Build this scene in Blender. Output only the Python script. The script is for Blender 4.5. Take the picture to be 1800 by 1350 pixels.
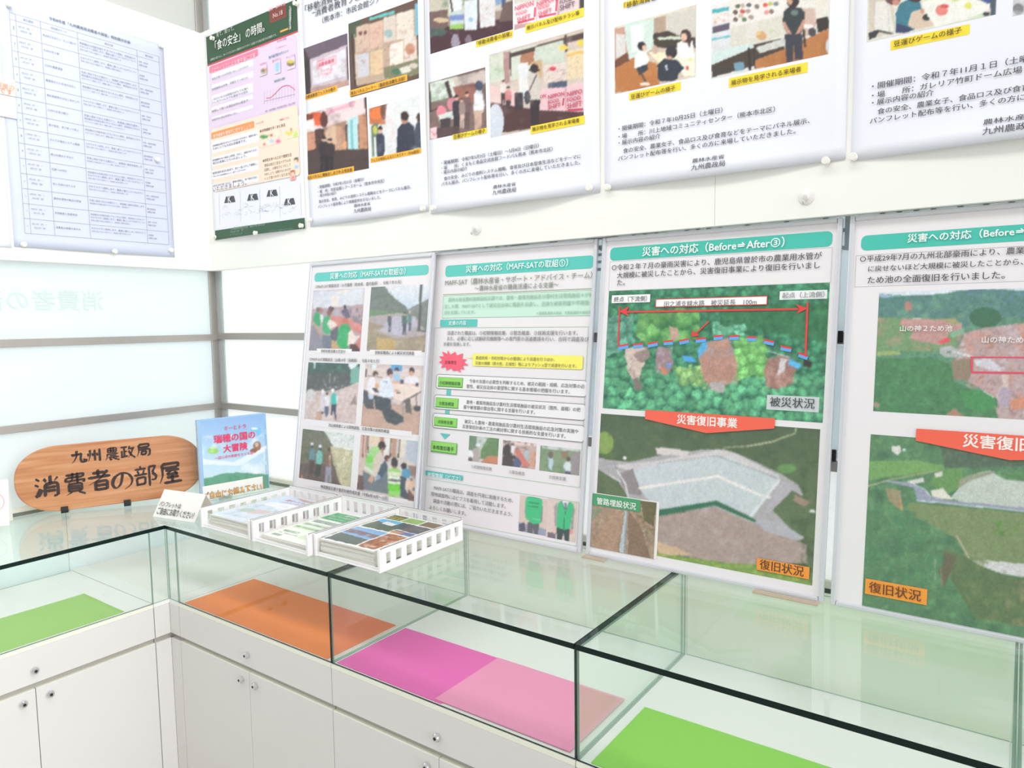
import bpy, bmesh, math, random
import numpy as np
from mathutils import Vector, Matrix

for o in list(bpy.data.objects):
    bpy.data.objects.remove(o)
scn = bpy.context.scene
COL = scn.collection
random.seed(7)

# ---------------------------------------------------------------- camera
FPX = 1262.43
CAM = np.array([2.8431, -1.7957, 1.5948])
RW = np.array([[0.81399, 0.58039, -0.01311],
               [0.04047, -0.07930, -0.99603],
               [-0.57913, 0.81020, -0.08803]])
q_, _r = np.linalg.qr(RW.T)
RW = (q_ * np.sign(np.diag(_r))).T          # exact rotation, rows = right, down, forward
cd = bpy.data.cameras.new('camera')
cam = bpy.data.objects.new('camera', cd)
COL.objects.link(cam)
cd.sensor_fit = 'HORIZONTAL'
cd.sensor_width = 36.0
cd.lens = FPX / 1800 * 36
cd.clip_start = 0.02
mw = Matrix.Identity(4)
for i in range(3):
    mw[i][0], mw[i][1], mw[i][2], mw[i][3] = RW[0][i], -RW[1][i], -RW[2][i], CAM[i]
cam.matrix_world = mw
scn.camera = cam

# ---------------------------------------------------------------- light
world = bpy.data.worlds.new('world')
scn.world = world
world.use_nodes = True
bg = world.node_tree.nodes['Background']
bg.inputs[0].default_value = (0.98, 0.985, 1.0, 1)
bg.inputs[1].default_value = 0.72

def sun(name, direction, strength, angle, color=(1, 1, 1)):
    ld = bpy.data.lights.new(name, 'SUN')
    ld.energy, ld.angle, ld.color = strength, math.radians(angle), color
    lo = bpy.data.objects.new(name, ld)
    COL.objects.link(lo)
    lo.rotation_euler = Vector(direction).to_track_quat('-Z', 'Y').to_euler()
    return lo

sun('daylight', (-1.0, 0.08, -0.30), 1.95, 50, (0.94, 0.975, 1.0))
sun('sky_behind_windows', (0.36, -0.86, -0.40), 4.6, 50, (0.96, 0.99, 1.0))

def area(name, loc, sx, sy, power, color=(1, 1, 1)):
    ld = bpy.data.lights.new(name, 'AREA')
    ld.shape, ld.size, ld.size_y, ld.energy, ld.color = 'RECTANGLE', sx, sy, power, color
    lo = bpy.data.objects.new(name, ld)
    COL.objects.link(lo)
    lo.location = loc
    return lo

area('ceiling_light_panel', (1.8, -1.15, 3.35), 3.4, 0.5, 30, (1.0, 0.99, 0.97))

vs = scn.view_settings
vs.view_transform = 'Standard'
vs.look = 'None'
vs.gamma = 1
vs.use_curve_mapping = False
vs.exposure = 0.0
scn.cycles.transparent_max_bounces = 32     # the glass cases stand one behind the other
scn.cycles.max_bounces = 12

# ---------------------------------------------------------------- helpers
def lin(c):
    c = np.asarray(c, float) / 255.0
    return np.where(c <= 0.04045, c / 12.92, ((c + 0.055) / 1.055) ** 2.4)

def ray(px, py):
    return RW.T @ np.array([(px - 900) / FPX, (py - 675) / FPX, 1.0])

def bsdf_mat(name, color=(0.8, 0.8, 0.8), rough=0.5, metal=0.0, spec=0.5, srgb=None, noise=None, bump=0, bscale=60):
    m = bpy.data.materials.new(name)
    m.use_nodes = True
    nt = m.node_tree
    b = nt.nodes['Principled BSDF']
    c = tuple(lin(srgb)) if srgb is not None else color
    b.inputs['Base Color'].default_value = (*c, 1)
    b.inputs['Roughness'].default_value = rough
    b.inputs['Metallic'].default_value = metal
    b.inputs['Specular IOR Level'].default_value = spec
    if noise or bump:
        tc = nt.nodes.new('ShaderNodeTexCoord')
        n = nt.nodes.new('ShaderNodeTexNoise')
        n.inputs['Scale'].default_value = bscale
        n.inputs['Detail'].default_value = 4
        nt.links.new(tc.outputs['Object'], n.inputs['Vector'])
        if noise:
            mx = nt.nodes.new('ShaderNodeMix')
            mx.data_type = 'RGBA'
            mx.inputs[6].default_value = (*[x * (1 - noise) for x in c], 1)
            mx.inputs[7].default_value = (*[min(1, x * (1 + noise)) for x in c], 1)
            nt.links.new(n.outputs['Fac'], mx.inputs[0])
            nt.links.new(mx.outputs[2], b.inputs['Base Color'])
        if bump:
            bp = nt.nodes.new('ShaderNodeBump')
            bp.inputs['Strength'].default_value = bump
            bp.inputs['Distance'].default_value = 0.002
            nt.links.new(n.outputs['Fac'], bp.inputs['Height'])
            nt.links.new(bp.outputs['Normal'], b.inputs['Normal'])
    return m

def attr_mat(name, rough, spec=0.4):
    m = bpy.data.materials.new(name)
    m.use_nodes = True
    nt = m.node_tree
    b = nt.nodes['Principled BSDF']
    a = nt.nodes.new('ShaderNodeAttribute')
    a.attribute_name = 'Col'
    nt.links.new(a.outputs['Color'], b.inputs['Base Color'])
    b.inputs['Roughness'].default_value = rough
    b.inputs['Specular IOR Level'].default_value = spec
    return m

def glass_mat(name, tint, refl=1.0):
    """thin pane: see-through with a green tint plus a mirror layer by angle"""
    m = bpy.data.materials.new(name)
    m.use_nodes = True
    nt = m.node_tree
    nt.nodes.clear()
    out = nt.nodes.new('ShaderNodeOutputMaterial')
    tr = nt.nodes.new('ShaderNodeBsdfTransparent')
    tr.inputs[0].default_value = (*tint, 1)
    gl = nt.nodes.new('ShaderNodeBsdfGlossy')
    gl.inputs['Roughness'].default_value = 0.0
    gl.inputs[0].default_value = (0.95, 1.0, 0.97, 1)
    ge = nt.nodes.new('ShaderNodeNewGeometry')
    dt = nt.nodes.new('ShaderNodeVectorMath'); dt.operation = 'DOT_PRODUCT'
    nt.links.new(ge.outputs['Normal'], dt.inputs[0]); nt.links.new(ge.outputs['Incoming'], dt.inputs[1])
    def mth(op, a, b=None):
        n = nt.nodes.new('ShaderNodeMath'); n.operation = op
        for i, v in enumerate((a, b)):
            if v is None: continue
            if isinstance(v, (int, float)): n.inputs[i].default_value = v
            else: nt.links.new(v, n.inputs[i])
        return n.outputs[0]
    inv = mth('SUBTRACT', 1.0, mth('ABSOLUTE', dt.outputs['Value']))
    fres = mth('ADD', mth('MULTIPLY', mth('POWER', inv, 5.0), 0.96), 0.04)   # Schlick, same from both sides
    mu = nt.nodes.new('ShaderNodeMath')
    mu.operation = 'MULTIPLY'
    mu.use_clamp = True
    mu.inputs[1].default_value = refl
    mx = nt.nodes.new('ShaderNodeMixShader')
    nt.links.new(fres, mu.inputs[0])
    nt.links.new(mu.outputs[0], mx.inputs[0])
    nt.links.new(tr.outputs[0], mx.inputs[1])
    nt.links.new(gl.outputs[0], mx.inputs[2])
    nt.links.new(mx.outputs[0], out.inputs[0])
    return m

def frosted_mat(name, color, trans=0.6):
    m = bpy.data.materials.new(name)
    m.use_nodes = True
    nt = m.node_tree
    nt.nodes.clear()
    out = nt.nodes.new('ShaderNodeOutputMaterial')
    d = nt.nodes.new('ShaderNodeBsdfDiffuse')
    t = nt.nodes.new('ShaderNodeBsdfTranslucent')
    d.inputs[0].default_value = (*color, 1)
    t.inputs[0].default_value = (*color, 1)
    mx = nt.nodes.new('ShaderNodeMixShader')
    mx.inputs[0].default_value = trans
    g = nt.nodes.new('ShaderNodeBsdfGlossy')
    g.inputs['Roughness'].default_value = 0.12
    m2 = nt.nodes.new('ShaderNodeMixShader')
    m2.inputs[0].default_value = 0.05
    nt.links.new(d.outputs[0], mx.inputs[1])
    nt.links.new(t.outputs[0], mx.inputs[2])
    nt.links.new(mx.outputs[0], m2.inputs[1])
    nt.links.new(g.outputs[0], m2.inputs[2])
    nt.links.new(m2.outputs[0], out.inputs[0])
    return m

M = {}
M['print'] = attr_mat('printed_ink', 0.55, 0.3)
M['print_gloss'] = attr_mat('printed_ink_under_film', 0.3, 0.5)
M['paper'] = bsdf_mat('poster_paper', srgb=(238, 239, 248), rough=0.6, spec=0.2)
M['panel_paper'] = bsdf_mat('panel_paper', srgb=(236, 232, 234), rough=0.35, spec=0.4)
M['board'] = bsdf_mat('white_display_board', srgb=(246, 246, 240), rough=0.45, spec=0.3, noise=0.01, bscale=5)
M['cabinet_white'] = bsdf_mat('white_laminate', srgb=(224, 221, 218), rough=0.4, spec=0.3, noise=0.012, bscale=8)
M['edge_cream'] = bsdf_mat('cream_edge_band', srgb=(238, 240, 222), rough=0.45)
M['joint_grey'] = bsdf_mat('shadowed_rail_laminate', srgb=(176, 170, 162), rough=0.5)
M['deck'] = bsdf_mat('case_floor_laminate', srgb=(238, 240, 236), rough=0.5, spec=0.3)
M['glass'] = glass_mat('case_glass', (0.982, 0.995, 0.986), 0.8)
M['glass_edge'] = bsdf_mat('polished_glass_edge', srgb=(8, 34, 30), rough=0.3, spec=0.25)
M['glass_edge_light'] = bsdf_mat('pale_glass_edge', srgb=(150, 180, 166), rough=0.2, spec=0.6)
M['chrome'] = bsdf_mat('chrome', (0.75, 0.74, 0.76), 0.12, 1.0)
M['lock'] = bsdf_mat('lock_core', srgb=(60, 55, 60), rough=0.4, metal=0.6)
M['steel'] = bsdf_mat('brushed_steel', srgb=(176, 170, 164), rough=0.32, metal=0.55, noise=0.1, bscale=5)
M['alu'] = bsdf_mat('silver_frame', srgb=(216, 217, 222), rough=0.35, metal=0.35)
M['frost'] = frosted_mat('frosted_glass', (0.88, 0.935, 0.935), 0.5)
M['frost_white'] = frosted_mat('frosted_glass_bright', (0.98, 0.985, 0.98), 0.5)
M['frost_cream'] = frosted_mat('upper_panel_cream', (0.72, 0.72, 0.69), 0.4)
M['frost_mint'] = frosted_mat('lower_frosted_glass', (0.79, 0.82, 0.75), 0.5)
M['film_blue'] = frosted_mat('blue_grey_film', (0.93, 0.985, 1.0), 0.72)
M['wall'] = bsdf_mat('painted_wall', srgb=(246, 248, 244), rough=0.7)
M['sill'] = bsdf_mat('cream_sill', srgb=(236, 232, 216), rough=0.5)
M['floor'] = bsdf_mat('floor_tile', srgb=(196, 190, 180), rough=0.5, noise=0.05, bscale=6)
M['pin'] = bsdf_mat('white_plastic_pin', srgb=(240, 238, 228), rough=0.3)
M['hook'] = bsdf_mat('clear_hook_plastic', srgb=(232, 230, 226), rough=0.2)
M['dark'] = bsdf_mat('black_plastic', srgb=(28, 28, 30), rough=0.45)
M['tray'] = bsdf_mat('white_tray_plastic', srgb=(250, 248, 248), rough=0.35)
M['cork'] = bsdf_mat('tan_wood_strip', srgb=(190, 172, 152), rough=0.7, noise=0.1)
M['card'] = bsdf_mat('card_stock', srgb=(240, 236, 232), rough=0.6)
M['acrylic'] = glass_mat('clear_acrylic', (0.97, 0.98, 0.98), 1.0)
M['leaf'] = bsdf_mat('booklet_pages', srgb=(226, 224, 214), rough=0.6)

def wood_mat():
    m = bpy.data.materials.new('varnished_sign_wood')
    m.use_nodes = True
    nt = m.node_tree
    b = nt.nodes['Principled BSDF']
    tc = nt.nodes.new('ShaderNodeTexCoord')
    mp = nt.nodes.new('ShaderNodeMapping')
    mp.inputs['Scale'].default_value = (1.6, 30, 30)
    n = nt.nodes.new('ShaderNodeTexNoise')
    n.inputs['Scale'].default_value = 1.6
    n.inputs['Detail'].default_value = 6
    n.inputs['Distortion'].default_value = 0.6
    r = nt.nodes.new('ShaderNodeValToRGB')
    r.color_ramp.elements[0].position = 0.3
    r.color_ramp.elements[0].color = (*lin((176, 108, 66)), 1)
    r.color_ramp.elements[1].position = 0.72
    r.color_ramp.elements[1].color = (*lin((212, 160, 118)), 1)
    e = r.color_ramp.elements.new(0.5)
    e.color = (*lin((194, 134, 90)), 1)
    nt.links.new(tc.outputs['Object'], mp.inputs[0])
    nt.links.new(mp.outputs[0], n.inputs['Vector'])
    nt.links.new(n.outputs['Fac'], r.inputs[0])
    nt.links.new(r.outputs[0], b.inputs['Base Color'])
    b.inputs['Roughness'].default_value = 0.4
    return m
M['wood'] = wood_mat()

def felt_mat(name, srgb):
    return bsdf_mat(name, srgb=srgb, rough=0.9, spec=0.1, noise=0.05, bump=0.3, bscale=400)
M['felt_green'] = felt_mat('green_felt', (146, 212, 92))
M['felt_green_pale'] = felt_mat('pale_green_felt', (164, 206, 124))
M['felt_orange'] = felt_mat('orange_felt', (250, 142, 70))
M['felt_magenta'] = felt_mat('magenta_felt', (240, 112, 190))
M['felt_pink'] = felt_mat('pink_felt', (246, 158, 196))


class MB:
    def __init__(self):
        self.v, self.f, self.mi = [], [], []
    def quad(self, a, b, c, d, mi=0):
        n = len(self.v)
        self.v += [tuple(a), tuple(b), tuple(c), tuple(d)]
        self.f.append((n, n + 1, n + 2, n + 3)); self.mi.append(mi)
    def frame_box(self, o, ax, ay, az, lx, ly, lz, mi=0, mis=None):
        """box from corner o along three axes; mis = material per face (-x,+x,-y,+y,-z,+z)"""
        o, ax, ay, az = [np.array(t, float) for t in (o, ax, ay, az)]
        n = len(self.v)
        for k in range(8):
            self.v.append(tuple(o + ax * lx * (k & 1) + ay * ly * ((k >> 1) & 1) + az * lz * ((k >> 2) & 1)))
        fs = [(0, 4, 6, 2), (1, 3, 7, 5), (0, 1, 5, 4), (2, 6, 7, 3), (0, 2, 3, 1), (4, 5, 7, 6)]
        for i, f in enumerate(fs):
            self.f.append(tuple(n + j for j in f))
            self.mi.append(mis[i] if mis else mi)
        return self
    def box(self, x0, x1, y0, y1, z0, z1, mi=0, mis=None):
        return self.frame_box((x0, y0, z0), (1, 0, 0), (0, 1, 0), (0, 0, 1), x1 - x0, y1 - y0, z1 - z0, mi, mis)
    def lathe(self, o, axis, prof, n=16, mi=0):
        """prof: list of (dist along axis, radius)"""
        o = np.array(o, float); a = np.array(axis, float); a /= np.linalg.norm(a)
        t = np.array([0, 0, 1.0]) if abs(a[2]) < 0.9 else np.array([1.0, 0, 0])
        u = np.cross(a, t); u /= np.linalg.norm(u); w = np.cross(a, u)
        base = len(self.v)
        for (d, r) in prof:
            for k in range(n):
                th = 2 * math.pi * k / n
                self.v.append(tuple(o + a * d + (u * math.cos(th) + w * math.sin(th)) * r))
        for i in range(len(prof) - 1):
            for k in range(n):
                k2 = (k + 1) % n
                self.f.append((base + i * n + k, base + i * n + k2, base + (i + 1) * n + k2, base + (i + 1) * n + k))
                self.mi.append(mi)
        self.f.append(tuple(base + k for k in range(n))[::-1]); self.mi.append(mi)
        L = base + (len(prof) - 1) * n
        self.f.append(tuple(L + k for k in range(n))); self.mi.append(mi)
        return self


def link(o, parent=None):
    COL.objects.link(o)
    if parent is not None:
        o.parent = parent
    return o

def root_loc(p):
    l = Vector((0, 0, 0))
    while p is not None:
        l += p.location
        p = p.parent
    return l

def build(name, mb, mats, parent=None, loc=None, bevel=0, smooth=False, flip_fix=True):
    """mesh given in world coordinates -> object whose origin is loc (or its parent's origin)"""
    me = bpy.data.meshes.new(name)
    off = np.array(loc if loc is not None else root_loc(parent)) if (loc is not None or parent is not None) else np.zeros(3)
    vv = [tuple(np.array(p) - off) for p in mb.v]
    me.from_pydata(vv, [], mb.f)
    if not isinstance(mats, (list, tuple)):
        mats = [mats]
    for m in mats:
        me.materials.append(M[m] if isinstance(m, str) else m)
    me.polygons.foreach_set('material_index', mb.mi)
    if flip_fix:
        bm = bmesh.new(); bm.from_mesh(me)
        bmesh.ops.recalc_face_normals(bm, faces=bm.faces)
        bm.to_mesh(me); bm.free()
    if smooth:
        me.polygons.foreach_set('use_smooth', [True] * len(me.polygons))
    o = bpy.data.objects.new(name, me)
    if loc is not None and parent is None:
        o.location = loc
    link(o, parent)
    if bevel:
        b = o.modifiers.new('bevel', 'BEVEL')
        b.width, b.segments, b.limit_method = bevel, 2, 'ANGLE'
    return o

def tag(o, label, cat, group=None):
    o['label'] = label; o['category'] = cat
    if group: o['group'] = group
    return o

def struct(o):
    o['kind'] = 'structure'
    return o

def thing(name, label, cat, loc, group=None):
    o = bpy.data.objects.new(name, None)
    o.empty_display_size = 0.05
    o.location = loc
    link(o)
    return tag(o, label, cat, group)

# ---------------------------------------------------------------- noise for printed photographs
_rng = np.random.RandomState(11)
_tab = _rng.rand(256, 256)
def vnoise(x, y, seed=0):
    x = np.asarray(x, float) + seed * 17.3; y = np.asarray(y, float) + seed * 7.7
    xi = np.floor(x).astype(int); yi = np.floor(y).astype(int)
    fx = x - xi; fy = y - yi
    fx = fx * fx * (3 - 2 * fx); fy = fy * fy * (3 - 2 * fy)
    g = lambda a, b: _tab[a % 256, b % 256]
    return (g(xi, yi) * (1 - fx) + g(xi + 1, yi) * fx) * (1 - fy) + (g(xi, yi + 1) * (1 - fx) + g(xi + 1, yi + 1) * fx) * fy
def fbm(x, y, seed=0, o=3):
    s = 0; a = 0.5; t = 0
    for k in range(o):
        s = s + a * vnoise(x * 2 ** k, y * 2 ** k, seed + k); t += a; a *= 0.5
    return s / t
def inpoly(x, y, pts):
    c = np.zeros(x.shape, bool)
    n = len(pts)
    for i in range(n):
        x1, y1 = pts[i]; x2, y2 = pts[(i + 1) % n]
        if y1 == y2: continue
        m = ((y1 > y) != (y2 > y)) & (x < (x2 - x1) * (y - y1) / (y2 - y1) + x1)
        c ^= m
    return c
def cells(x, y, s, seed=0):
    """round crowns: distance to the nearest jittered cell centre, with the cell's own value"""
    gx = np.floor(x / s).astype(int); gy = np.floor(y / s).astype(int)
    best = np.full(x.shape, 9.0); val = np.zeros(x.shape); dyb = np.zeros(x.shape)
    for dx in (-1, 0, 1):
        for dy in (-1, 0, 1):
            a, b = gx + dx, gy + dy
            cx = (a + 0.5 + (_tab[(a + seed) % 256, b % 256] - 0.5) * 0.8) * s
            cy = (b + 0.5 + (_tab[(a + 91) % 256, (b + seed) % 256] - 0.5) * 0.8) * s
            d = np.hypot((x - cx), (y - cy)) / s
            k = d < best
            best = np.where(k, d, best); val = np.where(k, _tab[(a + 33) % 256, (b + 57) % 256], val)
            dyb = np.where(k, (y - cy) / s, dyb)
    return best, val, dyb

def paint(px, py, ops, T, grain=0.05):
    """colour of every grid point of a printed photograph; ops use crop coordinates of the photograph"""
    x0, y0, s = T
    X = (px - x0) / s; Y = (py - y0) / s
    U = 1 / s                                     # one photograph pixel in crop units
    col = np.zeros(X.shape + (3,)) + 200.0
    xw, yw = X, Y
    for k, op in enumerate(ops):
        t = op[0]
        if t == 'w':
            a, sc = op[1] * 0.6, op[2]
            xw = X + (fbm(X / sc, Y / sc, k) - 0.5) * 2 * a
            yw = Y + (fbm(X / sc, Y / sc, k + 40) - 0.5) * 2 * a
        elif t == 'f':
            col[:] = op[1]
        elif t == 'g':
            f = np.clip((yw - op[3]) / (op[4] - op[3]), 0, 1)[..., None]
            col = np.array(op[1], float) * (1 - f) + np.array(op[2], float) * f
        elif t == 'p':
            m = inpoly(xw, yw, op[1]); col[m] = op[2]
        elif t == 'e':
            m = ((xw - op[1]) / op[3]) ** 2 + ((yw - op[2]) / op[4]) ** 2 < 1
            col[m] = op[5]
        elif t == 'l':
            x1, y1, x2, y2, w = op[1:6]
            dx, dy = x2 - x1, y2 - y1; L = max(1e-6, dx * dx + dy * dy)
            u = np.clip(((xw - x1) * dx + (yw - y1) * dy) / L, 0, 1)
            m = np.hypot(xw - x1 - u * dx, yw - y1 - u * dy) < w / 2
            col[m] = op[6]
        elif t == 'n':                              # mottling inside a polygon (or everywhere)
            m = inpoly(xw, yw, op[1]) if op[1] else np.ones(X.shape, bool)
            n = fbm(X / op[3], Y / op[3], k + 5, 4)
            f = np.clip((n - 0.5) * 3.2 * op[4] + op[5], 0, 1)[..., None]
            c2 = col * (1 - f) + np.array(op[2], float) * f
            col = np.where(m[..., None], c2, col)
        elif t == 'c':                              # tree crowns inside a polygon
            m = inpoly(X + (xw - X) * 2.6, Y + (yw - Y) * 2.6, op[1]) if op[1] else np.ones(X.shape, bool)
            d, v, dy = cells(X + (xw - X) * 0.5, (Y + (yw - Y) * 0.5) * 0.9, op[2], k)
            sh = np.clip(1.15 - d * 1.1 - dy * 0.55 + (fbm(X / (op[2] * .22), Y / (op[2] * .22), k + 9, 2) - 0.5) * 0.9, 0, 1.1)[..., None]
            c2 = np.array(op[3], float) * (1 - sh) + np.array(op[4], float) * sh * (0.8 + 0.35 * v[..., None])
            col = np.where(m[..., None], c2, col)
        elif t == 'h':                              # a person: x, top, height, shirt, trousers, hair
            x, y, h, sh, tr, ha = op[1:7]
            w = h * 0.13 * (op[7] if len(op) > 7 else 1)
            body = [(x - w, y + h * .2), (x - w * .3, y + h * .14), (x + w * .3, y + h * .14), (x + w, y + h * .2), (x + w * 1.05, y + h * .5), (x + w * .8, y + h * .55), (x - w * .8, y + h * .55), (x - w * 1.05, y + h * .5)]
            col[inpoly(xw, yw, [(x - w * .8, y + h * .5), (x + w * .8, y + h * .5), (x + w * .6, y + h), (x + w * .15, y + h), (x, y + h * .62), (x - w * .15, y + h), (x - w * .6, y + h)])] = tr
            col[inpoly(xw, yw, body)] = sh
            m = ((xw - x) / (w * .55)) ** 2 + ((yw - y - h * .08) / (h * .075)) ** 2 < 1
            col[m] = (214, 170, 150)
            m &= (yw < y + h * .075); col[m] = ha
    g = (fbm(X / (U * 2.2), Y / (U * 2.2), 3, 2) - 0.5)[..., None]
    g2 = (fbm(X / (U * 9), Y / (U * 9), 9, 2) - 0.5)[..., None]
    col = col * (1 + g * grain * 3 + g2 * grain * 1.2)
    return np.clip(col, 0, 255)

# ---------------------------------------------------------------- printed sheets
GAIN = 1.0
def ink(c):
    c = np.asarray(c, float)
    return lin(c + (255 - c) * 0.08)          # pale haze over the prints mixed into every printed colour

_font_cache = {}
def glyph_mesh(s, weight=0.0):
    key = s                                     # weight is laid on by repeated print, never by fattening the outline
    if key not in _font_cache:
        cu = bpy.data.curves.new('txt', 'FONT')
        cu.body = s
        cu.resolution_u = 2
        cu.fill_mode = 'BOTH'
        ob = bpy.data.objects.new('txt', cu)
        COL.objects.link(ob)
        dg = bpy.context.evaluated_depsgraph_get()
        me = ob.evaluated_get(dg).to_mesh()
        n = len(me.vertices)
        v = np.zeros(n * 3); me.vertices.foreach_get('co', v)
        v = v.reshape(-1, 3)[:, :2].copy()
        f = [tuple(p.vertices) for p in me.polygons]
        ob.evaluated_get(dg).to_mesh_clear()
        bpy.data.objects.remove(ob); bpy.data.curves.remove(cu)
        _font_cache[key] = (v, f)
    return _font_cache[key]


def soften(c):
    p = np.pad(c, ((1, 1), (1, 1), (0, 0)), mode='edge')
    h = p[:, :-2] * 0.25 + p[:, 1:-1] * 0.5 + p[:, 2:] * 0.25
    return h[:-2] * 0.25 + h[1:-1] * 0.5 + h[2:] * 0.25

class Sheet:
    """a flat or gently curled printed sheet. o = lower left corner, ux/uy unit vectors, nz towards the room"""
    def __init__(self, o, ux, uy, W, H, curl=None, mat='print', map3=None):
        self.o = np.array(o, float); self.ux = np.array(ux, float); self.uy = np.array(uy, float)
        self.ux /= np.linalg.norm(self.ux); self.uy /= np.linalg.norm(self.uy)
        self.nz = np.cross(self.ux, self.uy); self.W, self.H = W, H
        self.curl = curl; self.mat = mat; self.T = (0, 0, 1)
        self.layers = {}
        self.k = 0; self.small = False
    def loc(self, x, y):
        px = self.T[0] + x * self.T[2]; py = self.T[1] + y * self.T[2]
        d = ray(px, py); t = self.nz @ (self.o - CAM) / (self.nz @ d)
        p = CAM + t * d - self.o
        return np.array([p @ self.ux, p @ self.uy])
    def pix(self, u, v):
        P = self.o[None, :] + np.outer(u, self.ux) + np.outer(v, self.uy) - CAM
        q = P @ RW.T
        return 900 + FPX * q[:, 0] / q[:, 2], 675 + FPX * q[:, 1] / q[:, 2]
    def to3(self, uv, off):
        uv = np.asarray(uv, float)
        z = np.full(len(uv), off)
        if self.curl is not None:
            z = z + self.curl(uv[:, 0] / self.W, uv[:, 1] / self.H)
        return self.o + uv[:, :1] * self.ux + uv[:, 1:2] * self.uy + z[:, None] * self.nz
    def _add(self, layer, P, faces, cols):
        if not any(w in layer for w in ('lettering', 'rule', 'stroke', 'handwriting', 'marking', 'dash', 'curve', 'ring', 'starburst', 'arrow', 'trapezoid_')):
            self.uniq = getattr(self, 'uniq', 0) + 1
            layer = '%s#%d' % (layer, self.uniq)
        L = self.layers.setdefault(layer, [[], [], [], 0])
        L[0].append(P); L[1] += [tuple(i + L[3] for i in f) for f in faces]; L[2].append(cols); L[3] += len(P)
    def clipuv(self, uv):
        uv = np.array(uv, float)
        uv[:, 0] = np.clip(uv[:, 0], 0.0005, self.W - 0.0005); uv[:, 1] = np.clip(uv[:, 1], 0.0005, self.H - 0.0005)
        return uv
    def poly(self, pts, col, layer='printed_shape', off=None, local=False):
        uv = self.clipuv([self.loc(*p) if not local else p for p in pts])
        if off is None: off = self.next()
        self._add(layer, self.to3(uv, off), [tuple(range(len(uv)))], np.tile(ink(col), (len(uv), 1)))
    def next(self):
        self.k += 1
        return 0.0004 + 0.00006 * (self.k % 40)
    def uvrect(self, x1, y1, x2, y2):
        a = self.loc(x1, y1); b = self.loc(x2, y2)
        return min(a[0], b[0]), min(a[1], b[1]), max(a[0], b[0]), max(a[1], b[1])
    def rect(self, x1, y1, x2, y2, col, layer='printed_shape', round_=0, nseg=None, grid=True):
        u0, v0, u1, v1 = self.uvrect(x1, y1, x2, y2)
        self.uv_rect(u0, v0, u1, v1, col, layer, round_)
    def uv_rect(self, u0, v0, u1, v1, col, layer='printed_shape', round_=0):
        u0, u1 = np.clip([u0, u1], 0.0005, self.W - 0.0005); v0, v1 = np.clip([v0, v1], 0.0005, self.H - 0.0005)
        off = self.next()
        if round_:
            r = min(round_, (u1 - u0) / 2, (v1 - v0) / 2)
            pts = []
            for cx, cy, a0 in ((u1 - r, v1 - r, 0), (u0 + r, v1 - r, 90), (u0 + r, v0 + r, 180), (u1 - r, v0 + r, 270)):
                for k in range(6):
                    a = math.radians(a0 + k * 18)
                    pts.append((cx + r * math.cos(a), cy + r * math.sin(a)))
            self.poly(pts, col, layer, off, local=True)
            return
        if self.curl is None:
            self.poly([(u0, v0), (u1, v0), (u1, v1), (u0, v1)], col, layer, off, local=True); return
        n = max(1, int((u1 - u0) / 0.03)); m = max(1, int((v1 - v0) / 0.03))
        uu, vv = np.meshgrid(np.linspace(u0, u1, n + 1), np.linspace(v0, v1, m + 1))
        uv = np.stack([uu.ravel(), vv.ravel()], 1)
        f = [(j * (n + 1) + i, j * (n + 1) + i + 1, (j + 1) * (n + 1) + i + 1, (j + 1) * (n + 1) + i) for j in range(m) for i in range(n)]
        self._add(layer, self.to3(uv, off), f, np.tile(ink(col), (len(uv), 1)))
    def outline(self, x1, y1, x2, y2, col, w=0.001, layer='printed_rule'):
        u0, v0, u1, v1 = self.uvrect(x1, y1, x2, y2)
        for a in ((u0, v0, u1, v0 + w), (u0, v1 - w, u1, v1), (u0, v0, u0 + w, v1), (u1 - w, v0, u1, v1)):
            self.uv_rect(*a, col, layer)
    def line(self, x1, y1, x2, y2, w, col, layer='printed_rule'):
        a = self.loc(x1, y1); b = self.loc(x2, y2)
        d = b - a; L = np.linalg.norm(d); d /= max(L, 1e-9); n = np.array([-d[1], d[0]]) * w / 2
        self.poly([a - n, b - n, b + n, a + n], col, layer, None, local=True)
    def text(self, s, xa, ya, xb, yb, col=(62, 62, 66), weight=0.0, h=None, asp=1.0, layer='lettering', mirror=False, vertical=False, skew=0.0):
        """midline end points in crop coordinates; the row itself runs level on the sheet"""
        a = self.loc(xa, ya); b = self.loc(xb, yb)
        bold = weight
        v, f = glyph_mesh(s)
        if len(v) == 0: return
        if bold:                                   # heavier weight: the same outline laid down again, shifted a little
            nv = len(v); sh = [(-bold, 0), (bold, 0), (0, bold * .8), (0, -bold * .8)] if bold > 0.011 else [(-.016, 0), (.016, 0)]
            v = np.concatenate([v + np.array(q) * 0.55 for q in sh])
            f = [tuple(i + k * nv for i in t_) for k in range(len(sh)) for t_ in f]
        lo, hi = v.min(0), v.max(0)
        w = b[0] - a[0]
        sx = abs(w) / (hi[0] - lo[0])
        sy = sx * asp if h is None else h / max(1e-6, (hi[1] - lo[1]))
        zo = np.repeat(np.arange(len(sh)) * 0.00007, len(v) // len(sh)) if bold else 0.0
        uv = np.empty_like(v)
        uv[:, 1] = (v[:, 1] - (lo[1] + hi[1]) / 2) * sy + (a[1] + b[1]) / 2
        uv[:, 0] = (v[:, 0] - lo[0]) * sx + min(a[0], b[0])
        if mirror: uv[:, 0] = min(a[0], b[0]) + max(a[0], b[0]) - uv[:, 0]
        uv[:, 0] += (uv[:, 1] - (a[1] + b[1]) / 2) * skew
        if (uv[:, 0].min() < 0 or uv[:, 0].max() > self.W or uv[:, 1].min() < 0 or uv[:, 1].max() > self.H):
            uv = self.clipuv(uv)
        P3 = self.to3(uv, 0.0032)
        if bold: P3 = P3 + zo[:, None] * self.nz
        self._add(layer, P3, f, np.tile(ink(col), (len(uv), 1)))
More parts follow.
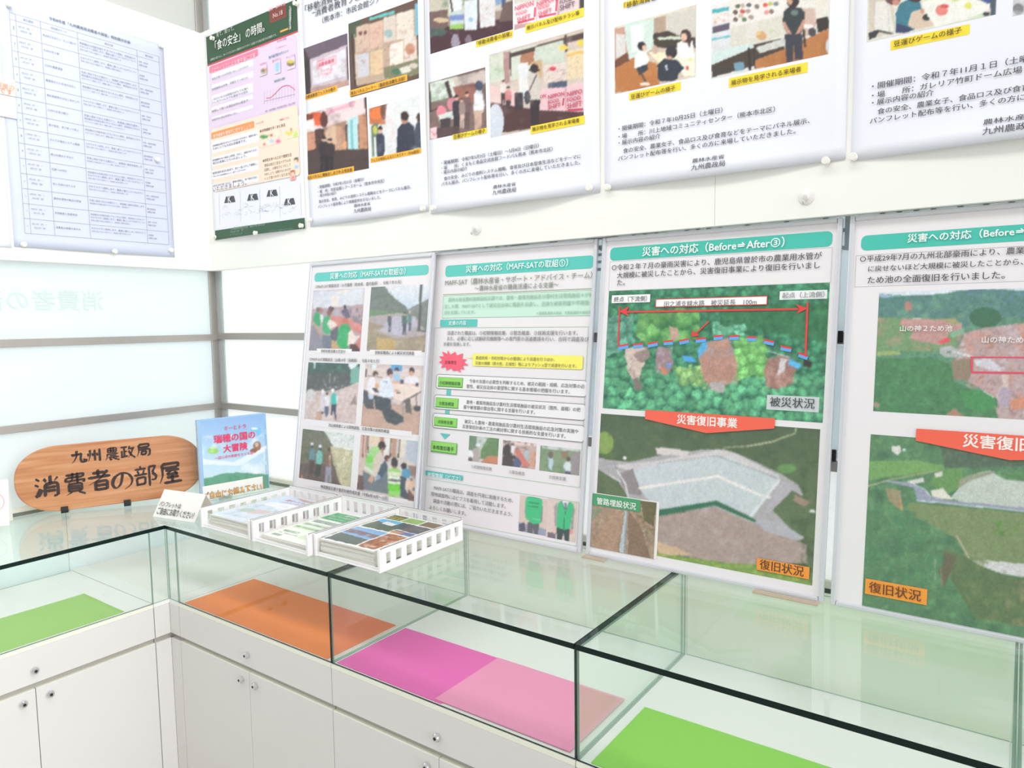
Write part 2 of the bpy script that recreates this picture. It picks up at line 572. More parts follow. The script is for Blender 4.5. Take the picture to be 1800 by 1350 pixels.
    def rows(self, n, x1, y1, x2, y2, x3, y3, strings, **kw):
        """n text rows from the midline (x1,y1)-(x2,y2) down to a last row starting at (x3,y3)"""
        for i, s in enumerate(strings):
            t = i / max(1, n - 1)
            dx, dy = (x3 - x1) * t, (y3 - y1) * t
            fr = kw.get('frac', [1] * n)[i]
            k2 = {k: v for k, v in kw.items() if k != 'frac'}
            self.text(s, x1 + dx, y1 + dy, x1 + dx + (x2 - x1) * fr, y1 + dy + (y2 - y1) * fr, **k2)
    def photo(self, x1, y1, x2, y2, ops, step=1.4, grain=0.035, layer=None):
        u0, v0, u1, v1 = self.uvrect(x1, y1, x2, y2)
        u0, u1 = np.clip([u0, u1], 0.0005, self.W - 0.0005); v0, v1 = np.clip([v0, v1], 0.0005, self.H - 0.0005)
        pa = self.pix(np.array([u0, u1, u0]), np.array([v0, v0, v1]))
        w = np.hypot(pa[0][1] - pa[0][0], pa[1][1] - pa[1][0]); h = np.hypot(pa[0][2] - pa[0][0], pa[1][2] - pa[1][0])
        n = max(4, int(w / step)); m = max(4, int(h / step))
        uu, vv = np.meshgrid(np.linspace(u0, u1, n + 1), np.linspace(v0, v1, m + 1))
        uv = np.stack([uu.ravel(), vv.ravel()], 1)
        px, py = self.pix(uv[:, 0], uv[:, 1])
        c = paint(px, py, ops, self.T, grain).reshape(m + 1, n + 1, 3)
        c = soften(c)
        rn = vnoise(px * 1.1, py * 1.1, 21).reshape(m + 1, n + 1, 1) - 0.5
        c = np.clip(c * (1 + rn * grain * 2.2), 0, 255).reshape(-1, 3)
        P = self.to3(uv, 0.0030 if self.curl is not None and self.small else 0.0003)
        i = np.arange(n)[None, :] + np.arange(m)[:, None] * (n + 1)
        i = i.ravel()
        F = np.stack([i, i + 1, i + n + 2, i + n + 1], 1)
        self.layers.setdefault('photo%d' % len(self.layers), [[P], F.tolist(), [ink(c)], len(P)])
    def finish(self, parent):
        for name, (P, F, Cc, n) in self.layers.items():
            nm = 'printed_photo' if name.startswith('photo') and '_' not in name else name.split('#')[0]
            P = np.concatenate(P) - np.array(root_loc(parent)); Cc = np.concatenate(Cc)
            me = bpy.data.meshes.new(nm)
            me.from_pydata(P.tolist(), [], F)
            at = me.color_attributes.new('Col', 'FLOAT_COLOR', 'POINT')
            at.data.foreach_set('color', np.concatenate([Cc, np.ones((len(Cc), 1))], 1).ravel())
            me.materials.append(M[self.mat])
            o = link(bpy.data.objects.new(nm, me), parent)
            if any(w in nm for w in ('lettering', 'rule', 'stroke', 'handwriting', 'marking', 'dash', 'curve')):
                o['kind'] = 'stuff'            # print too small to pick apart
    def paper(self, parent, mat, thick=0.0006, name='paper', nu=24, nv=28):
        if self.curl is None: nu = nv = 1
        uu, vv = np.meshgrid(np.linspace(0, self.W, nu + 1), np.linspace(0, self.H, nv + 1))
        uv = np.stack([uu.ravel(), vv.ravel()], 1)
        A = self.to3(uv, 0.0); B = self.to3(uv, -thick)
        mb = MB(); mb.v = [tuple(p) for p in A] + [tuple(p) for p in B]
        N = len(A); r = nu + 1
        for j in range(nv):
            for i in range(nu):
                k = j * r + i
                mb.f.append((k, k + 1, k + r + 1, k + r)); mb.f.append((N + k, N + k + r, N + k + r + 1, N + k + 1))
        for i in range(nu):
            mb.f.append((i, N + i, N + i + 1, i + 1)); k = nv * r + i; mb.f.append((k, k + 1, N + k + 1, N + k))
        for j in range(nv):
            k = j * r; mb.f.append((k, k + r, N + k + r, N + k)); k = j * r + nu; mb.f.append((k, N + k, N + k + r, k + r))
        mb.mi = [0] * len(mb.f)
        return build(name, mb, mat, parent, smooth=self.curl is not None)
# ---------------------------------------------------------------- setting
ZT = 0.95
floor = struct(build('floor', MB().box(-0.3, 6.0, -5.0, 0.3, -0.05, 0.0), 'floor'))
struct(build('wall_left', MB().box(-0.14, -0.002, -4.0, 0.0, 0, 0.60), 'wall'))
struct(build('wall_right', MB().box(-0.14, 5.0, 0.002, 0.14, 0, 0.60), 'wall'))

w1 = bpy.data.objects.new('window_1', None); w1.location = (0, -1.5, ZT); link(w1); struct(w1)
build('glass_pane', MB().box(-0.012, -0.002, -4.0, 0.0, 0.952, 2.3), 'frost', w1)
build('lower_glass_pane', MB().box(-0.012, -0.002, -4.0, 0.0, 0.60, 0.950), 'frost', w1)
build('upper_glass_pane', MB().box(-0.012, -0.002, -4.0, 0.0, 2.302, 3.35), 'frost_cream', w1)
build('sill', MB().box(-0.012, 0.012, -4.0, -0.012, 0.951, 0.966), 'sill', w1, bevel=0.001)
build('rail', MB().box(-0.002, 0.008, -4.0, -0.004, 1.526, 1.553), 'steel', w1, bevel=0.0012)
build('rail', MB().box(-0.002, 0.008, -4.0, -0.004, 1.230, 1.257), 'steel', w1, bevel=0.0012)
build('corner_post', MB().box(-0.002, 0.005, -0.033, -0.003, 0.966, 3.35), 'steel', w1, bevel=0.0012)

w2 = bpy.data.objects.new('window_2', None); w2.location = (2.0, 0, ZT); link(w2); struct(w2)
build('glass_pane', MB().box(0.0, 5.0, 0.002, 0.012, 0.952, 2.3), 'frost_white', w2)
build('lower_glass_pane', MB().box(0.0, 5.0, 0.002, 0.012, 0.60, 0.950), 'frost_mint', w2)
build('upper_glass_pane', MB().box(0.0, 5.0, 0.002, 0.012, 2.302, 3.35), 'frost_white', w2)
build('sill', MB().box(0.012, 5.0, -0.012, 0.012, 0.951, 0.966), 'sill', w2, bevel=0.001)
build('rail', MB().box(0.0, 5.0, -0.008, 0.002, 1.530, 1.558), 'steel', w2, bevel=0.0012)
build('rail', MB().box(0.0, 5.0, -0.008, 0.002, 1.231, 1.257), 'steel', w2, bevel=0.0012)
build('glazing_strip', MB().box(0.033, 0.046, -0.003, 0.002, 0.966, 3.35), bsdf_mat('grey_gasket', srgb=(176, 190, 186), rough=0.4), w2)
build('corner_tape', MB().box(0.0, 0.033, -0.001, 0.002, 0.966, 3.35), 'frost_white', w2)

# lettering seen from behind on the two windows
def plane_sheet(o, ux, uy, W, H, **k):
    return Sheet(o, ux, uy, W, H, **k)
s = Sheet((0.0, -1.6, 1.6), (0, 1, 0), (0, 0, 1), 1.5, 0.2)
v_, f_ = glyph_mesh('消費者の部屋', 0.0)
lo_, hi_ = v_.min(0), v_.max(0)
uv_ = np.stack([(hi_[0] - v_[:, 0]) / (hi_[0] - lo_[0]) * 0.486 + (1.6 - 0.954), (v_[:, 1] - lo_[1]) / (hi_[1] - lo_[1]) * 0.074 + 0.052], 1)
s._add('mirrored_lettering', s.to3(uv_, 0.0004), f_, np.tile(lin((206, 220, 216)), (len(uv_), 1)))
s.finish(w1)

film = thing('window_film_sign', 'blue-grey film sign on the right window, mostly hidden behind the framed panels', 'sign', (2.4, 0, 1.23))
build('film', MB().box(1.275, 3.9, 0.0002, 0.0019, 1.262, 1.528), 'film_blue', film)
build('film', MB().box(1.275, 3.9, 0.0002, 0.0019, 1.559, 1.88), 'film_blue', film)
s = Sheet((1.3, -0.0006, 1.72), (1, 0, 0), (0, 0, 1), 2.5, 0.14)
s.k = 0
v_, f_ = glyph_mesh('農林水産省九州農政局消費者の部屋', 0.01)
lo_, hi_ = v_.min(0), v_.max(0)
uv_ = np.stack([(hi_[0] - v_[:, 0]) / (hi_[0] - lo_[0]) * 2.4 + 0.05, (v_[:, 1] - lo_[1]) / (hi_[1] - lo_[1]) * 0.115 + 0.005], 1)
s._add('mirrored_lettering', s.to3(uv_, 0.0004), f_, np.tile(ink((150, 166, 172)), (len(uv_), 1)))
s.finish(film)

# ---------------------------------------------------------------- display boards
b1 = build('display_board', MB().box(0.0005, 0.035, -1.9, -0.0005, 1.8205, 2.787), 'board', loc=(0.017, -0.95, 1.82), bevel=0.0015)
tag(b1, 'white display board on the left wall behind the timetable sheet', 'display board')
b2 = build('display_board', MB().box(0.0355, 2.2062, -0.035, -0.0015, 1.8205, 2.787), 'board', loc=(1.1, -0.018, 1.82), bevel=0.0008)
tag(b2, 'long white display board on the right wall from corner to seam', 'display board')
b3 = build('display_board', MB().box(2.2068, 4.2, -0.035, -0.0015, 1.8205, 2.787), 'board', loc=(3.2, -0.018, 1.82), bevel=0.0008)
tag(b3, 'white display board right of the seam, running out of the photo', 'display board')

# ---------------------------------------------------------------- display cases
def lock(parent, pos, axis):
    mb = MB().lathe(pos, axis, [(-0.004, 0.0085), (0.004, 0.0105), (0.009, 0.0105), (0.0125, 0.008), (0.0128, 0.0045)], 20)
    o = build('lock', mb, 'chrome', parent, smooth=False)
    p2 = np.array(pos) + np.array(axis) * 0.0128
    mb = MB().lathe(p2, axis, [(-0.0005, 0.0042), (0.0006, 0.004)], 14)
    build('lock_core', mb, 'lock', parent)
    return o

def unit(kind, a, b, label, edge='glass_edge', own_top=True, side_lo=True, side_hi=True, lo_light=False):
    """kind 'R': along the right wall from x=a to b; 'L': along the left wall from y=-a to -b"""
    if kind == 'R':
        mp = lambda t, d: (t, -d)              # t along the run, d from the wall
        base = ((a + b) / 2, -0.6, 0)
    else:
        mp = lambda t, d: (d, -t)
        base = (0.6, -(a + b) / 2, 0)
    def bx(mb, t0, t1, d0, d1, z0, z1, em=None):
        p, q = mp(t0, d0), mp(t1, d1)
        x0, x1 = sorted((p[0], q[0])); y0, y1 = sorted((p[1], q[1]))
        return mb.box(x0, x1, y0, y1, z0, z1, 0, em)
    th = thing('display_case', label, 'display case', base)
    g = 0.0012
    build('carcass', bx(MB(), a + g, b - g, 0.03, 0.580, 0.08, 0.688), 'cabinet_white', th)
    build('plinth', bx(MB(), a + g, b - g, 0.06, 0.545, 0.0, 0.08), 'cabinet_white', th)
    build('finger_rail', bx(MB(), a + g, b - g, 0.580, 0.589, 0.560, 0.600), 'joint_grey', th)
    d = build('drawer', bx(MB(), a + g, b - g, 0.580, 0.600, 0.590, 0.690), 'cabinet_white', th, bevel=0.001)
    mid = (a + b) / 2
    doors = []
    for (t0, t1) in ((a + g, mid - g * .8), (mid + g * .8, b - g)):
        doors.append(build('door', bx(MB(), t0, t1, 0.580, 0.600, 0.085, 0.573), 'cabinet_white', th, bevel=0.001))
        build('edge_band', bx(MB(), t0 + 0.0005, t1 - 0.0005, 0.5815, 0.5995, 0.573, 0.5742), 'edge_cream', doors[-1])
    ax = (0, -1, 0) if kind == 'R' else (1, 0, 0)
    P = lambda t, z: (*mp(t, 0.600), z)
    lock(d, P(mid, 0.628), ax)
    lock(doors[0], P(mid - 0.034, 0.544), ax)
    lock(doors[1], P(mid + 0.034, 0.544), ax)
    build('case_floor', bx(MB(), a + g, b - g, 0.03, 0.598, 0.6905, 0.703), 'deck', th, bevel=0.0008)
    build('edge_band', bx(MB(), a + g, b - g, 0.598, 0.6002, 0.6905, 0.7015), 'edge_cream', th)
    # glass hood
    if kind == 'R':
        em_side = [0, 0, 1, 1, 1, 1]; em_front = [1, 1, 0, 0, 1, 1]
    else:
        em_side = [1, 1, 0, 0, 1, 1]; em_front = [0, 0, 1, 1, 1, 1]
    gm = ['glass', edge, 'glass_edge_light']
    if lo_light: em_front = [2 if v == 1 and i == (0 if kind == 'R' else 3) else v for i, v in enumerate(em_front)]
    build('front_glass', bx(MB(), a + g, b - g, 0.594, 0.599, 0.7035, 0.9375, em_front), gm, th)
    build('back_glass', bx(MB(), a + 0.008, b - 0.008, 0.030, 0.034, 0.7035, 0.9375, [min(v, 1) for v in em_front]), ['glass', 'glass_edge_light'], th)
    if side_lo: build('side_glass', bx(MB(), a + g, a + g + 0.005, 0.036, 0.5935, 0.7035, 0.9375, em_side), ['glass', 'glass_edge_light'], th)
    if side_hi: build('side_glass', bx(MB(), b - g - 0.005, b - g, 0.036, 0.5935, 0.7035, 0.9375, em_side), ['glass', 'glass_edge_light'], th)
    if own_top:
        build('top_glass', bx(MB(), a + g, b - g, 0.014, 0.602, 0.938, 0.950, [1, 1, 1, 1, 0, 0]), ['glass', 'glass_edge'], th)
    return th

X1, X2, X3, X4 = 1.391, 2.1345, 2.858, 3.60
unit('L', 0.652, 1.345, 'white display case on the left holding the pale green felt', own_top=False, side_lo=False, side_hi=False, lo_light=True)
unit('R', 0.655, X1, 'white display case with the orange felt, right of the corner', own_top=False, side_lo=False, lo_light=True)
unit('R', X1, X2, 'white display case holding the magenta and pink felts', )
unit('R', X2, X3, 'wide glass display case holding the bright green felt, nearest the camera')
unit('R', X3, X4, 'display case cut off by the right edge of the photo')

cc = thing('corner_display_case', 'corner display case joining the left and right rows, with narrow filler fronts', 'display case', (0.6, -0.6, 0))
mb = MB().box(0.03, 0.6535, -0.580, -0.03, 0.0, 0.688); mb.box(0.03, 0.580, -0.6505, -0.580, 0.0, 0.688)
build('carcass', mb, 'cabinet_white', cc)
mb = MB().box(0.03, 0.6538, -0.5985, -0.014, 0.6905, 0.703); mb.box(0.014, 0.5985, -0.6508, -0.5985, 0.6905, 0.703)
build('case_floor', mb, 'deck', cc)
build('filler_front', MB().box(0.6, 0.6538, -0.600, -0.580, 0.590, 0.690), 'cabinet_white', cc, bevel=0.0008)
build('filler_front', MB().box(0.6, 0.6538, -0.600, -0.580, 0.0, 0.573), 'cabinet_white', cc, bevel=0.0008)
build('filler_front', MB().box(0.580, 0.600, -0.6508, -0.6, 0.590, 0.690), 'cabinet_white', cc, bevel=0.0008)
build('filler_front', MB().box(0.580, 0.600, -0.6508, -0.6, 0.0, 0.573), 'cabinet_white', cc, bevel=0.0008)
build('finger_rail', MB().box(0.589, 0.6538, -0.589, -0.580, 0.560, 0.600), 'joint_grey', cc)
build('finger_rail', MB().box(0.580, 0.589, -0.6508, -0.580, 0.560, 0.600), 'joint_grey', cc)
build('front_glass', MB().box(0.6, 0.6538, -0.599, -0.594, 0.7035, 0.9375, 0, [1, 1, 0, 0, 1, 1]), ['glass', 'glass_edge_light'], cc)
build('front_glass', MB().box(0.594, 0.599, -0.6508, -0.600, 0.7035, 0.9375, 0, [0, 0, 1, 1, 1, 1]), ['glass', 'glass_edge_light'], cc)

# one L-shaped glass top over the left, corner and orange-felt cases
mb = MB()
L = [(0.014, -1.345), (0.602, -1.345), (0.602, -0.602), (X1 - 0.001, -0.602), (X1 - 0.001, -0.014), (0.014, -0.014)]
mb.v = [(x, y, 0.938) for x, y in L] + [(x, y, 0.950) for x, y in L]
mb.f = [(0, 1, 2, 3, 4, 5), (6, 7, 8, 9, 10, 11)] + [(i, (i + 1) % 6, (i + 1) % 6 + 6, i + 6) for i in range(6)]
mb.mi = [0, 0] + [1] * 6
gt = build('glass_worktop', mb, ['glass', 'glass_edge'], loc=(0.3, -0.3, 0.938))
tag(gt, 'L-shaped clear glass top with dark green edges turning round the corner', 'glass top')

# felts
def felt(x0, x1, y0, y1, z, mat, label):
    mb = MB()
    nx, ny = 14, 8
    for k, zz in enumerate((z, z + 0.0015)):
        for j in range(ny + 1):
            for i in range(nx + 1):
                x = x0 + (x1 - x0) * i / nx; y = y0 + (y1 - y0) * j / ny
                e = min(i, nx - i, j, ny - j)
                mb.v.append((x, y, zz + (0.0006 * vnoise(x * 22, y * 22, 3) if k else 0)))
    n = (nx + 1) * (ny + 1); r = nx + 1
    for j in range(ny):
        for i in range(nx):
            a = j * r + i
            mb.f.append((a, a + r, a + r + 1, a + 1)); mb.f.append((n + a, n + a + 1, n + a + r + 1, n + a + r))
    for i in range(nx):
        mb.f.append((i, i + 1, n + i + 1, n + i)); a = ny * r + i; mb.f.append((a, n + a, n + a + 1, a + 1))
    for j in range(ny):
        a = j * r; mb.f.append((a, n + a, n + a + r, a + r)); a += nx; mb.f.append((a, a + r, n + a + r, n + a))
    mb.mi = [0] * len(mb.f)
    o = build('felt_sheet', mb, mat, loc=((x0 + x1) / 2, (y0 + y1) / 2, z))
    tag(o, label, 'felt sheet')
felt(0.318, 0.585, -1.33, -0.737, 0.7033, 'felt_green_pale', 'pale green felt sheet in the left display case')
felt(0.676, 1.366, -0.590, -0.335, 0.7033, 'felt_orange', 'orange felt sheet in the case right of the corner')
felt(1.404, 1.765, -0.590, -0.333, 0.7033, 'felt_magenta', 'magenta felt sheet tucked beneath the lighter pink one')
felt(1.742, 2.112, -0.585, -0.335, 0.7058, 'felt_pink', 'light pink felt sheet overlapping the magenta one')
felt(2.165, 2.84, -0.590, -0.337, 0.7033, 'felt_green', 'bright green felt sheet in the nearest display case')

# pins and hooks
def pin(pos, axis, label, grp='white push pins'):
    mb = MB().lathe(pos, axis, [(0.0, 0.0075), (0.002, 0.0085), (0.004, 0.0078), (0.0055, 0.0055), (0.009, 0.0055), (0.0105, 0.0082), (0.013, 0.0088), (0.0145, 0.0072)], 16)
    o = build('push_pin', mb, 'pin', loc=pos, smooth=False)
    tag(o, label, 'push pin', grp)
def bpin(px, py, label, off=0.002):
    d = ray(px, py); y = -0.0355 - off
    t = (y - CAM[1]) / d[1]; p = CAM + t * d
    pin((p[0], y, p[2]), (0, -1, 0), label)
def lpin(px, py, label, off=0.002):
    d = ray(px, py); x = 0.0355 + off
    t = (x - CAM[0]) / d[0]; p = CAM + t * d
    pin((x, p[1], p[2]), (1, 0, 0), label)

def hook(px, py, label):
    d = ray(px, py); t = (-0.0352 - CAM[1]) / d[1]; p = CAM + t * d
    th = thing('wall_hook', label, 'hook', (p[0], -0.0352, p[2]), 'clear hooks on the white board')
    build('suction_disc', MB().lathe((p[0], -0.0354, p[2]), (0, -1, 0), [(0, 0.017), (0.002, 0.0165), (0.005, 0.008), (0.009, 0.006)], 20), 'hook', th)
    mb = MB()
    pts = [(0, 0.008), (0, 0.014), (-0.006, 0.018), (-0.014, 0.019), (-0.017, 0.024), (-0.012, 0.028)]
    for (a, b_), (c, e) in zip(pts, pts[1:]):
        A = np.array([p[0], -0.0354 - b_, p[2] + a]); B = np.array([p[0], -0.0354 - e, p[2] + c])
        mb.lathe(A, B - A, [(0, 0.0022), (float(np.linalg.norm(B - A)), 0.0022)], 8)
    build('hook_arm', mb, bsdf_mat('hook_metal', srgb=(206, 204, 202), rough=0.25, metal=0.2), th)
hook(838, 403, 'small clear hook above the second framed panel')
hook(1417, 347, 'small clear hook right of the board seam')
# ---------------------------------------------------------------- posters pinned to the boards
def curl_fn(A, side=0.0, ph=0.0, wave=0.0012):
    def c(u, v):
        return (0.0012 + A * np.sin(np.pi * np.clip(u, 0, 1)) ** 1.3 * np.exp(-np.clip(v, 0, 1) / 0.055)
                + side * np.exp(-np.clip(1 - u, 0, 1) / 0.04) * np.sin(np.pi * np.clip(v, 0, 1)) ** 2
                + wave * (1 + np.sin(v * 9 + u * 4 + ph)) * np.clip(v * 6, 0, 1))
    return c

def board_poster(x0, x1, z0, z1, label, A=0.012, ph=0.0, side=0.003, wave=0.0012):
    th = thing('poster', label, 'poster', ((x0 + x1) / 2, -0.0355, z0))
    s = Sheet((x0, -0.0357, z0), (1, 0, 0), (0, 0, 1), x1 - x0, z1 - z0, curl=curl_fn(A, side, ph, wave))
    s.paper(th, 'paper')
    return th, s

YEL, ORG, DK = (252, 222, 50), (250, 180, 50), (66, 62, 66)

def caption(s, x1, y1, x2, y2, col, txt, tx):
    s.rect(x1, y1, x2, y2, col, 'caption_strip')
    s.text(txt, *tx, col=(70, 52, 30), weight=0.012)

# --- poster A
th, s = board_poster(0.683, 1.266, 1.948, 2.789, 'poster with four photos and orange captions, first right of the food safety poster', 0.010, 0.4)
s.T = (520, 0, .3038)
s.text('「移動消費者の部屋」出展', 60, 42, 500, -103, weight=0.006, asp=.82)
s.text('“消費者教育フェスタ”', 102, 76, 480, -50, weight=0.006, asp=.82)
s.text('（熊本市：市民会館シアーズホーム）', 160, 110, 690, -66, weight=0.006, asp=.85)
s.photo(50, 283, 312, 493, [('f', (66, 48, 52)), ('p', [(48, 275), (310, 185), (312, 262), (85, 345)], (98, 84, 100)), ('p', [(85, 345), (300, 262), (302, 490), (92, 538)], (202, 186, 196)),
    ('p', [(98, 362), (292, 285), (294, 440), (104, 495)], (226, 222, 230)), ('p', [(124, 356), (238, 322), (240, 372), (212, 380), (210, 424), (150, 438), (148, 400), (126, 402)], (238, 140, 160)), ('p', [(129, 361), (233, 329), (234, 368), (207, 376), (205, 419), (155, 431), (153, 394), (131, 397)], (250, 226, 232)), ('p', [(85, 512), (312, 462), (312, 500), (85, 560)], (190, 150, 135)), ('p', [(48, 345), (82, 340), (90, 560), (52, 560)], (52, 42, 44)), ('n', None, (120, 100, 100), 40, .3, 0)])
s.photo(308, 140, 718, 455, [('f', (92, 70, 60)), ('p', [(345, 170), (690, 55), (718, 430), (350, 500)], (188, 162, 140)), ('p', [(308, 140), (385, 110), (390, 200), (315, 230)], (70, 80, 60)),
    ('p', [(428, 105), (575, 60), (575, 80), (428, 120)], (96, 190, 190)), ('p', [(352, 160), (428, 135), (430, 290), (358, 305)], (206, 178, 158)), ('p', [(432, 138), (505, 118), (505, 270), (434, 285)], (216, 178, 158)), ('p', [(510, 105), (578, 82), (580, 235), (512, 248)], (214, 200, 186)),
    ('p', [(585, 80), (680, 55), (684, 215), (588, 232)], (226, 214, 200)), ('p', [(355, 320), (428, 305), (430, 440), (362, 455)], (202, 200, 206)), ('p', [(434, 310), (505, 285), (508, 425), (438, 440)], (220, 190, 150)), ('p', [(545, 260), (625, 235), (628, 390), (550, 405)], (236, 226, 214)),
    ('p', [(630, 225), (698, 210), (702, 365), (634, 385)], (226, 212, 200)), ('e', 665, 285, 28, 34, (196, 140, 110)), ('e', 540, 195, 24, 24, (150, 180, 180)), ('w', 4, 8), ('n', [(355, 200), (700, 90), (700, 400), (360, 450)], (150, 90, 76), 16, .55, -.15),
    ('e', 378, 195, 10, 12, (120, 70, 60)), ('e', 405, 190, 9, 12, (120, 70, 60)), ('p', [(510, 395), (718, 340), (718, 430), (520, 460)], (120, 120, 90)), ('e', 585, 415, 26, 18, (70, 110, 80)), ('p', [(600, 400), (650, 380), (680, 410), (620, 432)], (220, 214, 200)), ('e', 685, 382, 28, 16, (214, 200, 186)),
    ('p', [(690, 20), (712, 20), (718, 205), (694, 212)], (110, 180, 200)), ('l', 328, 200, 350, 500, 10, (60, 44, 40)), ('l', 345, 180, 358, 480, 4, (226, 206, 186))])
s.photo(58, 660, 425, 975, [('f', (74, 52, 46)), ('p', [(58, 655), (400, 565), (410, 700), (60, 760)], (236, 214, 214)), ('p', [(180, 640), (345, 590), (345, 612), (180, 662)], (236, 170, 190)), ('w', 12, 24), ('e', 115, 690, 50, 42, (230, 92, 52)), ('p', [(60, 660), (100, 660), (100, 740), (60, 730)], (120, 60, 46)),
    ('e', 165, 692, 22, 46, (96, 50, 44)), ('p', [(60, 700), (110, 690), (110, 780), (60, 780)], (236, 230, 226)), ('w', 4, 20), ('p', [(60, 770), (110, 760), (120, 860), (62, 880)], (202, 142, 112)), ('p', [(165, 740), (290, 700), (295, 880), (180, 900)], (196, 150, 120)), ('p', [(175, 730), (230, 715), (240, 830), (180, 850)], (214, 178, 150)),
    ('p', [(300, 690), (362, 668), (366, 880), (304, 890)], (186, 224, 226)), ('l', 325, 700, 330, 880, 14, (120, 190, 196)), ('p', [(364, 668), (414, 660), (420, 870), (368, 880)], (200, 142, 108)), ('p', [(58, 880), (425, 860), (430, 1000), (60, 1020)], (72, 56, 54)),
    ('h', 165, 790, 200, (44, 42, 46), (38, 34, 38), (30, 26, 26), 1.0), ('h', 200, 800, 190, (52, 44, 44), (38, 34, 38), (40, 30, 28), 1.1), ('n', None, (40, 30, 30), 40, .35, -.05), ('e', 286, 840, 12, 26, (226, 160, 110))])
s.photo(425, 630, 728, 866, [('f', (226, 228, 228)), ('p', [(425, 630), (530, 600), (520, 720), (428, 720)], (196, 110, 70)), ('w', 10, 24), ('e', 470, 660, 36, 34, (240, 120, 60)), ('p', [(495, 610), (530, 602), (520, 690), (500, 700)], (110, 70, 56)), ('w', 3, 20), ('p', [(440, 725), (478, 712), (482, 900), (444, 910)], (96, 120, 96)), ('e', 462, 752, 14, 26, (190, 190, 80)),
    ('l', 460, 800, 462, 900, 14, (226, 226, 230)), ('n', [(500, 680), (620, 640), (620, 880), (500, 900)], (240, 200, 190), 30, .5, 0), ('h', 492, 728, 290, (48, 52, 70), (50, 52, 66), (36, 30, 30), .62),
    ('p', [(585, 900), (592, 750), (618, 715), (660, 705), (688, 735), (690, 880)], (46, 50, 66)), ('e', 634, 684, 22, 34, (180, 130, 112)), ('e', 634, 672, 23, 26, (52, 36, 34)), ('p', [(692, 860), (690, 760), (704, 712), (728, 706), (728, 858)], (62, 68, 84)), ('e', 716, 682, 12, 26, (70, 52, 48)), ('n', None, (250, 250, 250), 50, .3, -.05)])
s.text('消費者教育', 134, 380, 230, 350, col=(224, 90, 122), weight=0.03, layer='pink_lettering', asp=.8)
s.text('フェスタ', 158, 412, 202, 400, col=(224, 90, 122), weight=0.03, layer='pink_lettering', asp=.8)
caption(s, 50, 552, 245, 528, ORG, '消費者教育フェスタの様子', (60, 566, 236, 514))
caption(s, 315, 526, 650, 468, ORG, '展示パネルコーナー（農政局消費生活部）', (324, 540, 640, 460))
caption(s, 65, 1015, 340, 994, ORG, '展示パネルに興味をしめされる参加者', (72, 1030, 332, 984))
caption(s, 435, 916, 730, 886, ORG, 'フェスタ参加によるミニセミナー（Web配信）', (442, 930, 722, 876))
for t_, c_ in (('・開催期間：令和7年1月31日（金曜日）', (135, 1082, 400, 1040)), ('・場　所：市民会館シアーズホーム（熊本市中央区）', (135, 1109, 518, 1050)), ('・展示内容の紹介', (138, 1133, 242, 1119)),
               ('食の安全、食育、みどりの食料システム戦略などをテーマにパネル展示、', (140, 1164, 672, 1086)), ('パンフレット配布等により情報提供を行ないました。', (135, 1194, 500, 1145)), ('農林水産省', (346, 1191, 440, 1180)), ('九州農政局', (346, 1222, 446, 1210))):
    s.text(t_, *c_, col=DK, weight=0.006, asp=.7 if t_ == '農林水産省' else .9)
s.finish(th)

# --- poster B
th, s = board_poster(1.275, 1.888, 1.938, 2.782, 'poster with yellow captions and pink event booths, above the second framed panel', 0.024, 1.4)
s.T = (740, 0, .2816)
s.photo(50, -260, 578, 185, [('f', (150, 130, 120)), ('p', [(50, -160), (580, -300), (580, 60), (50, 120)], (196, 190, 170)), ('w', 8, 30), ('n', [(50, -200), (580, -300), (580, 10), (50, 60)], (90, 110, 90), 60, .6, 0), ('p', [(50, 80), (170, 60), (180, 370), (50, 380)], (104, 80, 76)), ('e', 130, 128, 48, 16, (206, 180, 140)),
    ('w', 3, 20), ('p', [(170, 170), (590, 110), (590, 230), (50, 400), (50, 250)], (62, 34, 42)), ('p', [(180, 0), (260, -20), (265, 90), (186, 100)], (220, 224, 226)), ('p', [(186, 72), (272, 60), (270, 182), (186, 186)], (190, 206, 200)), ('p', [(186, 100), (270, 92), (270, 126), (186, 132)], (110, 130, 190)), ('p', [(186, 160), (270, 150), (270, 182), (186, 186)], (140, 190, 90)),
    ('p', [(276, 10), (356, -6), (356, 188), (278, 192)], (214, 222, 228)), ('e', 315, 125, 16, 14, (150, 186, 214)), ('p', [(366, -10), (466, -30), (470, 162), (374, 178)], (218, 218, 218)), ('l', 180, -60, 200, 70, 10, (40, 32, 32)), ('n', [(376, 20), (466, 0), (466, 120), (376, 150)], (196, 140, 130), 14, .6, -.1), ('l', 360, 0, 366, 180, 8, (50, 44, 44)), ('p', [(468, -30), (500, -30), (500, 30), (468, 40)], (120, 150, 190)), ('p', [(500, -60), (520, -60), (540, 60), (510, 60)], (60, 80, 130)),
    ('p', [(520, 20), (580, 0), (580, 130), (490, 140)], (96, 76, 70)), ('w', 12, 12), ('e', 220, 260, 26, 44, (150, 140, 156)), ('e', 300, 250, 20, 30, (120, 100, 116)), ('e', 110, 205, 60, 22, (60, 80, 76)), ('n', None, (180, 160, 170), 26, .3, -.12)])
s.photo(582, -240, 1020, 60, [('f', (190, 150, 150)), ('p', [(582, 30), (720, 10), (722, 140), (586, 155)], (252, 232, 236)), ('p', [(724, 0), (858, -20), (852, 120), (728, 142)], (250, 224, 228)), ('p', [(862, -20), (992, -50), (990, 80), (866, 98)], (226, 206, 206)), ('p', [(582, -240), (1020, -240), (1020, -30), (582, 30)], (206, 196, 186)), ('p', [(990, -40), (1022, -40), (1022, 60), (992, 80)], (60, 56, 50)), ('n', None, (250, 240, 240), 60, .2, 0)])
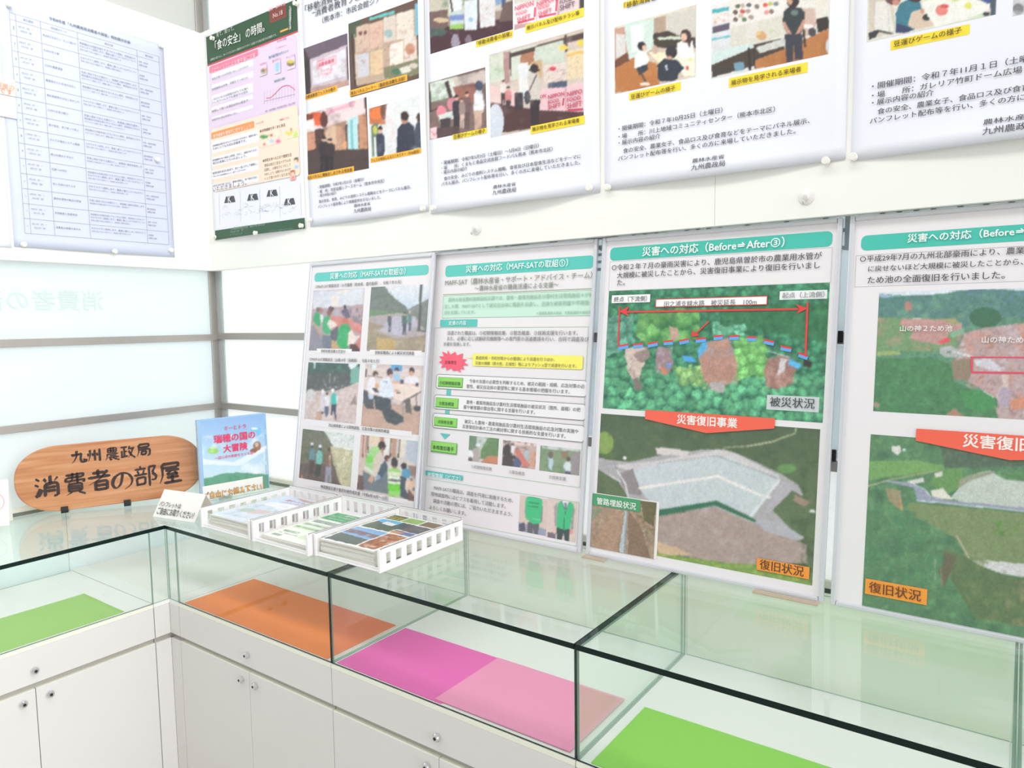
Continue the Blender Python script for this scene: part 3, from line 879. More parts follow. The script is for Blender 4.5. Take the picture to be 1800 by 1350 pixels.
for (w_, c_) in (('NIPPON', (592, 50, 708, 30)), ('FOOD', (600, 88, 668, 78)), ('SHIFT', (606, 125, 690, 110)), ('NIPPON', (730, 18, 850, 4)), ('FOOD', (736, 50, 806, 40)), ('SHIFT', (738, 88, 822, 72))):
    s.text(w_, *c_, col=(224, 92, 118), weight=0.03, layer='red_lettering')
for (w_, c_) in (('FOOD', (872, 14, 950, 0)), ('SHIFT', (872, 50, 965, 30))):
    s.text(w_, *c_, col=(110, 86, 92), weight=0.03, layer='lettering')
for q in ((712, 108, 716, 48), (846, 72, 852, 0)):
    s.line(q[0], q[1], q[2], q[3], 0.007, (224, 92, 118), 'red_lettering')
s.line(610, 146, 712, 118, 0.006, (224, 92, 118), 'red_lettering'); s.line(740, 110, 846, 86, 0.006, (224, 92, 118), 'red_lettering')
s.photo(50, 518, 412, 800, [('f', (120, 96, 90)), ('p', [(50, 520), (230, 478), (230, 600), (60, 640)], (216, 226, 214)), ('w', 8, 30), ('n', [(50, 520), (200, 480), (190, 640), (60, 700)], (130, 150, 120), 40, .7, 0), ('p', [(200, 490), (412, 440), (412, 520), (220, 545)], (202, 186, 178)), ('w', 3, 14), ('p', [(150, 515), (172, 505), (210, 640), (190, 650)], (60, 46, 44)), ('l', 55, 530, 60, 690, 8, (50, 50, 46)), ('l', 50, 700, 100, 680, 8, (60, 50, 50)),
    ('p', [(200, 545), (340, 520), (345, 640), (240, 660)], (150, 96, 82)), ('e', 130, 700, 32, 42, (226, 130, 146)), ('e', 195, 650, 30, 40, (206, 130, 140)), ('p', [(110, 720), (200, 690), (210, 740), (120, 770)], (214, 220, 210)), ('p', [(120, 745), (190, 735), (180, 810), (130, 820)], (60, 52, 56)),
    ('h', 225, 590, 250, (48, 44, 54), (44, 40, 48), (40, 30, 32), .75), ('h', 290, 570, 240, (110, 84, 84), (92, 72, 72), (60, 44, 40), .75), ('p', [(330, 690), (334, 590), (352, 560), (384, 566), (400, 660), (392, 700)], (232, 234, 240)), ('e', 366, 536, 26, 30, (66, 70, 92)), ('p', [(332, 690), (386, 688), (380, 800), (340, 810)], (206, 170, 150)),
    ('h', 258, 610, 190, (150, 126, 120), (214, 180, 170), (90, 60, 50), .8), ('p', [(58, 800), (100, 790), (100, 870), (60, 870)], (236, 200, 206)), ('l', 66, 820, 92, 850, 6, (200, 80, 100)), ('p', [(100, 800), (240, 790), (240, 870), (105, 870)], (84, 62, 64)), ('n', None, (40, 34, 40), 40, .3, -.06)])
s.photo(430, 345, 1020, 745, [('f', (206, 190, 178)), ('p', [(430, 350), (720, 280), (720, 480), (430, 520)], (206, 212, 196)), ('w', 8, 40), ('n', [(430, 350), (620, 310), (620, 500), (430, 520)], (140, 170, 120), 40, .6, -.05), ('p', [(520, 330), (560, 322), (560, 520), (525, 520)], (170, 130, 126)), ('p', [(625, 320), (710, 300), (712, 400), (628, 420)], (172, 112, 86)), ('w', 0.1, 40),
    ('l', 560, 330, 566, 470, 8, (56, 44, 44)), ('p', [(560, 335), (1020, 205), (1020, 240), (560, 365)], (70, 52, 46)), ('l', 905, 225, 912, 320, 16, (60, 46, 44)), ('p', [(715, 300), (890, 250), (900, 390), (720, 400)], (196, 206, 190)), ('e', 890, 300, 30, 16, (240, 200, 70)), ('e', 1000, 270, 20, 20, (240, 200, 60)),
    ('p', [(612, 400), (672, 390), (672, 620), (616, 630)], (224, 226, 226)), ('p', [(690, 390), (760, 375), (762, 480), (740, 500), (700, 480)], (196, 164, 120)), ('p', [(768, 410), (908, 390), (910, 500), (772, 518)], (222, 206, 196)), ('p', [(912, 320), (1020, 300), (1020, 485), (915, 500)], (226, 208, 170)), ('p', [(914, 340), (1020, 318), (1020, 335), (914, 356)], (226, 182, 90)),
    ('e', 826, 432, 22, 12, (206, 60, 70)), ('n', [(775, 440), (905, 430), (905, 500), (775, 510)], (120, 60, 66), 10, .6, -.1), ('n', [(920, 360), (1015, 350), (1015, 460), (920, 480)], (190, 120, 80), 12, .6, -.1),
    ('p', [(735, 560), (1020, 520), (1020, 700), (735, 690)], (232, 190, 196)), ('l', 798, 560, 800, 690, 4, (180, 120, 126)), ('l', 908, 550, 912, 700, 5, (180, 120, 126)), ('p', [(800, 520), (915, 505), (915, 545), (800, 552)], (70, 78, 100)), ('p', [(430, 540), (600, 570), (600, 690), (430, 640)], (230, 196, 190)),
    ('p', [(440, 640), (560, 660), (740, 690), (1022, 700), (1022, 760), (430, 840)], (74, 46, 46)), ('e', 470, 760, 50, 110, (206, 214, 226)), ('h', 518, 500, 150, (226, 216, 210), (60, 50, 50), (46, 36, 36), .9), ('h', 548, 540, 160, (206, 120, 126), (66, 50, 56), (40, 30, 30), 1), ('p', [(590, 580), (640, 580), (640, 680), (592, 690)], (54, 44, 50)),
    ('p', [(676, 560), (668, 480), (700, 455), (738, 462), (756, 540), (750, 630), (690, 628)], (204, 196, 186)), ('e', 712, 430, 26, 28, (44, 34, 38)), ('e', 712, 440, 36, 8, (50, 40, 44)), ('l', 726, 470, 680, 570, 6, (60, 46, 50)), ('e', 668, 610, 20, 42, (42, 42, 54)), ('p', [(686, 625), (748, 625), (738, 782), (690, 778)], (46, 38, 44)), ('n', None, (250, 230, 220), 60, .25, -.05)])
for (w_, c_) in (('NIPPON', (800, 606, 902, 590)), ('FOOD', (800, 640, 868, 630)), ('SHIFT', (802, 670, 878, 660)), ('NIPPO', (920, 590, 1014, 575)), ('FOOD', (920, 626, 1004, 614)), ('SHIFT', (920, 664, 1012, 652)), ('ON', (750, 606, 786, 600))):
    s.text(w_, *c_, col=(196, 70, 96), weight=0.03, layer='red_lettering')
s.line(920, 692, 1016, 684, 0.006, (196, 70, 96), 'red_lettering'); s.line(890, 660, 896, 614, 0.005, (196, 70, 96), 'red_lettering')
caption(s, 348, 258, 578, 232, YEL, '「移動消費者の部屋」', (356, 275, 572, 212))
caption(s, 656, 158, 1020, 104, YEL, '展示パネル及び配布チラシ等', (666, 178, 994, 84))
caption(s, 200, 842, 414, 830, YEL, '豆運びゲームの様子', (208, 858, 406, 815))
caption(s, 688, 790, 1026, 774, YEL, '展示物を見学される来場者', (700, 810, 996, 752))
for t_, c_ in (('・開催期間：令和7年5月3日（土曜日）～5月4日（日曜日）', (135, 1015, 742, 915)), ('・場　　所：くまもと食品交流会館フードパル熊本（熊本市北区）', (135, 1046, 828, 938)), ('・展示内容の紹介', (135, 1078, 296, 1054)),
               ('食の安全、みどりの食料システム戦略、食育及び日本型食生活などをテーマに', (150, 1110, 1004, 984)), ('パネル展示、パンフレット配布等を行い、多くの方に来場していただきました。', (135, 1142, 1000, 1026)), ('農林水産省', (464, 1168, 606, 1154)), ('九州農政局', (464, 1204, 612, 1190))):
    s.text(t_, *c_, col=DK, weight=0.006, asp=.7 if t_ == '農林水産省' else .9)
s.finish(th)

# --- poster C
th, s = board_poster(1.903, 2.502, 1.941, 2.782, 'poster with a bean game photo and a man viewing exhibits', 0.016, 2.2)
s.T = (1040, 0, .2556)
s.rect(222, 20, 640, -60, YEL, 'caption_strip'); s.text('「移動消費者の部屋」', 232, 38, 600, -48, col=(70, 52, 30), weight=0.012)
s.photo(162, 190, 718, 528, [('f', (206, 190, 170)), ('p', [(162, 190), (400, 128), (430, 380), (162, 430)], (196, 150, 132)), ('p', [(160, 175), (720, 40), (720, 90), (160, 200)], (226, 216, 196)), ('p', [(228, 160), (430, 130), (430, 340), (262, 420), (240, 300)], (206, 224, 214)), ('p', [(270, 180), (360, 165), (366, 340), (280, 360)], (232, 238, 234)),
    ('p', [(168, 235), (232, 240), (240, 380), (168, 400)], (218, 214, 210)), ('p', [(512, 100), (720, 55), (720, 260), (460, 275), (512, 220)], (206, 202, 190)), ('p', [(430, 130), (512, 110), (512, 230), (430, 240)], (176, 150, 130)), ('w', 10, 30), ('p', [(425, 240), (520, 215), (640, 262), (718, 262), (718, 330), (430, 330)], (62, 52, 44)), ('p', [(450, 262), (700, 245), (640, 275), (470, 280)], (206, 216, 196)), ('w', 4, 30),
    ('p', [(162, 440), (300, 400), (450, 440), (470, 600), (162, 640)], (182, 112, 60)), ('n', [(162, 430), (470, 430), (470, 600), (162, 640)], (206, 140, 80), 60, .5, 0), ('p', [(162, 420), (250, 360), (262, 420), (162, 470)], (110, 66, 44)), ('p', [(390, 360), (700, 360), (716, 440), (640, 480), (470, 440)], (242, 230, 196)), ('e', 440, 345, 22, 30, (200, 170, 150)), ('p', [(560, 400), (718, 360), (718, 520), (640, 530)], (240, 236, 214)), ('e', 660, 470, 10, 16, (206, 60, 60)), ('l', 600, 390, 690, 410, 14, (240, 216, 110)),
    ('e', 348, 318, 28, 30, (42, 36, 36)), ('e', 366, 330, 16, 20, (226, 180, 156)), ('p', [(296, 470), (300, 390), (330, 350), (378, 356), (400, 410), (370, 470)], (236, 238, 238)), ('p', [(310, 470), (390, 440), (390, 480), (330, 520)], (52, 56, 66)), ('l', 340, 500, 372, 560, 12, (66, 60, 60)),
    ('p', [(590, 390), (592, 300), (640, 275), (700, 285), (712, 400), (650, 410)], (242, 240, 238)), ('e', 652, 250, 36, 46, (62, 44, 44)), ('e', 640, 258, 22, 28, (232, 186, 162)), ('p', [(668, 240), (690, 250), (680, 330), (664, 310)], (66, 46, 44)),
    ('p', [(460, 540), (456, 450), (500, 405), (590, 415), (640, 470), (600, 510), (590, 560), (470, 562)], (44, 50, 62)), ('e', 552, 360, 40, 44, (48, 44, 48)), ('e', 540, 400, 20, 12, (206, 156, 130)), ('p', [(505, 450), (520, 445), (530, 490), (512, 480)], (190, 200, 210)), ('e', 370, 580, 34, 12, (236, 220, 206)), ('p', [(430, 600), (600, 545), (718, 520), (718, 560), (430, 640)], (226, 206, 180))])
s.photo(830, 45, 1632, 375, [('f', (226, 224, 216)), ('p', [(830, 45), (1330, -60), (1330, 100), (1060, 170), (830, 180)], (232, 226, 220)), ('p', [(830, 70), (946, 50), (946, 76), (830, 98)], (70, 170, 178)), ('p', [(830, 180), (955, 150), (960, 350), (830, 420)], (216, 218, 220)), ('p', [(835, 190), (950, 160), (950, 205), (835, 235)], (90, 80, 96)), ('p', [(832, 268), (962, 245), (962, 258), (832, 282)], (110, 186, 190)),
    ('n', [(835, 100), (950, 90), (950, 150), (835, 170)], (206, 140, 130), 20, .6, 0), ('w', 5, 12)] +
    [('e', x, y, 17, 15, c) for x, y, c in ((1008, 45, (90, 96, 80)), (1042, 42, (190, 170, 150)), (1084, 38, (80, 90, 96)), (1140, 48, (120, 110, 96)), (992, 88, (96, 80, 66)), (1042, 82, (190, 80, 76)), (1078, 80, (170, 150, 140)), (992, 138, (110, 96, 80)), (1054, 138, (90, 120, 84)), (1100, 122, (150, 140, 130)), (1030, 112, (200, 180, 160)), (1196, 38, (220, 80, 60)), (1230, 30, (190, 190, 110)), (1270, 30, (120, 130, 140)), (1205, 88, (226, 140, 130)), (1240, 82, (130, 110, 96)))] +
    [('w', .1, 9), ('p', [(960, 190), (1060, 170), (1330, 105), (1330, 240), (1120, 330), (960, 370)], (214, 210, 196)), ('p', [(1060, 168), (1150, 150), (1150, 250), (1066, 270)], (222, 216, 206)), ('e', 1172, 250, 34, 30, (206, 160, 110)), ('e', 1150, 232, 16, 14, (226, 190, 120)), ('e', 1240, 215, 22, 12, (196, 206, 170)), ('p', [(1330, 100), (1330, 60), (1540, 60), (1545, 180), (1480, 260)], (206, 176, 160)), ('p', [(1540, -40), (1632, -60), (1632, 120), (1540, 135)], (228, 222, 210)), ('p', [(1545, 135), (1632, 118), (1632, 200), (1560, 230)], (52, 44, 38)),
     ('p', [(830, 440), (1120, 310), (1330, 260), (1330, 290), (1330, 400), (830, 535)], (66, 56, 48)), ('p', [(1130, 330), (1330, 262), (1330, 320), (1160, 370)], (206, 206, 200)), ('n', [(1130, 330), (1330, 262), (1330, 320), (1160, 370)], (150, 150, 146), 8, .8, -.1), ('p', [(830, 360), (1110, 300), (1120, 330), (830, 450)], (206, 222, 218)), ('p', [(1120, 420), (1330, 340), (1632, 200), (1632, 380), (1130, 480)], (182, 116, 66)), ('n', [(1120, 420), (1330, 340), (1632, 200), (1632, 380), (1130, 480)], (150, 90, 50), 70, .5, 0),
     ('p', [(832, 500), (1060, 430), (1060, 470), (832, 535)], (62, 54, 52)), ('p', [(980, 440), (1050, 425), (1056, 480), (990, 495)], (110, 150, 170)), ('l', 1084, 340, 1092, 480, 18, (48, 42, 40)), ('l', 1118, 340, 1126, 470, 8, (52, 44, 40)), ('e', 1490, 185, 40, 14, (236, 232, 230)), ('e', 1520, 225, 28, 30, (70, 64, 66)), ('l', 1460, 210, 1470, 320, 16, (60, 50, 44)),
     ('p', [(1316, 170), (1322, 85), (1360, 52), (1440, 56), (1470, 90), (1466, 165), (1440, 240), (1350, 240)], (48, 54, 58)), ('e', 1386, 10, 42, 46, (50, 42, 40)), ('e', 1366, 12, 18, 26, (200, 150, 124)), ('e', 1398, 90, 26, 20, (96, 116, 110)), ('l', 1326, 165, 1372, 250, 24, (196, 146, 124)), ('l', 1462, 150, 1412, 250, 24, (196, 140, 120)), ('e', 1390, 262, 28, 24, (196, 146, 124)), ('p', [(1330, 240), (1450, 235), (1456, 410), (1400, 415), (1394, 300), (1386, 425), (1344, 430)], (54, 56, 66)), ('e', 1640, 320, 30, 50, (206, 206, 210))])
caption(s, 260, 640, 616, 620, YEL, '豆運びゲームの様子', (274, 668, 580, 608))
caption(s, 948, 542, 1488, 500, YEL, '展示物を見学される来場者', (964, 568, 1446, 486))
for t_, c_ in (('・開催期間：令和７年10月25日（土曜日）', (190, 884, 905, 765)), ('・場　　所：川上地域コミュニティセンター（熊本市北区）', (190, 932, 1266, 766)), ('・展示内容の紹介', (190, 980, 478, 944)),
               ('食の安全、農業女子、食品ロス及び食育などをテーマにパネル展示、', (222, 1028, 1504, 846)), ('パンフレット配布等を行い、多くの方に来場していただきました。', (188, 1080, 1408, 918)), ('農林水産省', (702, 1108, 922, 1084)), ('九州農政局', (698, 1156, 930, 1132))):
    s.text(t_, *c_, col=DK, weight=0.006, asp=.7 if t_ == '農林水産省' else .9)
s.finish(th)

# --- poster D
th, s = board_poster(2.514, 3.108, 1.935, 2.776, 'poster cut off by the top right corner, with a child in a blue jacket', 0.018, 3.1)
s.T = (1460, 0, .2444)
s.photo(275, -200, 1190, 108, [('f', (222, 218, 206)), ('p', [(275, -200), (430, -200), (470, 230), (275, 290)], (206, 196, 178)), ('p', [(320, 20), (420, 10), (460, 230), (320, 220)], (226, 222, 214)), ('l', 320, 0, 318, 200, 3, (180, 176, 164)), ('l', 415, 40, 425, 230, 4, (190, 186, 174)), ('p', [(275, 240), (340, 216), (455, 244), (430, 250), (350, 232), (320, 276), (278, 286)], (56, 56, 58)), ('w', 6, 30),
    ('p', [(390, -60), (500, -60), (500, 20), (440, 40), (400, 20)], (96, 66, 66)), ('e', 470, 20, 26, 24, (196, 130, 120)), ('p', [(470, 240), (470, 100), (500, 30), (560, 0), (640, 10), (660, 70), (580, 100), (560, 180), (610, 215), (520, 240)], (58, 116, 134)), ('p', [(470, 240), (480, 170), (540, 190), (600, 215), (540, 240)], (54, 62, 96)), ('p', [(560, 190), (580, 95), (640, 70), (690, 120), (740, 170), (740, 190), (640, 212), (590, 210)], (214, 190, 168)), ('e', 610, -10, 50, 30, (60, 46, 42)), ('e', 690, 130, 26, 22, (50, 56, 54)), ('e', 662, 84, 14, 20, (206, 140, 120)),
    ('p', [(660, 20), (1100, -120), (1170, 30), (1100, 110), (760, 200), (700, 120)], (238, 236, 226)), ('e', 800, 80, 44, 40, (226, 130, 120)), ('e', 820, 50, 30, 14, (210, 80, 74)), ('e', 990, 45, 26, 22, (226, 226, 100)), ('e', 895, 5, 30, 8, (196, 216, 130)), ('p', [(990, 140), (1100, 90), (1110, 120), (1030, 150)], (206, 222, 190)), ('p', [(1060, -40), (1190, -60), (1190, 20), (1130, 30), (1060, 0)], (66, 84, 140)), ('p', [(1150, 10), (1190, 0), (1188, 110), (1150, 120)], (70, 84, 96)), ('e', 1120, 105, 26, 14, (56, 62, 60))])
s.photo(1320, -100, 1500, 82, [('f', (196, 196, 200)), ('e', 1350, 70, 40, 40, (120, 120, 126)), ('n', None, (230, 230, 230), 30, .5, 0)])
caption(s, 434, 296, 1000, 250, YEL, '豆運びゲームの様子', (456, 318, 944, 226))
for t_, c_ in (('・開催期間：令和７年11月１日（土曜日）', (300, 612, 1530, 420)), ('・場　　所：ガレリア竹町ドーム広場（大分市）', (300, 682, 1700, 460)), ('・展示内容の紹介', (300, 740, 744, 672)),
               ('食の安全、農業女子、食品ロス及び食育などをテーマにパネル', (340, 800, 2160, 520)), ('パンフレット配布等を行い、多くの方に来場していただき', (285, 868, 1980, 620)), ('農林水産省', (1100, 885, 1480, 838)), ('九州農政局', (1095, 955, 1490, 904))):
    s.text(t_, *c_, col=DK, weight=0.006, asp=.7 if t_ == '農林水産省' else .9)
s.finish(th)

# --- food safety poster
th, s = board_poster(0.066, 0.657, 1.944, 2.768, 'food safety poster with a dark green header, next to the corner', 0.012, 0.0, 0.0, 0.0)
s.small = True
s.T = (360, 0, .163)
GRN = (44, 78, 52)
W_, H_ = s.W, s.H
def uv_of(x, y): return s.loc(x, y)
hv0 = s.loc(30, 690)[1]; hv1 = s.loc(995, 350)[1]; hv = (hv0 + hv1) / 2
s.uv_rect(0.012, hv, W_ - 0.002, H_ - 0.008, GRN, 'header_band')
s.uv_rect(0.012, hv - 0.006, W_ - 0.002, hv, (206, 70, 84), 'header_rule')
s.text('見て、知って、', 135, 400, 325, 285, col=(226, 226, 220), layer='white_lettering')
s.text('「食の安全」 の時間。', 120, 486, 655, 300, col=(236, 240, 232), weight=0.02, asp=1.15, layer='white_lettering')
s.text('消費者の皆さんに、知っていただきたい情報をわかりやすくお届けする毎月発行の広報誌です。', 70, 652, 785, 375, col=(200, 210, 196), layer='white_lettering', weight=0.01)
s.rect(700, 110, 885, 185, (126, 62, 50), 'issue_plaque', round_=0.008)
s.text('食育・食の安全', 695, 100, 880, 50, col=(250, 190, 200), weight=0.02, layer='white_lettering')
s.text('No.18', 745, 170, 850, 140, col=(240, 200, 196), weight=0.02, layer='white_lettering')
s.rect(815, 335, 905, 320, (240, 170, 70), 'issue_plaque', round_=0.004)
for i, ch in enumerate('九州農政局消費生活課'):
    y = 90 + i * 24
    s.text(ch, 918, y, 944, y - 8, col=(226, 230, 224), layer='white_lettering')
s.T = (340, 0, .3259)
s.rect(85, 362, 575, 545, (226, 208, 232), 'pink_section', round_=0.02)
s.rect(85, 620, 575, 620, (226, 208, 232), 'pink_section')
v0 = s.loc(92, 690)[1]; v1 = s.loc(85, 358)[1]; u0 = s.loc(90, 500)[0]
s.uv_rect(u0 + .002, v0, W_ - 0.018, v1, (230, 210, 232), 'pink_section', 0.015)
s.rect(88, 362, 352, 302, (240, 130, 158), 'heading_band', round_=0.006)
s.text('ノロウイルスによる食中毒に注意', 100, 384, 340, 300, col=(250, 214, 222), weight=0.02, layer='white_lettering')
for (y, h, l2) in ((392, 24, 0), (452, 24, 0), (510, 46, 1), (572, 22, 0), (625, 20, 0)):
    s.rect(100, y + 8, 326, y + h - 60, (240, 236, 246), 'text_box', round_=0.003)
for (a, b, t_) in ((432, 356, '食品を扱う人は手洗いをしっかり行う'), (489, 413, '調理器具は洗浄、消毒をていねいに'), (546, 470, 'ノロウイルスは感染力がとても強く'), (562, 490, '少しのウイルスでも発症する恐れ'), (602, 542, '加熱して食べる場合は中心部まで'), (652, 612, '体調不良の時は料理をしない')):
    s.text(t_, 104, a, 300 if b != 612 else 240, b if b != 612 else 606, col=(120, 120, 136), weight=0.006, asp=.62)
s.text('食中毒予防のポイント', 410, 305, 518, 282, col=(96, 136, 176), weight=0.02, layer='blue_lettering')
s.text('感染者数の推移', 440, 438, 498, 426, col=(96, 150, 160), weight=0.02, layer='blue_lettering')
for (t_, c_) in (('つけない', (362, 350, 400, 340)), ('増やさない', (430, 330, 476, 320)), ('やっつける', (506, 312, 552, 300)), ('詳しくは農政局のＷｅｂサイト', (450, 260, 508, 246)), ('食の情報はこちら', (362, 252, 410, 240)), ('食中毒の情報', (455, 222, 505, 210)), ('おいしい食', (345, 668, 382, 658)), ('詳細はこちら', (470, 650, 520, 634))):
    s.text(t_, *c_, col=(216, 110, 150), weight=0.01, layer='pink_lettering')
s.photo(360, 360, 402, 402, [('f', (230, 210, 232)), ('e', 384, 386, 18, 16, (190, 176, 150)), ('e', 380, 382, 10, 8, (110, 120, 96)), ('e', 394, 376, 8, 6, (226, 140, 110))])
s.photo(440, 330, 476, 392, [('f', (230, 210, 232)), ('p', [(446, 342), (468, 338), (466, 388), (450, 390)], (150, 206, 226))])
s.photo(506, 312, 554, 366, [('f', (230, 210, 232)), ('e', 530, 345, 20, 14, (120, 100, 76)), ('e', 530, 334, 20, 10, (216, 200, 90))])
for i in range(11):
    x = 385 + i * 16
    s.line(x, 565 - i * 3.6, x, 490 - i * 3.6, 0.0008, (170, 160, 190))
s.line(383, 548, 555, 508, 0.001, (150, 140, 170))
pts = [(396, 530), (420, 528), (440, 510), (460, 488), (480, 470), (500, 462), (520, 462), (540, 476), (552, 488)]
for p, q in zip(pts, pts[1:]): s.line(*p, *q, 0.0022, (222, 90, 110), 'graph_curve')
s.text('資料：厚生労働省「食中毒統計資料」を基に作成', 392, 598, 552, 560, col=(140, 110, 130))
v0 = s.loc(100, 1040)[1]; v1 = s.loc(100, 700)[1]
s.uv_rect(0.02, v0, W_ - 0.018, v1, (252, 226, 202), 'orange_section', 0.015)
s.rect(100, 718, 333, 690, (244, 152, 84), 'heading_band', round_=0.006)
s.text('食物繊維を積極的に取りましょう！', 112, 742, 322, 676, col=(255, 236, 214), weight=0.03, layer='white_lettering')
for (y0, y1, t1, t2) in ((770, 745, '食物繊維は腸内をきれいにするはたらきがあり、健康を保つ', 'ためにとても大切な栄養素です。'), (855, 820, '食物繊維の多い食品には野菜、きのこ、海藻があります、', '毎日の食事にとり入れましょう。'), (925, 895, '野菜料理を毎日の食卓で、あと一皿ふやして健康に。', '不足しがちな食物繊維をおいしく補うことができます。'), (1000, 960, '主食を玄米や麦ごはんに、果物を間食に、食べ物を大切に', 'いただきましょう。')):
    s.rect(104, y0 - 4, 358, y1 + 20, (242, 240, 246), 'text_box', round_=0.003)
    s.text(t1, 108, y0 + 12, 350, y1 - 14 + 2, col=(118, 118, 128), weight=0.006, asp=.8)
    s.text(t2, 110, y0 + 34, 290, y1 + 14, col=(118, 118, 128), weight=0.006, asp=.7)
s.text('◆食物繊維を多く含む食品', 362, 708, 500, 676, col=(130, 106, 96), weight=0.01)
s.text('◆野菜を食べる工夫で健康生活', 378, 868, 534, 836, col=(130, 106, 96), weight=0.01)
for i in range(4):
    s.text(('野菜は毎日三百五十グラムを', '目標に、小鉢をひとつたして', 'みましょう。加熱するとかさが', 'へって食べやすくなります。')[i], 388, 892 + i * 24, 530, 866 + i * 24, col=(150, 130, 120), weight=0.005)
s.T = (360, 200, .17036)
PE = (252, 226, 202)
s.photo(572, 215, 800, 300, [('f', PE), ('e', 618, 240, 40, 20, (86, 150, 80)), ('l', 640, 232, 665, 225, 12, (86, 150, 80)), ('e', 698, 224, 13, 12, (196, 70, 66)), ('e', 700, 282, 24, 20, (190, 206, 236)), ('e', 766, 285, 26, 20, (240, 110, 146)), ('l', 772, 262, 768, 230, 7, (240, 150, 170)), ('e', 626, 318, 14, 14, (206, 110, 110))])
s.photo(836, 165, 984, 235, [('f', PE), ('e', 880, 190, 36, 30, (240, 206, 70)), ('e', 880, 172, 30, 22, PE), ('l', 898, 150, 905, 175, 10, (120, 90, 40)), ('e', 946, 220, 28, 42, (206, 226, 130))])
s.photo(925, 455, 982, 560, [('f', PE), ('e', 953, 480, 24, 28, (60, 52, 56)), ('e', 950, 492, 18, 22, (250, 214, 190)), ('e', 955, 550, 26, 22, (170, 206, 236))])
s.photo(885, 590, 946, 680, [('f', PE), ('e', 916, 616, 28, 38, (186, 96, 76)), ('e', 918, 625, 19, 24, (252, 220, 200)), ('e', 920, 672, 28, 20, (244, 150, 160))])
for x in (150, 368, 570, 775, 990):
    s.line(x, 830 - (x - 150) * .13, x + 12, 1140 - (x - 150) * .1, 0.001, (150, 150, 158))
for (x, y) in ((265, 885), (502, 862), (702, 820), (882, 908)):
    s.poly([(x - 42, y - 30), (x + 40, y - 38), (x + 56, y + 26), (x - 60, y + 38)], (74, 76, 84), 'dark_trapezoid')
    s.text('K', x - 16, y + 2, x + 18, y - 4, col=(240, 240, 242), weight=0.03, layer='white_lettering')
rr = random.Random(3)
for k in range(46):
    cx = 200 + rr.random() * 740; cy = 960 + rr.random() * 110 - (cx - 200) * .09
    a = rr.random() * 6.28; pr_ = None
    for j in range(6):
        q = (cx + 26 * math.cos(a + j * .5), cy + 20 * math.sin(a + j * .5))
        if pr_: s.line(*pr_, *q, 0.0007, (150, 150, 158), 'comic_strokes')
        pr_ = q
v0 = s.loc(130, 1295)[1]; v1 = s.loc(105, 1200)[1]; vr0 = s.loc(1028, 1195)[1]; vr1 = s.loc(1028, 1085)[1]
s.uv_rect(0.012, (v0 + vr0) / 2 - .002, W_ - 0.002, (v1 + vr1) / 2, (48, 84, 60), 'footer_band')
s.rect(945, 1098, 1028, 1195, (166, 168, 172), 'footer_patch')
s.text('九州農政局消費生活課　電話 096-300-6126', 280, 1180, 640, 1150, col=(150, 176, 152), layer='white_lettering')
s.text('〒860-8527 熊本県熊本市西区春日', 280, 1215, 520, 1198, col=(130, 160, 134), layer='white_lettering')
s.text('メールマガジンもご覧ください', 280, 1245, 470, 1232, col=(130, 160, 134), layer='white_lettering')
s.text('バックナンバーはホームページから', 690, 1208, 925, 1190, col=(130, 160, 134), layer='white_lettering')
s.finish(th)

# --- left board sheets
def left_sheet(y0, y1, z0, z1, label, A, name='poster', cat='poster', mat='paper', off=0.0):
    th = thing(name, label, cat, (0.0355, (y0 + y1) / 2, z0))
    s = Sheet((0.0357 + off, y0, z0), (0, 1, 0), (0, 0, 1), y1 - y0, z1 - z0, curl=curl_fn(A, 0.002, 1.0, 0.0))
    s.paper(th, mat)
    return th, s
th, s = left_sheet(-0.764, -0.197, 1.866, 2.692, 'large timetable sheet with ruled rows of small print on the left board', 0.008, mat=bsdf_mat('bluish_paper', srgb=(206, 212, 229), rough=0.6, spec=0.2))
s.T = (0, 0, .3408)
GY = (150, 154, 166)
U0, U1 = s.loc(45, 300)[0], s.loc(850, 900)[0]
cols = [0.035, 0.053, 0.128, 0.247, 0.459, 0.545]
zt_, zb_ = 2.642 - 1.866, 1.915 - 1.866
s.text('令和8年度「九州農政局消費者の部屋」特別展示計画', 250, 100, 668, 215, col=(96, 98, 112), weight=0.02)
nrow = 14
hs = [0.022] + [(zt_ - zb_ - 0.022) / nrow] * nrow
z = zt_
for i, h in enumerate([0] + hs):
    z -= h
    s.uv_rect(cols[0], z - 0.0006, cols[-1], z + 0.0006, GY, 'table_rule')
for c in cols:
    s.uv_rect(c - 0.0006, zb_, c + 0.0006, zt_, GY, 'table_rule')
def srow(txt, u0, u1, v, col=(110, 112, 126), w=0.006):
    vv, ff = glyph_mesh(txt, w)
    lo, hi = vv.min(0), vv.max(0); sc = (u1 - u0) / (hi[0] - lo[0])
    uv = np.stack([(vv[:, 0] - lo[0]) * sc + u0, (vv[:, 1] - (lo[1] + hi[1]) / 2) * sc + v], 1)
    s._add('lettering', s.to3(uv, 0.0032), ff, np.tile(ink(col), (len(uv), 1)))
srow('展示期間', 0.075, 0.105, zt_ - 0.011); srow('特別展示テーマ', 0.16, 0.21, zt_ - 0.011); srow('展示内容', 0.34, 0.37, zt_ - 0.011); srow('展示担当', 0.49, 0.52, zt_ - 0.011)
themes = ['食品表示を知ろう、正しい選び方', '九州の花と緑', '九州の農業遺産', '農業用水とため池のはなし', '食料自給率のはなしあれこれ', '九州のお茶の魅力', '食の安全、見て知って学ぶ', 'みどりの食料システム戦略', '郷土料理をたずねて', '災害への対応', '米と水田のはたらき', '農林水産物の輸出の促進', '学校給食と地産地消', '消費者の部屋のあゆみ']
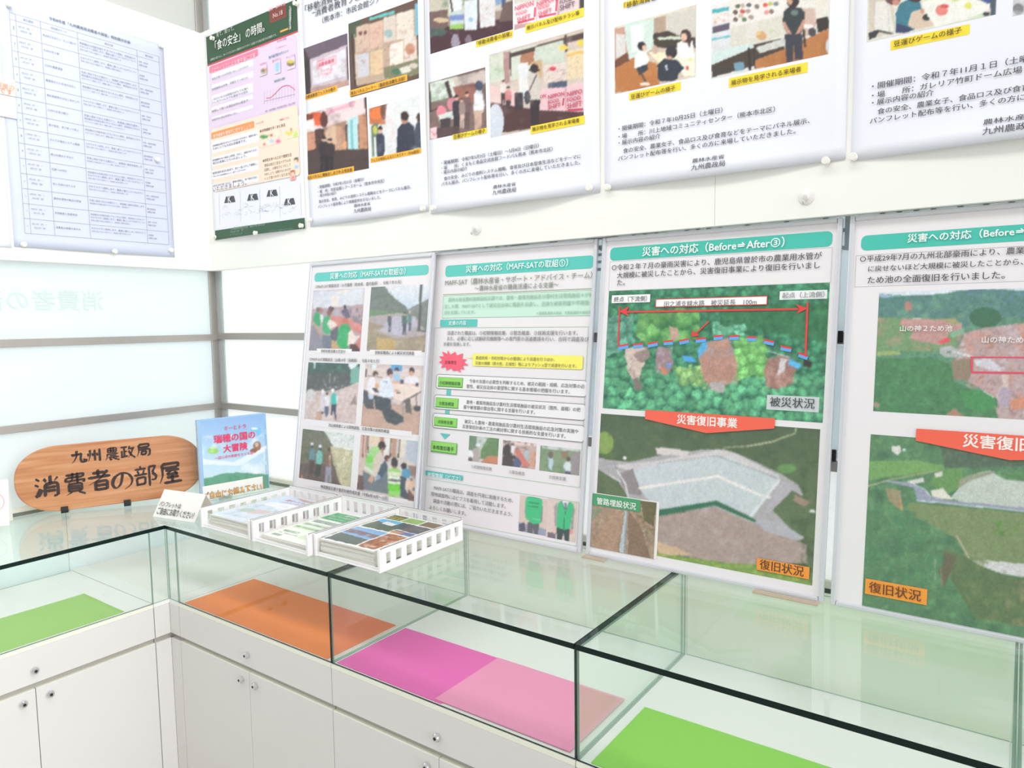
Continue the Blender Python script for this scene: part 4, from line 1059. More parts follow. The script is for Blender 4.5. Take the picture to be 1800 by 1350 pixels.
desc = ['特別展示の内容を紹介するパネルと資料、試供品などをならべ、', 'わかりやすく説明します。農業と暮らしのつながりについて', '写真と統計で伝える展示とし、来場者に資料を配布します。']
for i in range(nrow):
    zc = zt_ - 0.022 - (i + 0.5) * hs[1]
    srow('%d' % (i + 1), 0.0425 if i else 0.0435, 0.0465 if i else 0.0452, zc)
    srow('%d月%d日（月）～' % (4 + i % 9, 1 + (i * 5) % 27), 0.058, 0.104, zc + 0.009); srow('%d月%d日（金）' % (4 + i % 9, 5 + (i * 5) % 23), 0.064, 0.1, zc - 0.004)
    srow(themes[i], 0.132, 0.132 + min(0.108, 0.0082 * len(themes[i])), zc + 0.004)
    n = 3 if i in (0, 2, 5, 9, 12) else 2
    for k in range(n):
        srow(desc[(k + i) % 3][:24 + (i * 7 + k * 3) % 5], 0.252, 0.252 + 0.2 * (1 if k < n - 1 else 0.72), zc + 0.0125 - k * 0.011)
    srow(('消費・安全部', '生産部', '経営・事業支援部', '農村振興部')[i % 4], 0.463, 0.463 + (0.036, 0.02, 0.05, 0.034)[i % 4], zc + 0.006)
    srow('消費生活課', 0.463, 0.495, zc - 0.006)
s.finish(th)

th, s = left_sheet(-1.36, -0.772, 1.862, 2.30, 'white sheet at the left photo edge, below the small cream card', 0.008)
s.finish(th)
th, s = left_sheet(-0.99, -0.727, 2.366, 2.421, 'small cream card with red print, overlapping the timetable', 0.0, name='note_card', cat='card', mat=bsdf_mat('cream_card', srgb=(244, 232, 214), rough=0.6), off=0.006)
s.T = (0, 0, .3408)
s.text('消費者の部屋の', -160, 422, 70, 436, col=(226, 150, 140), weight=0.02, layer='red_lettering'); s.text('ご案内です', -120, 452, 62, 466, col=(226, 130, 120), weight=0.02, layer='red_lettering')
s.finish(th)
th, s = left_sheet(-0.88, -0.7285, 2.2935, 2.3655, 'pale lavender slip just under the small cream card', 0.0, name='note_card', cat='card', mat=bsdf_mat('lavender_slip', srgb=(228, 232, 246), rough=0.6), off=0.004)
s.finish(th)

lpin(15, 9, 'white push pin at the timetable sheet\'s upper left corner', .006)
lpin(282, 81, 'white push pin at the timetable sheet\'s upper right corner', .004)
lpin(275, 281, 'white push pin in the timetable sheet\'s right margin', .004)
lpin(40, 430, 'white push pin at the timetable sheet\'s lower left corner', .003)
lpin(200, 442, 'white push pin at the middle of the timetable sheet\'s bottom edge', .011)
lpin(299, 440, 'white push pin at the timetable sheet\'s lower right corner', .003)
bpin(376, 68, 'white push pin in the dark green header of the food safety poster', .004)
bpin(522, 7, 'white push pin at the food safety poster\'s upper right corner', .004)
bpin(379, 417, 'white push pin at the food safety poster\'s lower left corner', .003)
bpin(452, 410, 'white push pin on the food safety poster\'s dark green footer', .012)
bpin(532, 397, 'white push pin at the grey patch of the food safety poster\'s footer', .004)
bpin(547, 387, 'white push pin at the lower left corner of the orange-captioned poster', .003)
bpin(746, 367, 'white push pin at the lower right corner of the orange-captioned poster', .004)
bpin(764, 366, 'white push pin at the lower left corner of the pink booths poster', .003)
bpin(1038, 331, 'white push pin at the lower right corner of the pink booths poster', .004)
bpin(1070, 330, 'white push pin at the lower left corner of the bean game poster', .003)
bpin(1453, 284, 'white push pin at the lower right corner of the bean game poster', .004)
bpin(1501, 277, 'white push pin at the lower left corner of the poster cut off at right', .003)
# ---------------------------------------------------------------- framed panels leaning on the case tops
TEAL = (60, 188, 168)
def panel(x0, y0, yaw, lean, label, tilt_sheet=None, foot=None):
    W, H = 0.612, 0.872
    ux = np.array([math.cos(yaw), math.sin(yaw), 0.0]); bk = np.array([-math.sin(yaw), math.cos(yaw), 0.0])
    up = np.array([0, 0, 1.0]) * math.cos(lean) + bk * math.sin(lean)
    nz = np.cross(ux, up)                       # towards the room
    o = np.array([x0, y0, ZT + 0.0022])
    th = thing('framed_panel', label, 'framed panel', tuple(o + ux * W / 2))
    fw, t = 0.011, 0.013
    ob = o - nz * t
    def bar(name, a, b, wdir, w):
        pass
    for nm, p, la, lb in (('frame_side', ob, fw, H), ('frame_side', ob + ux * (W - fw), fw, H)):
        build(nm, MB().frame_box(p, ux, up, nz, la, lb, t), 'alu', th, bevel=0.003)
    for p in (ob + ux * (fw + .0002), ob + ux * (fw + .0002) + up * (H - fw)):
        build('frame_bar', MB().frame_box(p, ux, up, nz, W - 2 * fw - .0004, fw, t), 'alu', th, bevel=0.003)
    build('backing', MB().frame_box(o - nz * (t - 0.001) + ux * fw + up * fw, ux, up, nz, W - 2 * fw, H - 2 * fw, 0.004), 'alu', th)
    s = Sheet(o - nz * 0.0065 + ux * fw + up * fw, ux, up, W - 2 * fw, H - 2 * fw, mat='print_gloss')
    s.paper(th, 'panel_paper', 0.001)
    if foot:
        for (a, b_) in foot:
            build('foot_strip', MB().frame_box(o + ux * a - bk * 0.022 - np.array([0, 0, 0.0019]), ux, bk, (0, 0, 1), b_ - a, 0.02, 0.004), 'cork', th, bevel=0.001)
    return th, s, (o, ux, up, nz, W, H)

def hill(s_): return s_
# --- panel 1 : six site photographs
th, s, _g = panel(0.676, -0.166, 0.004, 0.143, 'framed panel of six small photos behind the brochure trays, leftmost framed panel')
s.T = (520, 440, .14815)
s.rect(228, 270, 1572, 290, (92, 200, 188), 'title_banner', round_=0.012)
s.text('災害への対応（MAFF-SATの取組②）', 415, 312, 1310, 245, col=(240, 250, 248), weight=0.03, layer='white_lettering')
s.text('○MAFF-SAT実務状況（８月豪雨（熊本県、鹿児島県）、令和７年８月）', 240, 432, 1260, 378, col=(110, 112, 116), weight=0.012)
WALLC = (206, 200, 204)
s.photo(210, 478, 762, 1200, [('g', (206, 198, 206), (186, 172, 178), 450, 800), ('p', [(200, 500), (800, 450), (800, 660), (210, 700)], (216, 218, 226)), ('n', [(200, 500), (800, 450), (800, 660), (210, 700)], (190, 196, 214), 60, .5, 0), ('p', [(470, 490), (640, 470), (640, 490), (480, 520)], (236, 226, 214)), ('p', [(430, 540), (520, 530), (500, 690), (420, 690)], (230, 222, 214)),
    ('p', [(200, 700), (800, 640), (800, 1210), (150, 1210)], (176, 156, 160)), ('p', [(190, 880), (330, 1000), (420, 1210), (150, 1210)], (140, 136, 150)), ('p', [(395, 780), (560, 790), (790, 880), (780, 1000), (560, 900), (430, 930), (400, 860)], (206, 130, 124)), ('p', [(600, 830), (660, 800), (790, 890), (790, 960)], (216, 140, 130)), ('p', [(720, 1100), (770, 1020), (765, 1160), (700, 1200)], (210, 120, 116)), ('w', 6, 30),
    ('e', 585, 672, 18, 24, (52, 46, 56)), ('p', [(535, 730), (560, 700), (620, 700), (650, 790), (600, 820)], (96, 92, 112)), ('e', 412, 700, 26, 36, (96, 76, 84)), ('e', 436, 690, 14, 20, (90, 70, 76)), ('n', [(640, 680), (800, 670), (790, 900), (640, 820)], (90, 80, 96), 26, 1, .1), ('p', [(670, 780), (740, 790), (770, 850), (740, 870), (680, 840)], (130, 128, 140)), ('p', [(450, 720), (500, 700), (520, 760), (470, 770)], (170, 170, 190)),
    ('e', 262, 705, 20, 28, (110, 84, 84)), ('e', 300, 712, 22, 32, (160, 120, 116)), ('p', [(205, 830), (215, 760), (245, 730), (285, 750), (300, 800), (290, 900), (250, 900)], (58, 160, 106)), ('p', [(285, 770), (320, 760), (335, 830), (300, 870)], (226, 222, 226)), ('e', 395, 745, 26, 36, (130, 96, 92)), ('p', [(318, 960), (320, 830), (350, 780), (395, 780), (420, 830), (420, 980), (370, 1000)], (66, 168, 112)), ('p', [(370, 870), (400, 820), (470, 850), (490, 890), (410, 940)], (232, 218, 212)),
    ('p', [(200, 830), (260, 900), (320, 1010), (390, 1030), (370, 1060), (280, 1010), (230, 920)], (176, 150, 130)), ('p', [(420, 960), (500, 900), (500, 1060), (450, 1090), (400, 1040)], (90, 96, 104)), ('p', [(320, 1000), (420, 1020), (430, 1210), (310, 1130)], (110, 118, 134)), ('e', 585, 840, 46, 34, (196, 110, 96)), ('p', [(486, 1130), (500, 960), (540, 880), (620, 870), (650, 930), (620, 1170), (560, 1180)], (54, 166, 100)), ('p', [(612, 1140), (625, 980), (660, 940), (700, 1010), (770, 1010), (690, 1110), (640, 1110)], (236, 218, 210)),
    ('p', [(410, 1200), (430, 1060), (470, 1080), (520, 1150), (530, 1200)], (190, 160, 116)), ('p', [(640, 1110), (700, 1110), (760, 1170), (760, 1210), (640, 1210)], (86, 60, 60)), ('n', None, (226, 206, 206), 30, .25, -.05)], grain=.04)
s.photo(896, 438, 1532, 1208, [('g', (226, 226, 232), (196, 214, 226), 420, 660), ('w', 8, 40), ('p', [(860, 420), (1055, 420), (1120, 520), (1200, 590), (1300, 660), (1340, 710), (1340, 770), (860, 800)], (110, 122, 116)), ('n', [(860, 430), (1060, 430), (1330, 700), (1200, 740), (860, 700)], (90, 110, 84), 50, .7, 0), ('n', [(860, 560), (1340, 700), (1340, 760), (860, 720)], (140, 134, 136), 30, .5, 0), ('p', [(1340, 700), (1430, 650), (1590, 570), (1590, 1000), (1340, 960)], (126, 132, 130)), ('n', [(1340, 690), (1590, 580), (1590, 900), (1360, 940)], (96, 110, 92), 40, .6, 0),
    ('p', [(860, 700), (1080, 710), (1260, 740), (1200, 780), (860, 790)], (112, 136, 108)), ('p', [(860, 790), (1240, 745), (1420, 790), (1560, 1000), (1560, 1220), (840, 1220)], (172, 162, 164)), ('p', [(960, 940), (1180, 780), (1420, 780), (1440, 900), (1240, 1020)], (184, 180, 196)), ('p', [(840, 840), (1060, 900), (960, 960), (1180, 1050), (1540, 1010), (1540, 1220), (840, 1220)], (158, 142, 124)), ('p', [(950, 1030), (1190, 1060), (1170, 1200), (960, 1190)], (190, 160, 106)), ('n', [(850, 900), (1540, 1000), (1540, 1220), (850, 1220)], (206, 190, 160), 60, .6, -.05), ('n', [(850, 960), (980, 1000), (960, 1200), (850, 1200)], (120, 136, 92), 30, .7, 0),
    ('h', 1114, 735, 240, (86, 96, 106), (80, 84, 92), (70, 70, 74), .7), ('h', 1290, 728, 270, (78, 110, 100), (84, 82, 92), (66, 60, 60), .9), ('h', 1352, 715, 250, (96, 128, 128), (92, 96, 106), (200, 206, 200), .7), ('w', .1, 40), ('p', [(1480, 405), (1506, 402), (1476, 940), (1442, 940)], (84, 84, 86)), ('p', [(1440, 940), (1540, 950), (1540, 970), (1440, 960)], (96, 96, 96)), ('l', 1450, 400, 1400, 700, 2, (200, 200, 206))], grain=.05)
s.rect(252, 1164, 662, 1228, (238, 234, 236), 'caption_strip'); s.text('市町村担当者と打合せ', 305, 1196, 596, 1200, col=DK, weight=0.01)
s.rect(880, 1180, 1492, 1255, (238, 234, 236), 'caption_strip'); s.text('技術系職員による被災状況調査', 945, 1212, 1412, 1224, col=DK, weight=0.01)
s.text('○MAFF-SAT実務状況（台風14号（宮崎県）、令和４年９月）', 170, 1300, 1000, 1308, col=(100, 102, 106), weight=0.012)
s.T = (500, 620, .15556)
s.photo(272, 108, 803, 805, [('f', (70, 92, 90)), ('n', None, (84, 132, 118), 60, .8, 0), ('p', [(330, 100), (355, 100), (345, 180), (334, 180)], (196, 220, 216)), ('p', [(720, 100), (840, 120), (800, 170), (745, 190), (725, 150)], (220, 232, 240)), ('p', [(745, 200), (850, 150), (850, 340), (750, 350)], (120, 172, 160)), ('p', [(250, 240), (740, 220), (740, 400), (560, 420), (240, 450)], (84, 88, 90)), ('n', [(250, 240), (740, 220), (740, 400), (240, 450)], (116, 116, 112), 24, .7, 0),
    ('l', 515, 210, 512, 400, 7, (176, 170, 160)), ('l', 570, 280, 566, 400, 6, (180, 172, 160)), ('l', 440, 310, 480, 400, 5, (190, 184, 176)), ('l', 250, 270, 330, 260, 5, (130, 120, 110)), ('w', 10, 40), ('p', [(560, 440), (840, 330), (850, 820), (220, 790), (230, 480), (330, 440), (420, 430)], (208, 188, 184)), ('n', [(220, 440), (840, 330), (840, 820), (220, 800)], (186, 150, 150), 30, .7, -.05), ('n', [(220, 440), (840, 330), (840, 820), (220, 800)], (232, 226, 226), 18, .8, -.1), ('e', 296, 490, 56, 80, (206, 202, 202)), ('p', [(800, 470), (815, 590), (740, 590)], (150, 130, 124)), ('n', [(300, 520), (420, 500), (410, 600), (310, 600)], (214, 150, 110), 14, .8, 0), ('p', [(340, 770), (370, 660), (430, 660), (420, 780)], (196, 160, 140)),
    ('w', 2, 20), ('p', [(402, 600), (405, 480), (430, 450), (455, 470), (450, 600), (430, 680), (412, 650)], (214, 206, 214)), ('e', 432, 436, 18, 24, (244, 244, 246)), ('p', [(456, 610), (460, 490), (485, 475), (510, 490), (502, 610)], (226, 226, 232)), ('p', [(456, 605), (500, 605), (495, 700), (470, 730), (456, 690)], (86, 96, 126)), ('e', 484, 462, 14, 18, (90, 80, 84)), ('p', [(526, 580), (530, 490), (552, 455), (585, 460), (594, 500), (586, 585)], (62, 184, 172)), ('e', 546, 426, 18, 24, (246, 246, 246)), ('p', [(586, 470), (600, 500), (596, 580), (586, 580)], (226, 226, 230)), ('p', [(528, 582), (584, 582), (580, 670), (588, 750), (575, 755), (552, 640), (540, 710), (524, 710)], (64, 68, 84)), ('e', 430, 680, 12, 14, (80, 80, 86))], grain=.05)
s.photo(918, 125, 1525, 930, [('f', (222, 204, 200)), ('p', [(918, 120), (1580, 140), (1580, 190), (918, 165)], (206, 190, 190)), ('p', [(985, 130), (1042, 135), (1040, 190), (985, 186)], (222, 234, 232)), ('l', 984, 130, 984, 190, 5, (120, 170, 160)), ('p', [(1206, 132), (1332, 140), (1330, 210), (1300, 205), (1206, 200)], (96, 160, 210)), ('p', [(880, 560), (1560, 600), (1560, 950), (860, 900)], (200, 166, 150)), ('n', [(880, 560), (1560, 600), (1560, 950), (860, 900)], (176, 140, 124), 90, .4, 0), ('p', [(918, 180), (935, 190), (930, 270), (915, 280)], (90, 76, 84)), ('l', 935, 258, 1105, 282, 7, (130, 116, 120)),
    ('w', 3, 25), ('e', 1268, 195, 24, 28, (60, 54, 60)), ('e', 1268, 222, 20, 22, (206, 196, 206)), ('p', [(1226, 310), (1230, 245), (1268, 230), (1308, 250), (1312, 330)], (156, 200, 230)), ('e', 1438, 205, 30, 40, (56, 46, 46)), ('e', 1436, 240, 22, 40, (206, 160, 136)), ('p', [(1350, 340), (1365, 285), (1410, 262), (1470, 262), (1520, 300), (1520, 370), (1400, 360)], (236, 232, 240)), ('p', [(1330, 340), (1400, 350), (1490, 365), (1480, 390), (1390, 385), (1330, 360)], (220, 160, 140)), ('p', [(1310, 300), (1348, 305), (1344, 348), (1312, 345)], (86, 86, 100)), ('p', [(1488, 340), (1512, 345), (1505, 410), (1476, 405)], (66, 62, 80)),
    ('p', [(1225, 350), (1400, 350), (1550, 400), (1545, 440), (1330, 550), (1200, 490)], (236, 216, 206)), ('p', [(1330, 552), (1548, 430), (1548, 448), (1330, 575)], (110, 96, 92)), ('p', [(1225, 318), (1310, 322), (1305, 348), (1222, 345)], (226, 170, 150)), ('e', 1270, 430, 30, 18, (214, 170, 150)), ('e', 1290, 452, 24, 10, (110, 110, 110)), ('l', 1345, 560, 1340, 790, 14, (150, 146, 140)), ('l', 1410, 520, 1412, 640, 12, (120, 110, 106)), ('l', 1492, 460, 1490, 610, 10, (90, 84, 84)), ('p', [(1360, 540), (1420, 510), (1440, 690), (1370, 680)], (100, 98, 96)), ('e', 1500, 630, 42, 30, (70, 76, 80)),
    ('e', 1028, 238, 28, 34, (90, 72, 70)), ('e', 1040, 262, 16, 22, (206, 166, 146)), ('p', [(930, 420), (945, 320), (980, 275), (1020, 285), (1035, 350), (1030, 440), (990, 480)], (236, 232, 236)), ('e', 1045, 375, 26, 26, (226, 170, 120)), ('p', [(890, 420), (940, 430), (960, 500), (1010, 470), (1010, 640), (930, 630), (890, 570)], (84, 84, 92)), ('p', [(950, 470), (1005, 470), (1000, 525), (950, 520)], (196, 206, 226)), ('p', [(990, 400), (1040, 400), (1070, 450), (1020, 450)], (80, 76, 90)), ('e', 1190, 222, 36, 44, (84, 70, 76)), ('e', 1205, 262, 20, 24, (206, 160, 146)),
    ('p', [(1065, 470), (1085, 330), (1120, 285), (1180, 280), (1210, 340), (1240, 470), (1190, 530), (1110, 515)], (222, 230, 244)), ('l', 1115, 322, 1160, 335, 10, (130, 150, 176)), ('p', [(1010, 480), (1100, 500), (1200, 520), (1210, 640), (1130, 660), (1030, 640)], (66, 74, 84)), ('p', [(1100, 660), (1220, 640), (1350, 730), (1340, 780), (1260, 820), (1150, 780)], (70, 76, 82)), ('n', [(1000, 480), (1360, 500), (1360, 830), (1000, 800)], (120, 112, 110), 34, .55, -.1)], grain=.04)
s.rect(320, 772, 1440, 905, (238, 234, 236), 'caption_strip')
s.uv_rect(s.loc(300, 800)[0], s.loc(700, 870)[1], s.loc(1440, 900)[0], s.loc(300, 770)[1] - .002, (236, 232, 235), 'caption_strip')
s.text('流山技術者による現地調査、応急対策の技術的検査', 505, 820, 1192, 886, col=DK, weight=0.01)
s.T = (500, 740, .15556)
s.photo(208, 88, 745, 745, [('g', (112, 118, 100), (120, 108, 92), 80, 750), ('n', None, (84, 96, 78), 60, .8, 0), ('w', 14, 50), ('p', [(430, 90), (860, 130), (860, 400), (700, 420), (560, 300), (500, 190)], (218, 222, 220)), ('n', [(580, 120), (820, 140), (820, 260), (620, 240)], (150, 180, 180), 30, .8, -.05), ('p', [(520, 280), (860, 360), (860, 800), (640, 760), (560, 500)], (196, 190, 156)), ('n', [(520, 280), (860, 360), (860, 800), (600, 760)], (150, 156, 116), 40, .7, 0), ('n', [(540, 260), (860, 300), (860, 600), (600, 560)], (232, 226, 206), 50, .8, 0), ('p', [(150, 480), (560, 500), (660, 790), (150, 700)], (104, 92, 88)), ('n', [(150, 300), (560, 400), (660, 790), (150, 700)], (84, 74, 72), 36, .6, 0), ('w', 2, 20),
    ('p', [(282, 440), (285, 330), (310, 300), (340, 320), (345, 430), (315, 450)], (96, 140, 150)), ('e', 312, 262, 15, 22, (226, 236, 240)), ('e', 312, 290, 12, 14, (70, 70, 76)), ('p', [(285, 440), (340, 440), (325, 600), (280, 600)], (84, 70, 70)), ('p', [(356, 480), (360, 370), (385, 330), (420, 340), (432, 400), (420, 490)], (120, 190, 180)), ('e', 406, 290, 18, 22, (226, 236, 240)), ('e', 404, 316, 16, 18, (66, 66, 70)), ('p', [(356, 482), (416, 488), (410, 620), (360, 640), (340, 600)], (66, 70, 66)), ('e', 508, 320, 13, 26, (84, 60, 60)), ('p', [(468, 500), (470, 400), (495, 362), (530, 365), (545, 400), (525, 510)], (132, 96, 84)), ('p', [(505, 380), (525, 385), (520, 500), (508, 500)], (180, 186, 160)), ('p', [(470, 515), (530, 510), (530, 700), (505, 700), (500, 580), (490, 700), (455, 700)], (150, 150, 166)), ('p', [(190, 620), (210, 600), (206, 690), (186, 680)], (190, 120, 100))], grain=.07)
s.photo(865, 155, 1480, 915, [('f', (210, 200, 196)), ('p', [(860, 150), (955, 155), (945, 420), (845, 410)], (216, 178, 166)), ('l', 895, 150, 885, 410, 10, (110, 80, 74)), ('l', 930, 150, 920, 410, 8, (130, 96, 90)), ('l', 950, 150, 940, 400, 10, (84, 66, 64)), ('p', [(960, 160), (1080, 170), (1070, 300), (960, 270)], (226, 206, 180)), ('p', [(1080, 180), (1130, 184), (1130, 260), (1090, 250)], (190, 130, 106)), ('p', [(1130, 190), (1196, 195), (1190, 400), (1120, 390)], (232, 226, 220)), ('p', [(1212, 195), (1275, 198), (1262, 420), (1205, 410)], (186, 144, 124)), ('l', 1202, 195, 1194, 400, 12, (84, 66, 60)), ('l', 1306, 205, 1286, 410, 12, (66, 56, 54)), ('p', [(1312, 205), (1385, 210), (1350, 420), (1296, 410)], (226, 214, 200)), ('p', [(1385, 210), (1520, 225), (1510, 500), (1370, 430)], (184, 192, 208)), ('p', [(1396, 500), (1510, 510), (1500, 640), (1420, 600)], (150, 120, 112)),
    ('p', [(845, 410), (960, 420), (950, 600), (830, 610)], (206, 186, 176)), ('p', [(835, 610), (900, 620), (900, 780), (815, 775)], (106, 84, 82)), ('w', 3, 25), ('e', 1102, 280, 42, 52, (62, 50, 52)), ('p', [(1095, 310), (1125, 300), (1110, 390), (1095, 380)], (170, 124, 110)), ('p', [(905, 520), (930, 380), (980, 300), (1060, 285), (1090, 350), (1010, 420), (1010, 560), (960, 600)], (160, 212, 136)), ('p', [(920, 400), (1010, 400), (1005, 470), (925, 470)], (120, 206, 86)), ('p', [(1010, 430), (1060, 340), (1110, 370), (1090, 470), (1040, 640), (985, 620)], (214, 200, 184)), ('p', [(885, 560), (960, 600), (1020, 640), (1020, 800), (900, 780)], (110, 116, 124)), ('p', [(940, 680), (980, 610), (1015, 640), (990, 700)], (206, 156, 140)), ('p', [(905, 505), (1000, 560), (1000, 600), (900, 540)], (216, 222, 206)),
    ('e', 1162, 420, 30, 34, (84, 60, 60)), ('e', 1178, 440, 16, 22, (206, 150, 136)), ('p', [(1040, 640), (1090, 500), (1140, 440), (1170, 520), (1160, 620), (1090, 740), (1020, 760)], (72, 86, 102)), ('e', 1060, 640, 26, 30, (130, 160, 190)), ('p', [(1000, 700), (1100, 640), (1150, 560), (1190, 700), (1200, 830), (1010, 800)], (104, 116, 124)), ('e', 1243, 470, 40, 56, (58, 52, 56)), ('e', 1243, 530, 24, 20, (150, 110, 96)), ('p', [(1175, 850), (1165, 620), (1180, 550), (1220, 530), (1280, 535), (1316, 570), (1310, 860)], (150, 212, 110)), ('p', [(1172, 570), (1314, 580), (1314, 625), (1172, 618)], (220, 224, 196)), ('p', [(1172, 625), (1312, 632), (1308, 716), (1172, 705)], (236, 236, 226)), ('p', [(1170, 705), (1312, 716), (1310, 800), (1172, 790)], (110, 206, 60)), ('l', 1185, 668, 1300, 674, 26, (96, 110, 96)),
    ('e', 1350, 510, 32, 40, (60, 56, 60)), ('p', [(1320, 600), (1345, 540), (1420, 540), (1430, 600), (1410, 650), (1350, 640)], (86, 146, 180)), ('p', [(1310, 620), (1380, 640), (1360, 760), (1440, 900), (1310, 860)], (72, 80, 90)), ('p', [(1365, 690), (1420, 650), (1500, 680), (1500, 900), (1400, 800)], (224, 186, 160)), ('p', [(1400, 770), (1480, 860), (1475, 910), (1390, 890)], (110, 84, 76)), ('l', 1420, 600, 1500, 670, 8, (96, 70, 64)), ('e', 1436, 660, 16, 20, (130, 126, 120)), ('e', 1466, 770, 20, 20, (80, 76, 76)), ('n', [(1365, 690), (1500, 680), (1500, 900), (1400, 800)], (240, 226, 210), 20, .6, 0)], grain=.04)
s.uv_rect(s.loc(240, 700)[0], s.loc(1390, 945)[1] , s.loc(1395, 900)[0], s.loc(240, 682)[1], (236, 232, 235), 'caption_strip')
s.text('林道施設災害の査定計画作成支援（令和6年10月～12月）', 415, 745, 1180, 870, col=DK, weight=0.01)
s.finish(th)

# --- panel 2 : team sheet
th, s, _g = panel(1.2572, -0.122, 0.004, 0.1175, 'framed panel with red starburst, yellow box and two green vests')
s.T = (740, 430, .2)
s.rect(218, 186, 1572, 205, (78, 196, 182), 'title_banner', round_=0.012)
s.text('災害への対応（MAFF-SATの取組①）', 400, 216, 1298, 160, col=(240, 252, 250), weight=0.03, layer='white_lettering')
s.text('MAFF-SAT（農林水産省・サポート・アドバイス・チーム）', 218, 332, 1510, 272, col=(126, 136, 120), weight=0.015, layer='olive_lettering')
s.text('～農林水産省の職員派遣による支援～', 476, 386, 1215, 352, col=(126, 136, 120), weight=0.015, layer='olive_lettering')
a = s.loc(195, 440)[1]; b_ = s.loc(1565, 380)[1]; vv_ = (a + b_) / 2
s.uv_rect(s.loc(195, 440)[0], vv_ - .0022, s.loc(1565, 380)[0], vv_ + .0004, (150, 170, 130), 'printed_rule')
s.uv_rect(s.loc(190, 640)[0], (s.loc(190, 648)[1] + s.loc(1532, 625)[1]) / 2, s.loc(1545, 500)[0], vv_ - .005, (198, 234, 214), 'mint_box')
s.outline(198, 452, 1540, 625, (120, 160, 130), 0.001)
for (t_, c_) in (('農林水産省農村振興局防災課では、農地・農業用施設及び農村生活環境施設＊が被', (245, 485, 1520, 440)), ('災した際、MAFF-SATとして被災自治体に職員を派遣し、迅速な被害把握や早期復', (210, 545, 1482, 508)), ('旧を支援しています。', (210, 596, 480, 594)), ('＊農業集落排水施設、営農飲雑用水施設等', (1020, 602, 1500, 596))):
    s.text(t_, *c_, col=(156, 186, 164), weight=0.01, layer='pale_green_lettering')
s.rect(172, 660, 494, 722, (78, 192, 180), 'heading_tab'); s.text('支援の内容', 248, 692, 404, 688, col=(232, 250, 246), weight=0.03, layer='white_lettering')
s.T = (720, 690, .21478)
UL = s.loc(120, 1000)[0]; UR = s.loc(1400, 700)[0]
s.T = (740, 430, .2)
GL = (150, 200, 164)
VT = (s.loc(172, 726)[1] + s.loc(1540, 724)[1]) / 2
s.T = (720, 690, .21478)
VB = (s.loc(155, 608)[1] + s.loc(1410, 778)[1]) / 2
for q in ((UL, VT - .0012, UR, VT), (UL, VB, UR, VB + .0012), (UL, VB, UL + .0012, VT), (UR - .0012, VB, UR, VT)): s.uv_rect(*q, GL, 'printed_rule')
V1 = (s.loc(135, 715)[1] + s.loc(1400, 885)[1]) / 2; V2 = (s.loc(115, 1012)[1] + s.loc(1368, 1262)[1]) / 2
for q in ((UL, V1 - .0012, UR, V1), (UL, V2, UR, V2 + .0012), (UL, V2, UL + .0012, V1), (UR - .0012, V2, UR, V1)): s.uv_rect(*q, GL, 'printed_rule')
s.T = (740, 430, .2)
for (t_, c_) in (('派遣された職員は、①初期情報収集、②緊急概査、③技術支援を行います。', (235, 776, 1384, 778)), ('また、必要に応じ試験研究機関等への専門家の派遣要請を行い、合同で調査及び', (235, 826, 1480, 832)), ('支援を実施します。', (202, 874, 440, 876))):
    s.text(t_, *c_, col=(108, 110, 112), weight=0.008)
s.T = (720, 690, .21478)
s.line(330, -120, 300, 300, 0.017, (78, 192, 180), 'teal_arrow')
s.poly([(252, 332), (336, 342), (290, 382)], (78, 192, 180), 'teal_arrow')
s.T = (740, 430, .2)
star = [(238, 925), (262, 968), (306, 942), (316, 976), (374, 956), (364, 1004), (408, 1010), (378, 1034), (425, 1060), (366, 1062), (386, 1100), (340, 1088), (358, 1124), (312, 1102), (290, 1112), (268, 1084), (228, 1108), (222, 1072), (180, 1084), (196, 1050), (160, 1034), (192, 1014), (163, 982), (206, 984), (190, 940), (238, 962)]
cx_, cy_ = 285, 1028
for p_, q_2 in zip(star, star[1:] + star[:1]):
    s.poly([(cx_, cy_), q_2, p_], (250, 84, 110), 'red_starburst', 0.0026)
s.text('災害発生', 215, 1032, 318, 1040, col=(150, 60, 70), weight=0.02, layer='dark_red_lettering')
s.rect(462, 960, 1425, 1100, (200, 196, 90), 'yellow_box', round_=0.005)
s.rect(460, 958, 1420, 1096, (250, 240, 100), 'yellow_box', round_=0.005)
s.poly([(400, 992), (470, 988), (470, 1004)], (246, 232, 96), 'yellow_box')
s.text('都道府県・市町村等からの要請により派遣を行うほか、', 486, 994, 1180, 1012, col=(120, 116, 76), weight=0.01)
s.text('災害の規模（甚大性、広域性）等によりプッシュ型で派遣を行います。', 482, 1042, 1372, 1066, col=(120, 116, 76), weight=0.01)
def flow(x1, y1, x2, y2, gx1, gy1, gx2, gy2, lab, lc, l1, c1, l2, c2):
    s.rect(x1, y1, x2, y2, (84, 96, 88), 'flow_box', round_=0.009)
    u0, v0, u1, v1 = s.uvrect(x1, y1, x2, y2)
    s.uv_rect(u0 + .0014, v0 + .0014, u1 - .0014, v1 - .0014, (240, 238, 240), 'flow_box', 0.008)
    s.rect(gx1, gy1, gx2, gy2, (90, 150, 66), 'green_button'); u0, v0, u1, v1 = s.uvrect(gx1, gy1, gx2, gy2)
    s.uv_rect(u0 + .001, v0 + .004, u1 - .003, v1 - .001, (136, 214, 88), 'green_button')
    s.text(lab, *lc, col=(70, 110, 56), weight=0.015)
    s.text(l1, *c1, col=(104, 106, 108), weight=0.008); s.text(l2, *c2, col=(104, 106, 108), weight=0.008)
